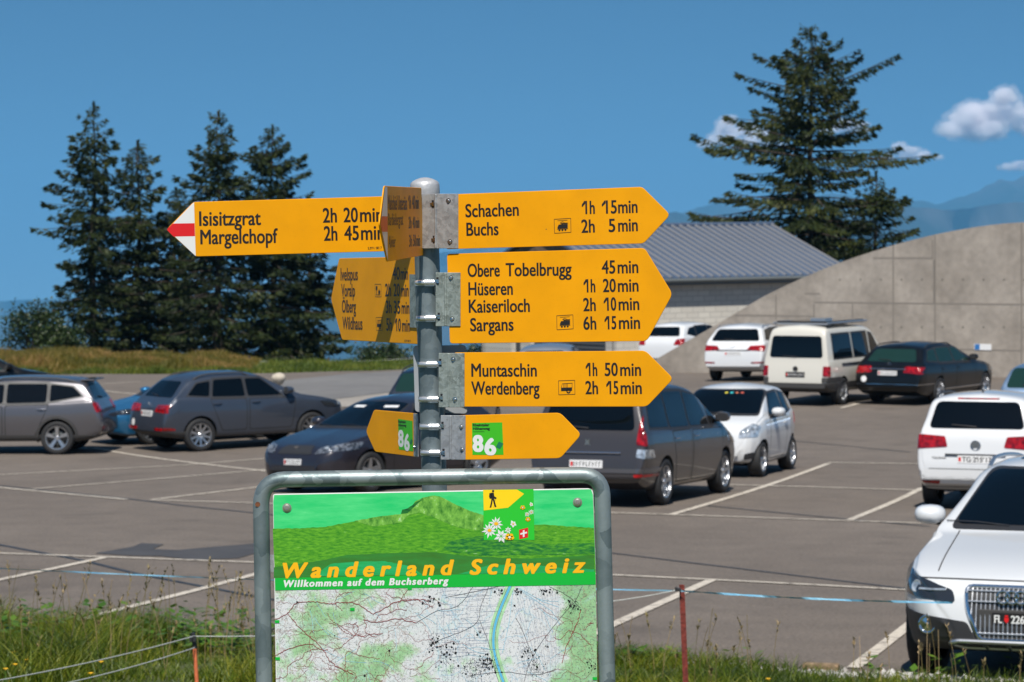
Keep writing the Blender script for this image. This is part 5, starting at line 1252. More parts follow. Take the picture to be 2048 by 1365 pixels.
# --- cream camper van
def van_extra(root, sh, X0):
    k = MB()
    for d in (1.95, 3.15): k.box((X0(d + .6), 0, 2.035), (1.16, 1.34, .03))
    o = k.build('solar_panel', M['glass'], root); bevel(o, .006)
    k = MB()
    for s in (1, -1): k.tube([(X0(1.85), s * .70, 2.0), (X0(4.45), s * .70, 2.0)], .028, 8)
    for d in (2.1, 3.2, 4.3): k.box((X0(d), 0, 1.985), (.05, 1.44, .05))
    k.box((X0(3.1), 0, 2.06), (.45, .4, .07)); k.build('roof_rack', M['psilver'], root)
    ring_emblem(root, sh, -1, 0, .90, .06, .008, vw, 'plastic')
    k = MB(); q = [sh.surf('y', -1, X0(d), 1.0)[0] + Vector((0, -.012, 0)) for d in np.linspace(2.75, 3.95, 6)]; k.tube(q, .022, 6); k.build('slide_rail', M['plastic'], root)
car('camper_van', 'cream camper van with solar panels on its roof parked against the concrete wall', 'van',
    [(0, .45), (0, .52), (.04, .75), (.18, .90), (.7, 1.06), (.85, 1.12), (1.50, 1.72), (1.75, 1.86), (2.2, 1.92), (4.3, 1.94), (4.52, 1.91), (4.60, 1.84), (4.66, 1.60), (4.71, 1.12), (4.745, .95), (4.775, .75), (4.79, .6), (4.79, .5)], 1.84, [(0, 1.0), (.9, 1.08), (4.79, 1.10)],
    (1590, 82), 29, M['pcream'], (.92, 3.85), .33, [[(1.25, 1.14), (1.95, 1.14), (1.95, 1.70), (1.70, 1.66)], [(2.1, 1.16), (3.05, 1.16), (3.05, 1.72), (2.1, 1.72)], [(3.2, 1.16), (4.35, 1.16), (4.30, 1.72), (3.2, 1.72)]], 'rear', low=.30, tumble=9, plan=hatch_plan(4.79), gw=.955,
    ws=((.74, 1.16), (.66, 1.72)), rw=((.70, 1.17), (.64, 1.70)), tail=[[(.72, .72), (.92, .72), (.92, .97), (.72, .97)]], headl=[[(.5, .75), (.85, .75), (.85, .92), (.5, .92)]], doors=[[(1.3, .4), (2.0, .4), (2.0, 1.1), (1.1, 1.08)]], handles=(.95,), mirror=(1.15, 1.2),
    plates=[('rear', .76, .5, .13, 'b', dots(9, .5, 5))], bumper=[('rear_bumper', [(-.93, .56), (.93, .56), (.93, .36), (-.93, .36)], 'x', -1, 'clad', .03), ('reflector', [(.70, .57), (.92, .57), (.92, .70), (.70, .70)], 'x', -1, 'clad', .008), ('reflector', [(-.70, .57), (-.92, .57), (-.92, .70), (-.70, .70)], 'x', -1, 'clad', .008),
            ('side_trim', [(-1.2, .56), (2.0, .56), (2.0, .40), (-1.2, .40)], 'y', -1, 'clad', .008), ('side_trim', [(-2.37, .64), (-1.85, .64), (-1.85, .36), (-2.37, .36)], 'y', -1, 'clad', .010)], extra=van_extra, spokes=6)

# --- black estate
def merc_extra(root, sh, X0):
    ring_emblem(root, sh, -1, 0, .99, .045, .005, star)
    k = MB(); q = [sh.surf('x', -1, y, .885)[0] + Vector((-.012, 0, 0)) for y in np.linspace(-.48, .48, 9)]; k.tube(q, .011, 8); k.build('tailgate_trim', M['chrome'], root, smooth=True)
    a, na = sh.surf('x', -1, .62, .63); k = MB(); k.lathe([(.075, 0), (0, .002)], n=20); k.build('round_sticker', M['plate'], root, rot_axis(a + na * .006, a + na))
car('parked_car', 'black estate car with pale green rear window and chrome strip parked against the concrete wall', 'car',
    [(0, .45), (0, .52), (.04, .70), (.18, .80), (.7, .92), (1.3, .99), (1.45, 1.02), (2.2, 1.38), (2.5, 1.45), (3.2, 1.485), (4.1, 1.44), (4.32, 1.38), (4.60, 1.08), (4.72, 1.0), (4.84, .93), (4.89, .68), (4.90, .5)], 1.854, [(0, .9), (1.4, .96), (3.2, .99), (4.9, 1.02)],
    (1774, 82), 32.5, M['pblack'], (.86, 3.73), .325, [[(1.85, 1.0), (2.75, 1.02), (2.75, 1.355), (2.36, 1.33)], [(2.82, 1.02), (3.7, 1.03), (3.62, 1.355), (2.82, 1.36)], [(3.77, 1.04), (4.35, 1.08), (4.10, 1.31), (3.70, 1.345)]], 'rear', low=.20, tumble=20, plan=hatch_plan(4.9),
    ws=((.72, 1.06), (.58, 1.40)), rw=((.66, 1.05), (.52, 1.35)), tail=[[(.42, .80), (.92, .76), (.92, .93), (.45, .95)]], headl=[[(.5, .64), (.88, .68), (.88, .8), (.5, .75)]], doors=[[(1.55, .28), (2.75, .28), (2.75, .97), (1.5, .95)], [(2.8, .28), (3.45, .28), (3.7, .98), (2.8, .97)]], handles=(.86,), rails=(2.55, 4.15, 'plastic'), mirror=(1.75, 1.02),
    plates=[('rear', .785, .5, .11, 'w', dots(8, .5, 7))], glass='glassgreen', bumper=[('bumper_strip', [(-.9, .52), (.9, .52), (.9, .505), (-.9, .505)], 'x', -1, 'chrome', .006), ('side_strip', [(-1.3, .37), (1.4, .37), (1.4, .345), (-1.3, .345)], 'y', -1, 'chrome', .012)], extra=merc_extra, spokes=5)

# --- white SUV and white crossover beyond the van
suv_top = [(0, .45), (0, .55), (.04, .76), (.16, .90), (.7, 1.03), (1.15, 1.09), (1.3, 1.12), (2.05, 1.53), (2.4, 1.62), (3.1, 1.655), (3.9, 1.60), (4.1, 1.53), (4.38, 1.16), (4.47, 1.07), (4.58, .95), (4.62, .7), (4.63, .5)]
suv_win = [[(1.7, 1.12), (2.55, 1.13), (2.55, 1.51), (2.18, 1.49)], [(2.62, 1.13), (3.45, 1.15), (3.40, 1.51), (2.62, 1.52)], [(3.52, 1.16), (4.1, 1.22), (3.86, 1.46), (3.48, 1.50)]]
def q5_extra(root, sh, X0):
    k = MB(); q = [sh.surf('x', -1, y, .905)[0] + Vector((-.012, 0, 0)) for y in np.linspace(-.5, .5, 9)]; k.tube(q, .012, 8); k.build('tailgate_trim', M['clad'], root, smooth=True)
    for i in range(4):
        a, na = sh.surf('x', -1, -.09 + .06 * i, .99); k = MB(); k.torus((0, 0, .004), .036, .006); k.build('emblem_ring', M['chrome'], root, rot_axis(a + Vector((-.004, 0, 0)), a + Vector((-1, 0, .2))), smooth=True)
car('parked_car', 'white SUV with slim red taillights parked beside the cream camper van', 'car', suv_top, 1.9, [(0, 1.02), (1.3, 1.08), (4.63, 1.16)], (1466, 69), 23, M['pwhite'], (.90, 3.71), .35, suv_win, 'rear', low=.26, plan=hatch_plan(4.63),
    ws=((.74, 1.14), (.6, 1.55)), rw=((.74, 1.17), (.60, 1.51)), tail=[[(.40, .90), (.93, .88), (.93, 1.05), (.5, 1.03)]], headl=[[(.5, .78), (.88, .8), (.88, .95), (.5, .9)]], doors=[[(1.5, .38), (2.55, .38), (2.55, 1.08), (1.4, 1.06)]], handles=(.98,), rails=(2.4, 3.95, 'chrome'), mirror=(1.6, 1.15),
    plates=[('rear', .81, .5, .11, 'w', dots(8, .5, 9))], bumper=[('reflector', [(.55, .52), (.92, .53), (.92, .575), (.55, .565)], 'x', -1, 'redlamp', .006), ('reflector', [(-.55, .52), (-.92, .53), (-.92, .575), (-.55, .565)], 'x', -1, 'redlamp', .006)], extra=q5_extra)
cross_top = [(0, .45), (0, .55), (.04, .74), (.16, .86), (.6, .97), (1.0, 1.05), (1.12, 1.08), (1.85, 1.47), (2.2, 1.56), (2.8, 1.585), (3.5, 1.54), (3.7, 1.47), (3.95, 1.15), (4.05, 1.05), (4.15, .92), (4.19, .7), (4.2, .5)]
cross_win = [[(1.5, 1.08), (2.3, 1.09), (2.3, 1.45), (1.95, 1.42)], [(2.37, 1.09), (3.1, 1.11), (3.05, 1.45), (2.37, 1.46)], [(3.16, 1.13), (3.66, 1.22), (3.45, 1.38), (3.13, 1.43)]]
car('parked_car', 'white crossover half hidden behind the white SUV, farthest along the wall', 'car', cross_top, 1.78, [(0, 1.0), (1.1, 1.04), (4.2, 1.13)], (1318, 61.5), 36, M['pwhite'], (.85, 3.42), .33, cross_win, 'rear', low=.26, plan=hatch_plan(4.2), ws=((.7, 1.1), (.57, 1.49)), rw=((.66, 1.14), (.52, 1.44)),
    tail=[[(.55, .86), (.88, .86), (.88, 1.08), (.60, 1.04)]], headl=[[(.5, .72), (.83, .75), (.83, .9), (.5, .85)]], doors=[[(1.3, .38), (2.3, .38), (2.3, 1.05), (1.2, 1.03)], [(2.35, .38), (2.95, .38), (3.15, 1.08), (2.35, 1.05)]], handles=(.95,), mirror=(1.4, 1.1))

# --- grey estate on the left edge
wag_top = [(0, .45), (0, .55), (.04, .72), (.16, .84), (.7, .96), (1.3, 1.04), (1.45, 1.07), (2.2, 1.46), (2.5, 1.54), (3.2, 1.575), (4.2, 1.53), (4.38, 1.49), (4.44, 1.44), (4.60, 1.16), (4.68, 1.04), (4.77, .9), (4.80, .7), (4.81, .5)]
def outback_extra(root, sh, X0):
    k = MB(); a, na = sh.surf('z', 1, X0(4.30), 0); k.prism([(X0(4.30), -.56), (X0(4.30), .56), (X0(4.58), .50), (X0(4.58), -.50)], 1.50, 1.53); o = k.build('roof_spoiler', M['pgrey'], root); bevel(o, .012)
car('parked_car', 'grey estate car seen from its side, cut by the left edge, tail to the SUV', 'car', wag_top, 1.84, [(0, .96), (1.4, 1.0), (4.0, 1.06), (4.8, 1.12)], (221, 96), -87, M['pgrey'], (.94, 3.88), .345,
    [[(1.9, 1.04), (2.75, 1.05), (2.75, 1.43), (2.34, 1.41)], [(2.82, 1.05), (3.65, 1.07), (3.65, 1.44), (2.82, 1.44)], [(3.72, 1.08), (4.38, 1.20), (4.18, 1.38), (3.72, 1.43)]], 'rear', low=.26, plan=hatch_plan(4.81), ws=((.72, 1.1), (.58, 1.47)), rw=((.66, 1.12), (.54, 1.42)),
    tail=[[(.60, .90), (.93, .86), (.93, 1.08), (.64, 1.06)]], tailwrap=.34, headl=[[(.5, .7), (.88, .74), (.88, .88), (.5, .82)]], doors=[[(1.6, .36), (2.75, .36), (2.75, 1.0), (1.55, .98)], [(2.8, .36), (3.42, .36), (3.72, 1.03), (2.8, 1.01)]], handles=(.93, 1), rails=(2.5, 4.25, 'plastic'), mirror=(1.8, 1.08), cladding=.05, extra=outback_extra, spokes=5, style='twin',
    bumper=[('rear_bumper', [(-.90, .40), (.90, .40), (.90, .27), (-.90, .27)], 'x', -1, 'clad', .012), ('side_sill', [(-1.9, .40), (2.2, .40), (2.2, .28), (-1.9, .28)], 'y', 1, 'clad', .006)])
# --- blue grey SUV
q3_top = [(0, .45), (0, .55), (.04, .76), (.16, .89), (.6, 1.0), (1.05, 1.07), (1.2, 1.10), (1.95, 1.49), (2.15, 1.56), (2.5, 1.59), (3.15, 1.59), (3.58, 1.545), (3.78, 1.46), (4.08, 1.14), (4.18, 1.05), (4.32, .95), (4.37, .7), (4.39, .5)]
def q3_extra(root, sh, X0):
    a, na = sh.surf('x', -1, .60, .60); k = MB(); k.lathe([(.075, 0), (0, .002)], n=20); k.build('round_sticker', M['plate'], root, rot_axis(a + na * .006, a + na))
    k = MB(); a, na = sh.surf('x', -1, 0, .98); k.torus((0, 0, .004), .05, .012); k.build('emblem', M['chrome'], root, rot_axis(a, a + Vector((-1, 0, .2))), smooth=True)
car('parked_car', 'blue grey SUV with silver wheels between the grey estate and the dark hatchback', 'car', q3_top, 1.831, [(0, 1.0), (1.2, 1.05), (4.39, 1.11)], (292, 96), 57, M['pbluegrey'], (.92, 3.55), .345,
    [[(1.6, 1.09), (2.42, 1.10), (2.42, 1.46), (2.06, 1.45)], [(2.49, 1.10), (3.25, 1.12), (3.15, 1.46), (2.49, 1.47)], [(3.32, 1.13), (3.80, 1.17), (3.55, 1.40), (3.24, 1.44)]], 'rear', low=.26, plan=hatch_plan(4.39), ws=((.72, 1.12), (.58, 1.50)), rw=((.66, 1.13), (.50, 1.45)),
    tail=[[(.36, .84), (.91, .82), (.91, .99), (.42, .98)]], tailwrap=.32, headl=[[(.5, .74), (.87, .78), (.87, .93), (.5, .88)]], doors=[[(1.4, .40), (2.42, .40), (2.42, 1.05), (1.3, 1.03)], [(2.47, .40), (3.05, .40), (3.32, 1.08), (2.47, 1.06)]], handles=(.97,), rails=(2.3, 3.6, 'clad'), mirror=(1.5, 1.12),
    plates=[('rear', .80, .5, .12, 'w', dots(8, .5, 11))], bumper=[('reflector', [(.42, .46), (.85, .46), (.85, .52), (.42, .52)], 'x', -1, 'redlamp', .006), ('reflector', [(-.42, .46), (-.85, .46), (-.85, .52), (-.42, .52)], 'x', -1, 'redlamp', .006), ('rear_bumper', [(-.9, .43), (.9, .43), (.9, .28), (-.9, .28)], 'x', -1, 'clad', .008)], spokes=10, extra=q3_extra, glass='glass')
# --- dark hatchback behind the board
hat_top = [(0, .42), (0, .5), (.04, .64), (.16, .74), (.65, .86), (1.1, .94), (1.25, .97), (2.05, 1.36), (2.4, 1.44), (2.9, 1.46), (3.55, 1.40), (3.75, 1.34), (4.0, 1.10), (4.08, 1.0), (4.2, .9), (4.25, .66), (4.26, .5)]
hat_win = [[(1.75, .97), (2.5, .98), (2.5, 1.33), (2.15, 1.31)], [(2.57, .98), (3.3, 1.0), (3.25, 1.33), (2.57, 1.34)]]
def leon_extra(root, sh, X0):
    a, na = sh.surf('x', 1, 0, .70); k = MB(); k.ribbon([(.045, .035), (-.04, .03), (.04, -.012), (-.045, -.04)], .022, .004); k.build('emblem', M['chrome'], root, Matrix(((0, 0, 1, a.x + .012), (1, 0, 0, 0), (0, 1, 0, .70), (0, 0, 0, 1))))
    for y in (.38, -.28):
        a, na = sh.surf('x', 1, y, 1.30); k = MB(); k.box((0, 0, 0), (.26, .07, .002)); k.build('sun_visor_card', M['plate'], root, Matrix.Translation(a + na * .008) @ (na.to_track_quat('Z', 'Y').to_matrix().to_4x4()))
car('parked_car', 'dark grey hatchback facing the viewer, partly hidden by the information board', 'car', hat_top, 1.816, [(0, .88), (1.2, .93), (4.26, 1.02)], (586, 128), 219, M['pleon'], (.87, 3.50), .32, hat_win, 'front', low=.18, plan=hatch_plan(4.26), ws=((.72, 1.01), (.57, 1.38)), rw=((.6, 1.05), (.5, 1.32)),
    tail=[[(.5, .8), (.88, .8), (.88, .98), (.5, .95)]], headl=[[(.42, .62), (.86, .68), (.86, .80), (.50, .74)]], doors=[[(1.4, .30), (2.5, .30), (2.5, .94), (1.35, .92)], [(2.55, .30), (3.1, .30), (3.35, .97), (2.55, .95)]], handles=(.85,), mirror=(1.6, 1.0), plates=[('front', .50, .36, .09, 'w', dots(7, .36, 13))],
    slot=[([(-.36, .62), (.36, .62), (.30, .75), (-.30, .75)], 'plastic', .006), ([(-.5, .26), (.5, .26), (.44, .42), (-.44, .42)], 'plastic', .006)], extra=leon_extra, headmat='lampmid')
# --- blue car behind the SUV, dark cars at the edges
car('parked_car', 'blue car mostly hidden behind the blue grey SUV, its windscreen sloping to the left', 'car', hat_top, 1.8, [(0, .88), (1.2, .93), (4.26, 1.02)], (196, 92.5), -124, M['pblue'], (.87, 3.50), .33, hat_win, 'front', low=.2, plan=hatch_plan(4.26), ws=((.72, 1.01), (.57, 1.38)), rw=((.6, 1.05), (.5, 1.32)),
    headl=[[(.42, .62), (.86, .68), (.86, .80), (.50, .74)]], doors=[[(1.4, .30), (2.5, .30), (2.5, .94), (1.35, .92)]], mirror=(1.6, 1.0), spokes=10)
car('parked_car', 'dark car cut off by the left edge of the picture, behind the grey estate', 'car', hat_top, 1.8, [(0, .88), (1.2, .93), (4.26, 1.02)], (128, 75), 70, M['pblack'], (.87, 3.50), .32, hat_win, 'front', low=.2, plan=hatch_plan(4.26), ws=((.72, 1.01), (.57, 1.38)), rw=((.6, 1.05), (.5, 1.32)), mirror=(1.6, 1.0), glass='glassgreen',
    doors=[[(1.4, .30), (2.5, .30), (2.5, .94), (1.35, .92)]])
car('parked_car', 'midnight blue SUV seen from behind, mostly hidden by the signpost and its signs', 'car', suv_top, 1.85, [(0, 1.02), (1.3, 1.08), (4.63, 1.16)], (858, 98), 8, M['pdark'], (.90, 3.71), .35, suv_win, 'rear', low=.26, plan=hatch_plan(4.63), ws=((.74, 1.14), (.6, 1.55)), rw=((.74, 1.17), (.62, 1.53)),
    tail=[[(.45, .88), (.92, .88), (.92, 1.06), (.5, 1.05)]], rails=(2.4, 3.95, 'plastic'), mirror=(1.6, 1.15), glass='glassgreen')
car('parked_car', 'pale blue hatchback seen from behind at the right edge, next to the black estate', 'car', hat_top, 1.74, [(0, .88), (1.2, .93), (4.26, 1.02)], (2078, 97), 20, M['plblue'], (.87, 3.50), .32, hat_win, 'rear', low=.2, plan=hatch_plan(4.26), ws=((.72, 1.01), (.57, 1.38)), rw=((.70, .98), (.60, 1.37)), tumble=14,
    tail=[[(.55, .72), (.86, .72), (.86, .92), (.6, .92)]], mirror=(1.6, 1.0), glass='glassgreen')
car('parked_car', 'silver car in front of the block building, only its roof showing between two signs', 'car', hat_top, 1.78, [(0, .88), (1.2, .93), (4.26, 1.02)], (1086, 79), 8, M['psilver'], (.87, 3.50), .32, hat_win, 'rear', low=.2, plan=hatch_plan(4.26), ws=((.72, 1.01), (.57, 1.38)), rw=((.6, 1.05), (.5, 1.32)))
# ------------------------------------------------------------------ building, wall
M['roof'] = mat('roof_metal', (.065, .095, .15), .5, .15, var=.07, vscale=.8)
M['roofridge'] = mat('roof_rib', (.20, .20, .21), .5, .1)
def block_mat():
    m = bpy.data.materials.new('block_wall'); m.use_nodes = True
    n = m.node_tree.nodes; l = m.node_tree.links; b = n['Principled BSDF']; b.inputs['Roughness'].default_value = .9
    t = n.new('ShaderNodeTexCoord'); mp = n.new('ShaderNodeMapping'); mp.inputs['Rotation'].default_value = (R(90), 0, 0)
    br = n.new('ShaderNodeTexBrick'); br.inputs['Scale'].default_value = 1; br.inputs['Brick Width'].default_value = .5; br.inputs['Row Height'].default_value = .2; br.inputs['Mortar Size'].default_value = .012
    br.inputs['Color1'].default_value = (.46, .43, .38, 1); br.inputs['Color2'].default_value = (.53, .50, .44, 1); br.inputs['Mortar'].default_value = (.32, .30, .27, 1)
    l.new(t.outputs['Object'], mp.inputs[0]); l.new(mp.outputs[0], br.inputs[0]); l.new(br.outputs[0], b.inputs['Base Color']); return m
M['block'] = block_mat()
tr = Vector((cos(R(30)), sin(R(30)), 0)); td = Vector((sin(R(30)), -cos(R(30)), 0))
RE = P(1536, 450, 106)                     # right end of the ridge
slp = .030
Bm = Matrix(((tr.x, -td.x, 0, RE.x), (tr.y, -td.y, 0, RE.y), (slp, 0, 1, RE.z), (0, 0, 0, 1)))    # x along the ridge, y away from us, z up
bld = thing('building', 'low block building with a ribbed grey blue metal roof behind the concrete wall', 'building', Bm)
Lr, dr, dz = -10.5, 5.5, -1.92
k = MB(); n_ = Vector((0, dz, -dr)).normalized()
k.add([(0.2, 0, 0), (Lr, 0, 0), (Lr, -dr, dz), (.2, -dr, dz), (.2, 0, -.10), (Lr, 0, -.10), (Lr, -dr, dz - .10), (.2, -dr, dz - .10)], [(0, 1, 2, 3), (4, 7, 6, 5), (0, 4, 5, 1), (1, 5, 6, 2), (2, 6, 7, 3), (3, 7, 4, 0)])
k.add([(0.2, .02, 0), (Lr, .02, 0), (Lr, dr, dz), (.2, dr, dz), (.2, .02, -.10), (Lr, .02, -.10), (Lr, dr, dz - .10), (.2, dr, dz - .10)], [(0, 3, 2, 1), (4, 5, 6, 7), (0, 1, 5, 4), (1, 2, 6, 5), (2, 3, 7, 6), (3, 0, 4, 7)])
k.cur = 1
x = .12
while x > Lr + .1:
    for sg in (-1, 1):
        up = None; a = Vector((x, sg * .05, .0)); e = Vector((x, sg * (dr - .02), dz)); nn = Vector((0, -sg * dz, dr)).normalized(); 
        vs = []
        for p in (a, e):
            vs += [p + Vector((-.05, 0, 0)), p + Vector((-.022, 0, 0)) + nn * .06, p + Vector((.022, 0, 0)) + nn * .06, p + Vector((.05, 0, 0))]
        k.add(vs, [(0, 1, 5, 4), (1, 2, 6, 5), (2, 3, 7, 6), (0, 3, 2, 1), (4, 5, 6, 7)])
    x -= .36
k.cur = 0; k.tube([(.25, 0, .03), (Lr, 0, .03)], .09, 8)
rf = k.build('roof', [M['roof'], M['roofridge']], bld)
k = MB(); k.tube([(.25, -dr - .06, dz - .10), (Lr, -dr - .06, dz - .10)], .075, 8); k.box((.25 + (Lr - .25) / 2, -dr + .02, dz - .18), (abs(Lr) + .3, .05, .16)); k.build('gutter', M['darkgrey'], rf)
base = -RE.z - .8
k = MB(); wy = -dr + .42
def wbox(x0, x1, z0, z1): k.box(((x0 + x1) / 2, wy + .15, (z0 + z1) / 2), (x1 - x0, .3, z1 - z0))
ztop = dz - .06 + .42 * 1.92 / 5.5
wbox(Lr + .2, -.3, base, ztop)
k.box((-.45, 0, (base + ztop) / 2), (.3, 2 * 4.5, ztop - base)); k.box((Lr / 2, 4.6, (base + ztop) / 2), (-Lr - .4, .3, ztop - base))
gx = Lr + .35
def gbox(y0, y1, z0, z1): k.box((gx, (y0 + y1) / 2, (z0 + z1) / 2), (.3, y1 - y0, z1 - z0))
zd = -RE.z + 2.15
gbox(-4.9, -4.35, base, ztop); gbox(-4.35, 1.0, zd, ztop); gbox(1.0, 1.75, base, ztop); gbox(1.75, 2.45, zd, ztop); gbox(2.45, 4.75, base, ztop)
wl = k.build('wall', M['block'], bld)
k = MB()
for x in (-.3, gx - .15):
    k.add([(x, -4.8, ztop), (x, 4.8, ztop), (x, 0, -.13), (x + .3, -4.8, ztop), (x + .3, 4.8, ztop), (x + .3, 0, -.13)], [(0, 1, 2), (3, 5, 4), (0, 3, 4, 1), (1, 4, 5, 2), (2, 5, 3, 0)])
k.build('gable_boards', mat('gable_wood', (.15, .10, .065), .8, var=.3, vscale=3), wl)
k = MB(); k.box((gx + .08, -1.675, (base + zd) / 2), (.06, 5.35, zd - base))
for i in range(16): k.box((gx + .03, -1.675, zd - .1 - i * .16), (.04, 5.35, .09))
k.build('roller_door', mat('roller_door', (.085, .09, .095), .55), bld)
k = MB(); k.box((gx + .08, 2.1, (base + zd) / 2), (.06, .7, zd - base)); k.build('door', mat('door_dark', (.04, .045, .05), .5), bld)

# curved retaining wall
def conc():
    m = bpy.data.materials.new('concrete'); m.use_nodes = True
    n = m.node_tree.nodes; l = m.node_tree.links; b = n['Principled BSDF']; b.inputs['Roughness'].default_value = .9
    t = n.new('ShaderNodeTexCoord')
    def noise(s, st=(1, 1, 1), d=6):
        mp = n.new('ShaderNodeMapping'); mp.inputs['Scale'].default_value = st; x = n.new('ShaderNodeTexNoise'); x.inputs['Scale'].default_value = s; x.inputs['Detail'].default_value = d
        l.new(t.outputs['Object'], mp.inputs[0]); l.new(mp.outputs[0], x.inputs[0]); return x.outputs['Fac']
    r = n.new('ShaderNodeValToRGB'); e = r.color_ramp.elements; e[0].position = .3; e[0].color = (.25, .218, .184, 1); e[1].position = .7; e[1].color = (.35, .31, .267, 1); l.new(noise(.55), r.inputs[0])
    cur = r.outputs[0]
    for f, lo, hi in ((noise(1.2, (1, 1, .12)), .86, 1.08), (noise(5), .9, 1.08)):
        mr = n.new('ShaderNodeMapRange'); mr.inputs[1].default_value = .35; mr.inputs[2].default_value = .65; mr.inputs[3].default_value = lo; mr.inputs[4].default_value = hi; l.new(f, mr.inputs[0])
        v = n.new('ShaderNodeVectorMath'); v.operation = 'SCALE'; l.new(cur, v.inputs[0]); l.new(mr.outputs[0], v.inputs['Scale']); cur = v.outputs[0]
    l.new(cur, b.inputs['Base Color']); return m
M['concrete'] = conc()
W0 = P(2048, 700, 80); W1 = P(1390, 700, 86.5)
bW = Board(1390, 86.5, 2048, 80)
arcp = [(1230, 768), (1290, 732), (1353, 695), (1390, 674), (1438, 647), (1500, 609), (1544, 584), (1650, 536), (1756, 499), (1863, 470), (1969, 451), (2043, 444.5), (2200, 440), (2400, 440)]
ap = smooth2([bW.st(u, v) for u, v in arcp], 2)
x0, x1 = ap[0][0], ap[-1][0]
wroot = thing('concrete_wall', 'tall board marked concrete wall with an arched top behind the parked cars', 'wall', bW.M)
k = MB(); k.prism([(x1, -5.2), *ap[::-1], (x0, -5.2)][::-1], -.45, 0); k.build('wall_slab', M['concrete'], wroot)
k = MB()
def topz(x): return np.interp(x, [p[0] for p in ap], [p[1] for p in ap])
def joint_v(u, v1, v0=None):
    s = bW.st(u, 600)[0]; z1 = topz(s) - .02 if v0 is None else bW.st(u, v0)[1]; z0 = bW.st(u, v1)[1]; k.box((s, (z0 + z1) / 2, .0015), (.05, z1 - z0, .006))
def joint_h(u0, u1, v):
    a, b2 = bW.st(u0, v), bW.st(u1, v); k.box(((a[0] + b2[0]) / 2, (a[1] + b2[1]) / 2, .0012), (b2[0] - a[0], .045, .005))
for u in (1870, 1786.5, 2043, 2130): joint_v(u, 770)
joint_v(1705, 690, 608); joint_v(1628, 650, 609); joint_v(1552, 640, 589); joint_v(1865, 518, 480); joint_v(1868, 607, 520)
joint_h(1628, 2200, 608); joint_h(1746, 1866, 516.5); joint_h(1470, 1628, 632); joint_h(1610, 1640, 588); joint_h(1866, 2043, 700)
k.build('formwork_joint', mat('joint_dark', (.20, .177, .152), .9), wroot)
k = MB()
for u in range(1680, 2060, 41):
    for v in (560, 655):
        s = bW.st(u, v)
        if s[1] < topz(s[0]) - .3: k.lathe([(.035, .002), (0, .003)], (s[0], s[1], 0), n=8)
k.build('tie_hole', mat('tie_dark', (.14, .125, .105), .9), wroot)
t = thing('wall_sign', 'small white and blue sign fixed to the concrete wall', 'sign', bW.M)
k = MB(); q = bW.poly([(1949, 700), (1983, 701), (1983, 689), (1949, 688)]); k.prism(q, 0, .02); k.build('panel', M['plate'], t)
k = MB(); k.flat(bW.poly([(1950, 699.5), (1960, 699.7), (1960, 688.7), (1950, 688.5)]), .022); k.build('blue_field', mat('sign_blue', (.03, .16, .42), .4), t)

# ------------------------------------------------------------------ spruces
M['bark'] = mat('bark', (.055, .042, .032), .9, var=.3, vscale=6)
M['needle'] = leafy('spruce_needles', (.007, .014, .003), (.036, .056, .009), (.10, .105, .018), .6, .15, .35)
M['needle2'] = leafy('spruce_needles_far', (.005, .011, .003), (.026, .046, .008), (.07, .082, .014), .6, .15, .35)
def limb(V, Fs, pts, r0, r1, n=5):
    o = len(V); k = len(pts)
    for i, p in enumerate(pts):
        r = r0 + (r1 - r0) * i / (k - 1); d = (pts[min(i + 1, k - 1)] - pts[max(i - 1, 0)]); d = d / max(1e-6, np.linalg.norm(d))
        a = np.cross(d, (0.3, .9, .31)); a /= np.linalg.norm(a); b = np.cross(d, a)
        for j in range(n): V.append(p + (a * cos(2 * pi * j / n) + b * sin(2 * pi * j / n)) * r)
    for i in range(k - 1):
        for j in range(n): Fs.append((o + i * n + j, o + i * n + (j + 1) % n, o + (i + 1) * n + (j + 1) % n, o + (i + 1) * n + j))
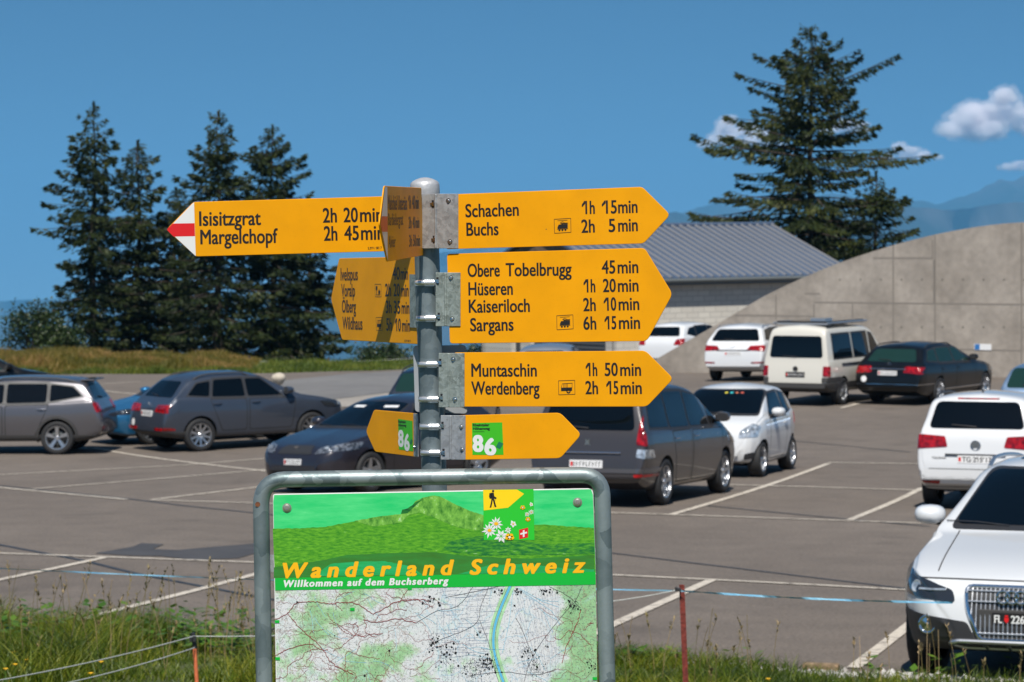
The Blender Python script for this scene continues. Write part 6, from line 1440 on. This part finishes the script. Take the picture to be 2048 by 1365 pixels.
def spruce(label, base, H, half, seed, mat_n, bare=.06, dens=1.0, droop=.35, prof=None, lean=(0, 0), skip=.12, group=None, step=.30, tuft=.235, rough=.165):
    """half: crown half width at each height fraction [(t, w)...]"""
    rs = np.random.RandomState(seed); V, Fs = [], []; T = []
    root = thing('spruce_tree', label, 'tree', Matrix.Translation(base), group)
    tr_pts = [np.array((lean[0] * t * H + .06 * sin(t * 9 + seed), lean[1] * t * H + .05 * cos(t * 7 + seed), t * H - (.8 if t == 0 else 0))) for t in np.linspace(0, 1, 14)]
    limb(V, Fs, tr_pts, .016 * H + .04, .012, 8)
    BV, BF = [], []
    z = H * bare
    up = np.array((0, 0, 1.0))
    while z < H * .985:
        t = z / H; w = np.interp(t, [h[0] for h in half], [h[1] for h in half]); nb = rs.randint(5, 8) if t < .85 else rs.randint(3, 6); a0 = rs.uniform(0, 6.28); wm = rs.uniform(1 - rough * 1.1, 1 + rough * .9)
        for i in range(nb):
            if rs.rand() < skip: continue
            a = a0 + 2 * pi * i / nb + rs.normal(0, .25); L = w * wm * (1 + rough * rs.uniform(-1, .9)) * (rs.uniform(.62, 1.08) if rs.rand() < .72 else rs.uniform(1.02, 1.15) if rs.rand() < .4 else rs.uniform(.3, .7)); 
            if L < .06: continue
            c = np.array((cos(a), sin(a), 0)); rise = np.interp(t, [0, .5, .85, 1], [-.05, .10, .45, 1.1]) + rs.normal(0, .08); dr_ = droop * rs.uniform(.6, 1.4) * (1 - t * .6)
            zz = z + rs.uniform(-.12, .12); k = 7; o = np.array((np.interp(zz, [0, H], [0, lean[0] * H]), np.interp(zz, [0, H], [0, lean[1] * H]), zz))
            s = np.linspace(0, 1, k)[:, None]; pts = o + c * s * L + up * (rise * s - dr_ * s ** 1.6 + dr_ * .55 * s ** 4) * L
            limb(BV, BF, list(pts), .010 * L + .010, .004, 4)
            side = np.cross(c, up)
            m = int(max(6, L * 46 * dens))
            nc = max(2, int(L * 3.2)); cc = rs.uniform(.12, 1, nc); cc[0] = .97; ss = np.clip(np.where(rs.rand(m) < .62, cc[rs.randint(0, nc, m)] + rs.normal(0, .055, m), 1 - rs.rand(m) ** 1.2 * .9), .08, 1)
            spread = .42 * L ** .75 * (1 - ss) ** .6 * np.clip(ss * 3, 0, 1) + .05
            off = rs.uniform(-1, 1, m) * spread
            px = np.interp(ss, np.linspace(0, 1, k), pts[:, 0]); py = np.interp(ss, np.linspace(0, 1, k), pts[:, 1]); pz = np.interp(ss, np.linspace(0, 1, k), pts[:, 2])
            Pp = np.stack([px, py, pz], -1) + side * off[:, None] - up * (np.abs(off) * .28 + rs.rand(m) * .16)[:, None] - c * (np.abs(off) * .35)[:, None] + rs.normal(0, .02, (m, 3))
            dirv = c * rs.uniform(.4, 1, m)[:, None] + side * (np.sign(off) * rs.uniform(.1, .9, m))[:, None] + up * rs.uniform(-.7, .12, m)[:, None] + up * (ss ** 4 * .35)[:, None]
            dirv /= np.linalg.norm(dirv, axis=1)[:, None]; T.append(np.concatenate([Pp, dirv, (tuft * rs.uniform(.55, 1.25, m) * (1.0 if L > .7 else .7))[:, None]], 1))
        z += step * rs.uniform(.7, 1.3) * (1.0 if t < .8 else .7)
    # leader tuft
    m = 50; zt_ = rs.uniform(.95, 1.0, m) * H; a = rs.uniform(0, 6.28, m); Pp = np.stack([lean[0] * zt_, lean[1] * zt_, zt_], -1); d = np.stack([np.cos(a) * .5, np.sin(a) * .5, np.full(m, .8)], -1); d /= np.linalg.norm(d, axis=1)[:, None]; T.append(np.concatenate([Pp, d, np.full((m, 1), tuft * .7)], 1))
    o = obj('trunk', np_mesh('trunk', V, Fs), M['bark'], root, True)
    if BV: obj('branches', np_mesh('branches', BV, BF), M['bark'], o)
    A = np.concatenate(T); n = len(A); p, d, l_ = A[:, :3], A[:, 3:6], A[:, 6:7]
    r1 = rs.normal(0, 1, (n, 3)); s1 = np.cross(d, r1); s1 /= np.linalg.norm(s1, axis=1)[:, None]; s2 = np.cross(d, s1)
    VV = []; FF = []
    for q, (sv, wd) in enumerate(((s1, .17), (s2, .15))):
        b0 = p - d * l_ * .15; mid = p + d * l_ * .4 - np.array((0, 0, 1)) * l_ * .06; tip = p + d * l_ - np.array((0, 0, 1)) * l_ * .16
        VV.append(np.stack([b0, mid + sv * l_ * wd, tip, mid - sv * l_ * wd], 1).reshape(-1, 3))
    VV = np.concatenate(VV); FF = np.arange(len(VV)).reshape(-1, 4)
    obj('crown', np_mesh('crown', VV, FF), M[mat_n], root)
    return root
def tree_at(label, u, vtop, vbase, Y, hw, seed, mn='needle2', **kw):
    """hw: [(v, half width in px)...] read off the outline"""
    b = P(u, vbase, Y); tip = P(u, vtop, Y); H = tip.z - b.z; ppm = F_PX / Y
    half = sorted([((vbase - v) / (vbase - vtop), w / ppm * (1.16 if mn == 'needle' else .86 + .24 * (v - vtop) / (vbase - vtop))) for v, w in hw])
    return spruce(label, b, H, half, seed, mn, **kw)
G = 'spruces beyond the car park'
tree_at('tallest spruce on the far left with long bare-tipped branches', 187, 206, 745, 112, [(210, 5), (260, 38), (330, 72), (400, 92), (480, 104), (560, 112), (640, 118), (700, 100), (745, 50)], 1, group=G, droop=.30, skip=.2, dens=1.15, bare=.08)
tree_at('shorter spruce close beside the tallest one on the far left', 276, 282, 745, 115, [(290, 5), (330, 34), (400, 62), (470, 84), (560, 100), (650, 112), (745, 80)], 2, group=G, dens=1.25, skip=.08)
tree_at('spruce with a narrow pointed top above the middle of the red tipped sign', 437, 224, 745, 111, [(228, 5), (260, 26), (310, 50), (370, 72), (430, 92), (520, 112), (620, 130), (700, 120), (745, 60)], 3, group=G, dens=1.25, skip=.06)
tree_at('spruce nearest the signpost with a ragged right side', 545, 252, 748, 113, [(256, 5), (290, 34), (340, 62), (390, 88), (450, 100), (540, 120), (640, 138), (700, 135), (748, 70)], 4, group=G, dens=1.25, skip=.06)
tree_at('dense spruce filling the gap between the two pairs of tall spruces', 352, 378, 748, 117, [(384, 5), (420, 40), (480, 70), (560, 92), (650, 105), (748, 80)], 5, group=G, dens=1.35, skip=.05)
tree_at('small spruce showing low on the right side of the spruces, nearest the road', 618, 392, 752, 115, [(396, 4), (440, 26), (500, 50), (580, 68), (660, 78), (752, 50)], 8, group=G, dens=1.2, skip=.1)
tree_at('lone broad spruce rising behind the concrete wall', 1622, 56, 660, 118, [(60, 8), (80, 22), (115, 50), (150, 75), (185, 118), (215, 132), (260, 128), (300, 140), (330, 180), (370, 180), (410, 200), (440, 232), (480, 236), (540, 200), (600, 150), (660, 60)], 6, 'needle', droop=.26, skip=.20, dens=1.3, tuft=.25, step=.33, rough=.34, bare=.10)
tree_at('small spruce growing against the foot of the lone broad spruce', 1752, 345, 640, 116, [(350, 4), (390, 30), (430, 66), (465, 104), (540, 110), (640, 80)], 7, 'needle', skip=.12, dens=1.2)

# leafy shrubs at the brow
M['leaf'] = leafy('shrub_leaves', (.008, .020, .006), (.026, .05, .012), (.065, .09, .02), .5, .25, .8)
def shrub(label, u, vbase, Y, wpx, hpx, seed, n=2600):
    rs = np.random.RandomState(seed); ppm = F_PX / Y; w, h = wpx / ppm, hpx / ppm; b = P(u, vbase, Y); root = thing('shrub', label, 'shrub', Matrix.Translation(b), 'leafy shrubs at the brow')
    V, Fs = [], []
    cl = []
    for i in range(9):
        a = rs.uniform(0, 6.28); r = rs.uniform(.1, 1) ** .7; p = np.array((cos(a) * r * w / 2, sin(a) * r * w / 2, h * rs.uniform(.35, .95) * (1 - .35 * r))); cl.append(p); limb(V, Fs, [np.array((0, 0, -.5)), p * np.array((.3, .3, .5)), p], .05, .012, 5)
    obj('stem', np_mesh('stem', V, Fs), M['bark'], root)
    c = np.array(cl)[rs.randint(0, len(cl), n)]; p = c + rs.normal(0, 1, (n, 3)) * np.array((w * .13, w * .13, h * .12)); p[:, 2] = np.maximum(p[:, 2], .02)
    d = rs.normal(0, 1, (n, 3)); d /= np.linalg.norm(d, axis=1)[:, None]; s = np.cross(d, rs.normal(0, 1, (n, 3))); s /= np.linalg.norm(s, axis=1)[:, None]; l_ = rs.uniform(.06, .17, (n, 1))
    VV = np.stack([p, p + d * l_ * .5 + s * l_ * .32, p + d * l_, p + d * l_ * .5 - s * l_ * .32], 1).reshape(-1, 3)
    obj('crown', np_mesh('crown', VV, np.arange(len(VV)).reshape(-1, 4)), M['leaf'], root)
shrub('leafy shrub with a pointed top at the left edge of the trees', 62, 712, 103, 105, 118, 1, 3600)
shrub('low leafy shrub between the pointed shrub and the tallest spruce', 112, 705, 104, 100, 75, 2, 2600)
shrub('rounded leafy shrub right behind the signpost', 790, 738, 106, 120, 60, 3, 2600)
shrub('low dark shrub showing between the post and the large arrow sign', 930, 742, 108, 130, 62, 4, 2200)

# clouds: a dense core in a thin veil
def cloud_mat(nm, d):
    m = bpy.data.materials.new(nm); m.use_nodes = True; n = m.node_tree.nodes; n.remove(n['Principled BSDF'])
    pv = n.new('ShaderNodeVolumePrincipled'); pv.inputs['Color'].default_value = (.995, .975, .98, 1); pv.inputs['Density'].default_value = d
    m.node_tree.links.new(pv.outputs[0], n['Material Output'].inputs['Volume']); return m
def cloud(label, u, v, w, h, seed, n=60, Y=42000):
    rs = np.random.RandomState(seed); c = P(u, v, Y); ppm = F_PX / Y; Wm, Hm = w / ppm, h / ppm
    balls = []
    for i in range(n):
        x = rs.uniform(-.5, .5); top = .55 + .45 * sin(x * 7 + seed * 2.1) * cos(x * 3 + seed); top *= max(.05, 1 - (2 * abs(x)) ** 2.2); z = -.42 + rs.rand() ** .8 * top * .9; r = Hm * rs.uniform(.05, .15) * (1.25 - abs(x)); balls.append((x * Wm, rs.uniform(-.2, .2) * Wm, z * Hm, r, rs.uniform(1, 1.7), rs.uniform(.7, 1)))
    root = None
    for part, grow, dens, vs_, amp in (('core', .86, 15.0, .020, .10), ('veil', 1.45, 2.2, .034, .24)):
        b = bmesh.new()
        for x, y, z, r, sx_, sz_ in balls:
            r *= grow; bmesh.ops.create_icosphere(b, subdivisions=2, radius=1, matrix=Matrix.Translation((x, y, z)) @ Matrix.Diagonal((r * sx_, r, r * sz_, 1)))
        me = bpy.data.meshes.new('cloud'); b.to_mesh(me); b.free()
        o = obj('cloud' if root is None else 'veil', me, cloud_mat('cloud_' + part, dens / Hm), root, True)
        for k_, (sc_, st_) in enumerate(((.22, amp), (.07, amp * .55))):
            tx = bpy.data.textures.new('cl', 'CLOUDS'); tx.noise_scale = Hm * sc_; tx.noise_depth = 4
            if k_ == 0:
                md = o.modifiers.new('r', 'REMESH'); md.mode = 'VOXEL'; md.voxel_size = Hm * vs_
            md = o.modifiers.new('d', 'DISPLACE'); md.texture = tx; md.strength = Hm * st_; md.mid_level = .5; md.texture_coords = 'LOCAL'
        if root is None: root = o; o.location = c
    tag(root, label, 'cloud', 'small white clouds')
cloud('puffy white cloud left of the lone spruce', 1480, 262, 165, 72, 1, 70)
cloud('largest white cloud, cut off by the right edge', 1990, 222, 210, 115, 2, 110)
cloud('faint pink white cloud just right of the lone spruce', 1822, 294, 112, 54, 3, 55)
cloud('small cloud low above the mountain at the right edge', 2035, 322, 80, 40, 4, 40)
cloud('cloud seen through the branches of the lone spruce', 1690, 238, 90, 60, 5, 40)

# clouds behind the viewer: the car windows mirror them
rs = np.random.RandomState(4); b = bmesh.new()
for az, el, w_ in ((-26, 24, 4200), (-14, 38, 3000), (14, 28, 4600), (30, 36, 3600), (46, 22, 4200), (-48, 34, 3800), (4, 17, 3600), (22, 50, 2600)):
    D = 24000; a_, e_ = R(az), R(el); c = Vector((sin(a_) * cos(e_), -cos(a_) * cos(e_), sin(e_))) * D
    for i in range(46):
        x = rs.uniform(-.5, .5); bmesh.ops.create_icosphere(b, subdivisions=2, radius=1, matrix=Matrix.Translation(c + Vector((x * w_ * cos(a_), x * w_ * sin(a_) + rs.normal(0, .08) * w_, rs.uniform(-.1, .22) * w_ * (1 - 2.8 * x * x)))) @ Matrix.Diagonal((w_ * .10, w_ * .09, w_ * rs.uniform(.04, .08), 1)))
me = bpy.data.meshes.new('clouds'); b.to_mesh(me); b.free()
tag(obj('clouds', me, mat('cloud_far', (.85, .85, .86), 1.0, spec=0.0), None, True), 'white cloud field behind the viewer, mirrored in the car windows', 'clouds', kind='stuff')
# ------------------------------------------------------------------ grass, fence, small things
def blades(name, X, Y, h, w, bend, seed, m, zfn=land, lift=-.02, seg=3):
    rs = np.random.RandomState(seed); n = len(X); Z = zfn(X, Y) + lift; a = rs.uniform(0, 2 * pi, n); la = rs.uniform(0, 2 * pi, n); b = bend * rs.uniform(.2, 1.3, n) * h
    sx, sy = np.cos(a), np.sin(a); V = []
    for i in range(seg + 1):
        t = i / seg; ww = w * (1 - t) ** .7 * .5; dx = np.cos(la) * b * t * t; dy = np.sin(la) * b * t * t; z = Z + h * (t - .18 * bend * t * t)
        c = np.stack([X + dx, Y + dy, z], -1)
        if i < seg:
            V += [c + np.stack([sx * ww, sy * ww, 0 * sx], -1), c - np.stack([sx * ww, sy * ww, 0 * sx], -1)]
        else: V.append(c)
    k = len(V); A = np.stack(V, 1).reshape(-1, 3); o = np.arange(n)[:, None] * k; Fq = []
    for i in range(seg - 1): Fq.append(np.concatenate([o + 2 * i, o + 2 * i + 1, o + 2 * i + 3, o + 2 * i + 2], 1))
    i = seg - 1; last = np.concatenate([o + 2 * i, o + 2 * i + 1, o + 2 * i + 2, o + 2 * i + 2], 1)
    # last face as a thin quad to keep one face size
    A2 = A.reshape(n, k, 3); tip2 = A2[:, -1:, :] + np.array((.0008, 0, 0)); A = np.concatenate([A2, tip2], 1).reshape(-1, 3); o = np.arange(n)[:, None] * (k + 1); Fq = []
    for i in range(seg): Fq.append(np.concatenate([o + 2 * i, o + 2 * i + 1, o + 2 * i + 3, o + 2 * i + 2], 1))
    me = np_mesh(name, A, np.concatenate(Fq)); return obj(name, me, m)
M['grass'] = leafy('grass_green', (.016, .038, .003), (.10, .155, .005), (.27, .27, .025), .5, .42, 1.0)
M['dry'] = leafy('grass_dry', (.16, .14, .045), (.34, .25, .11), (.46, .33, .18), .6, .45, .6)
M['verge'] = leafy('verge_grass', (.03, .06, .005), (.11, .16, .010), (.22, .22, .03), .6, .4, .5)
M['meadow'] = leafy('meadow_grass', (.065, .085, .008), (.22, .17, .022), (.42, .25, .09), .6, .45, .45)
rs = np.random.RandomState(12)
def scatter(n, y0, y1, marg=.4):
    """points on the ground the camera could see between two distances"""
    y = rs.uniform(y0, y1, n); return rs.uniform(-1, 1, n) * (y * .19 + marg + .8), y
X, Y = scatter(150000, 15.5, 23.5); e = edge_near(X) - Y
cl = fbm(X * 1.0 + 40, 5, 4, 1.2) + fbm(Y * 1.0 + X * .3, 9, 4, 1.1)
rightbare = (X > 1.2) & (e < 1.1)                                 # gravelly verge on the right
keep = (e > .02 + .12 * rs.rand(len(X))) & ~(rightbare & (rs.rand(len(X)) < .93)) & (rs.rand(len(X)) < .62 + .4 * np.clip(cl, -1, 1))
X, Y, cl, e = X[keep], Y[keep], cl[keep], e[keep]
tall = np.interp(X, [-6, -4, -1.5, .5, 1.5, 6], [.21, .19, .13, .10, .09, .08]) * (1 + .75 * np.clip(cl, -.75, 1.3)) * np.clip(.55 + e * .5, .55, 1)
tag(blades('grass', X, Y, tall * rs.uniform(.45, 1.25, len(X)), rs.uniform(.006, .013, len(X)), .8, 1, M['grass']), 'short green grass growing on the bank in front of the car park', 'grass', kind='stuff')
# broad-leaved weeds in the grass
def weeds(n, seed):
    r2 = np.random.RandomState(seed); V = []
    for i in range(n):
        y = r2.uniform(18.5, 22.6); x = r2.uniform(-1, 1) * (y * .19 + .4)
        if float(edge_near(np.array(x))) - y < .1 or (x > .8 and r2.rand() < .8): continue
        z = float(land(np.array(x), np.array(y))); hh = r2.uniform(.10, .34) * (1.0 if x < 0 else .6)
        for j in range(r2.randint(6, 14)):
            a = r2.uniform(0, 6.28); l_ = r2.uniform(.05, .11); zz = z + hh * r2.uniform(.3, 1); c = np.array((x + r2.normal(0, .04), y + r2.normal(0, .04), zz)); d = np.array((cos(a), sin(a), r2.uniform(-.3, .5))); s = np.array((-sin(a), cos(a), 0)) * l_ * .32
            V += [c, c + d * l_ * .5 + s, c + d * l_, c + d * l_ * .5 - s]
    return np_mesh('weeds', np.array(V), np.arange(len(V)).reshape(-1, 4))
M['weed'] = leafy('weed_leaves', (.025, .075, .008), (.08, .17, .015), (.15, .23, .03), .45, .3, 1)
tag(obj('weeds', weeds(700, 3), M['weed']), 'broad leaved green weeds mixed into the grass of the bank', 'weeds', kind='stuff')
# dry stalks with seed heads
def stalks(n, seed):
    r2 = np.random.RandomState(seed); V, Fq = [], []
    for i in range(n):
        y = r2.uniform(16, 22.8); q = r2.rand(); x = -(q ** .8) * (y * .19 + .3) * 1.0 if r2.rand() < .66 else r2.uniform(-.3, 1) * (y * .19)
        ee = float(edge_near(np.array(x))) - y
        if ee < .08: continue
        z = float(land(np.array(x), np.array(y))) - .02; h = r2.uniform(.22, .66) if x < 0 else r2.uniform(.18, .5); a = r2.uniform(0, 6.28); bn = r2.uniform(.02, .28) * h; w = .0018
        for s_ in range(2):
            dx, dy = (w, 0) if s_ == 0 else (0, w); o = len(V)
            for t in (0, .5, .85, 1): 
                cx, cy, cz = x + cos(a) * bn * t * t, y + sin(a) * bn * t * t, z + h * t; V += [(cx - dx, cy - dy, cz), (cx + dx, cy + dy, cz)]
            Fq += [(o + 2 * k, o + 2 * k + 1, o + 2 * k + 3, o + 2 * k + 2) for k in range(3)]
        if r2.rand() < .75:
            for j in range(r2.randint(8, 16)):
                t = r2.uniform(.80, 1.04); b2 = r2.uniform(0, 6.28); l_ = r2.uniform(.02, .05); c = np.array((x + cos(a) * bn * t * t, y + sin(a) * bn * t * t, z + h * t)); d = np.array((cos(b2) * .5, sin(b2) * .5, .7)); s = np.array((-sin(b2), cos(b2), 0)) * .006; o = len(V)
                V += [c, c + d * l_ * .5 + s, c + d * l_, c + d * l_ * .5 - s]; Fq.append((o, o + 1, o + 2, o + 3))
    return np_mesh('dry_grass', np.array(V), Fq)
tag(obj('dry_grass', stalks(330, 4), M['dry']), 'tall thin dry grass stalks with seed heads along the edge of the asphalt', 'dry grass', kind='stuff')
# meadow on the mound behind the car park
n = 80000; x = rs.uniform(-24, -8.4, n); y = edge_far(x) + rs.uniform(-.25, 11, n)
lim = -9.3 - .06 * (y - 92) + .5 * rs.rand(n); q = x < lim; x, y = x[q], y[q]; n = len(x)
hgt_ = np.interp(x, [-24, -10.5, -9.0], [.40, .38, .2]) * rs.uniform(.4, 1.3, n) * (1 + .5 * np.clip(fbm(x * .8, 3, 4, 1.0), -1, 1)) * np.interp(y - edge_far(x), [-.3, 1.2, 4], [.35, .8, 1])
tag(blades('meadow_grass', x, y, hgt_, rs.uniform(.018, .04, n), .5, 5, M['meadow']), 'yellowing tall meadow grass on the mound in front of the spruces', 'meadow', kind='stuff')
n = 45000; x = rs.uniform(-24, 2.5, n); y = edge_far(x) + np.where(x < -9, rs.uniform(-.3, 1.0, n), rs.uniform(-.2, 9, n))
tag(blades('roadside_grass', x, y, rs.uniform(.08, .24, n) * (1 + .5 * np.clip(fbm(x * 1.1, 8, 4, 1.0), -1, 1)), rs.uniform(.018, .04, n), .6, 6, M['verge']), 'low green grass along the far edge of the asphalt and road', 'grass', kind='stuff')
# gravel verge
n = 2600; x = rs.uniform(.8, 4.6, n); e = np.abs(rs.normal(.12, .22, n)) - .05; y = edge_near(x) - e; z = land(x, y)
V, Fq = [], []
ico = [(0, 0, 1), (.9, 0, .2), (.28, .85, .2), (-.72, .53, .2), (-.72, -.53, .2), (.28, -.85, .2), (0, 0, -.6)]
for i in range(n):
    r = rs.uniform(.008, .026) * (1.5 if rs.rand() < .1 else 1); sc = r * rs.uniform(.7, 1.3, 3); o = len(V); th = rs.uniform(0, 6.28); cth, sth = cos(th), sin(th)
    for p in ico: px, py, pz = p[0] * sc[0], p[1] * sc[1], p[2] * sc[2]; V.append((x[i] + px * cth - py * sth, y[i] + px * sth + py * cth, z[i] + pz + r * .2))
    Fq += [(o, o + 1 + k, o + 1 + (k + 1) % 5) for k in range(5)] + [(o + 6, o + 1 + (k + 1) % 5, o + 1 + k) for k in range(5)]
tag(obj('gravel', np_mesh('gravel', np.array(V), Fq), leafy('gravel_stone', (.20, .185, .165), (.36, .34, .31), (.55, .54, .52), .85, 0.0, 2)), 'pale gravel along the broken edge of the asphalt', 'gravel', kind='stuff')

def on_land(u, v):
    return cast(u, v, lambda a, b: np.maximum(land(a, b), gz(a, b) - 50) if True else 0)
# wooden block on the verge
c = cast(1642, 1352); k = MB(); k.box((0, 0, .045), (.26, .10, .09), None); o = k.build('wooden_block', mat('old_wood', (.22, .15, .085), .85, var=.3, vscale=14, bump=.4, bscale=30)); bevel(o, .014, 2); o.matrix_world = Matrix.Translation(c) @ Matrix.Rotation(R(-14), 4, 'Z')
tag(o, 'weathered wooden block lying on the gravel at the edge of the asphalt', 'wood block')
# pale rock beside the road far back
c = cast(556, 789); b = bmesh.new(); bmesh.ops.create_icosphere(b, subdivisions=3, radius=.21)
for v in b.verts: v.co = v.co * (1 + .16 * sin(v.co.x * 11 + 1) * cos(v.co.y * 9) + .1 * sin(v.co.z * 14)); v.co.z *= .75
me = bpy.data.meshes.new('boulder'); b.to_mesh(me); b.free(); o = obj('boulder', me, mat('boulder_stone', (.42, .37, .30), .9, var=.15, vscale=6), None, True); o.location = c + Vector((0, 0, .42))
tag(o, 'pale boulder at the roadside behind the bonnet of the blue grey SUV', 'boulder')

# electric fence
def ground_below(p): return float(land(np.array(p.x), np.array(p.y)))
RS_TOP = P(1363.5, 1170, 16.0)
st = thing('fence_stake', 'rusty red steel fence stake with a black insulator', 'fence post', Matrix.Translation((RS_TOP.x + .02, RS_TOP.y, ground_below(RS_TOP))), 'electric fence stakes'); Li = st.matrix_world.inverted()
k = MB(); H_ = RS_TOP.z - ground_below(RS_TOP); b0 = Vector((0.02, 0, -.3)); t0 = Li @ RS_TOP
rust = mat('rusty_red', (.15, .022, .014), .75, var=.35, vscale=40, bump=.3)
d_ = t0 - b0; k.add([b0 + Vector((x_, y_, 0)) for x_, y_ in ((-.016, -.002), (.016, -.002), (.016, .002), (.002, .004), (.002, .03), (-.002, .03), (-.002, .004), (-.016, .002))] + [t0 + Vector((x_, y_, 0)) for x_, y_ in ((-.016, -.002), (.016, -.002), (.016, .002), (.002, .004), (.002, .03), (-.002, .03), (-.002, .004), (-.016, .002))], [tuple(range(8))[::-1], tuple(range(8, 16))] + [(i, (i + 1) % 8, 8 + (i + 1) % 8, 8 + i) for i in range(8)])
k.build('shaft', rust, st)
ins = P(1356, 1179.5, 15.97); k = MB(); k.box(Li @ ins, (.035, .03, .018)); k.box(Li @ ins + Vector((-.012, -.012, .004)), (.014, .02, .024)); bevel(k.build('insulator', M['plastic'], st), .003)
OS_TOP = P(387, 1268, 15.2); OS_B = P(400, 1430, 15.2)
st2 = thing('fence_stake', 'thin orange fibreglass fence stake with a black clip on top', 'fence post', Matrix.Translation((OS_B.x, OS_B.y, ground_below(OS_B))), 'electric fence stakes'); Li2 = st2.matrix_world.inverted()
k = MB(); k.tube([Li2 @ (OS_B + Vector((.02, 0, -.4))), Li2 @ P(389, 1293, 15.2)], .0115, 10); k.build('shaft', mat('orange_fibre', (.55, .14, .055), .5, var=.15, vscale=30), st2, smooth=True)
k = MB(); k.tube([Li2 @ P(389.5, 1297, 15.2), Li2 @ P(386.5, 1266, 15.2)], .0125, 10); k.box(Li2 @ P(385.5, 1278, 15.18), (.036, .02, .03)); k.build('insulator', M['plastic'], st2, smooth=True, angle=30)
def sagged(a, b, sag, n=24): return [a.lerp(b, t) - Vector((0, 0, sag * 4 * t * (1 - t))) for t in np.linspace(0, 1, n)]
M['tape'] = mat('tape_blue', (.10, .30, .46), .5, col2=(.22, .46, .60), vscale=7, detail=3)
M['rope'] = mat('rope_white', (.42, .43, .41), .7, var=.12, vscale=60)
def tape(a, b, sag, w, tw):
    pts = sagged(a, b, sag, 60); V = []; d = (b - a).normalized(); s = Vector((0, 0, 1))
    n1 = d.cross(s).normalized(); s = n1.cross(d)
    for i, p in enumerate(pts):
        an = tw * sin(i * .33) + .25 * sin(i * 1.7); q = (s * cos(an) + n1 * sin(an)) * w / 2; V += [p + q, p - q]
    k = MB(); k.add(V, [(2 * i, 2 * i + 1, 2 * i + 3, 2 * i + 2) for i in range(59)]); return k
fp = P(1361, 1182, 15.97)
o = tape(P(-40, 1135, 19.5), fp, .02, .008, .9).build('fence_tape', M['tape']); tag(o, 'pale blue fence tape running from the red stake past the board to the left', 'fence tape', 'fence tapes')
o = tape(fp, P(1905, 1206, 15.2), .012, .012, .9).build('fence_tape', M['tape']); tag(o, 'pale blue fence tape stretched from the red stake to the white estate car', 'fence tape', 'fence tapes')
for a, b, lab in ((P(-30, 1366, 12.6), P(387, 1273, 15.18), 'white fence cord running up to the clip of the orange stake from the lower left'), (P(60, 1382, 12.8), P(389, 1296, 15.18), 'lower white fence cord tied just under the clip of the orange stake'), (P(388, 1273, 15.18), P(760, 1258, 15.8), 'white fence cord from the orange stake to behind the information board'), (P(1120, 1212, 15.9), P(1356, 1180, 15.96), 'thin white cord from behind the board up to the red stake')):
    k = MB(); k.tube(sagged(a, b, .015), .0030, 6); o = k.build('fence_rope', M['rope'], None, None, True); tag(o, lab, 'fence rope', 'fence ropes')
# wire fence at the brow
for u, v0, v1, lab in ((497, 735, 712, 'short weathered fence post under the spruces, farther from the signpost'), (656, 742, 716, 'short weathered fence post beside the road, nearer the signpost')):
    a, b = P(u, v0 + 8, 101), P(u + 1, v1, 101); k = MB(); k.tube([a, b], .05, 8); o = k.build('wooden_post', M['bark'], None, None, True); tag(o, lab, 'fence post', 'wooden fence posts')
k = MB(); k.tube(sagged(P(470, 722, 101), P(840, 716, 101), .1), .012, 5); o = k.build('fence_wire', M['darkgrey']); tag(o, 'single wire strung along the wooden fence posts under the spruces', 'fence wire')
# yellow flowers
ym = mat('flower_yellow', (.75, .42, .01), .6)
for i, (u, v) in enumerate(((17, 1309), (29, 1307), (49, 1323), (27, 1332), (199, 1327), (8, 1341), (178, 1350), (1533, 1361))):
    p = cast(u, v, lambda a, b: land(a, b) + .12); k = MB(); base_ = Vector((p.x, p.y, ground_below(p)))
    t = thing('wild_flower', 'small yellow wild flower standing in the grass', 'flower', Matrix.Translation(base_), 'yellow wild flowers'); hh = p.z - base_.z
    k.tube([(0, 0, 0), (.01, 0, hh)], .003, 5); k.build('stem', M['weed'], t)
    k = MB()
    for j in range(9): a = 2 * pi * j / 9; k.add([(.01, 0, hh), (.01 + .014 * cos(a - .25), .014 * sin(a - .25), hh + .012), (.01 + .020 * cos(a), .020 * sin(a), hh + .010), (.01 + .014 * cos(a + .25), .014 * sin(a + .25), hh + .012)], [(0, 1, 2, 3)])
    k.build('petals', ym, t)
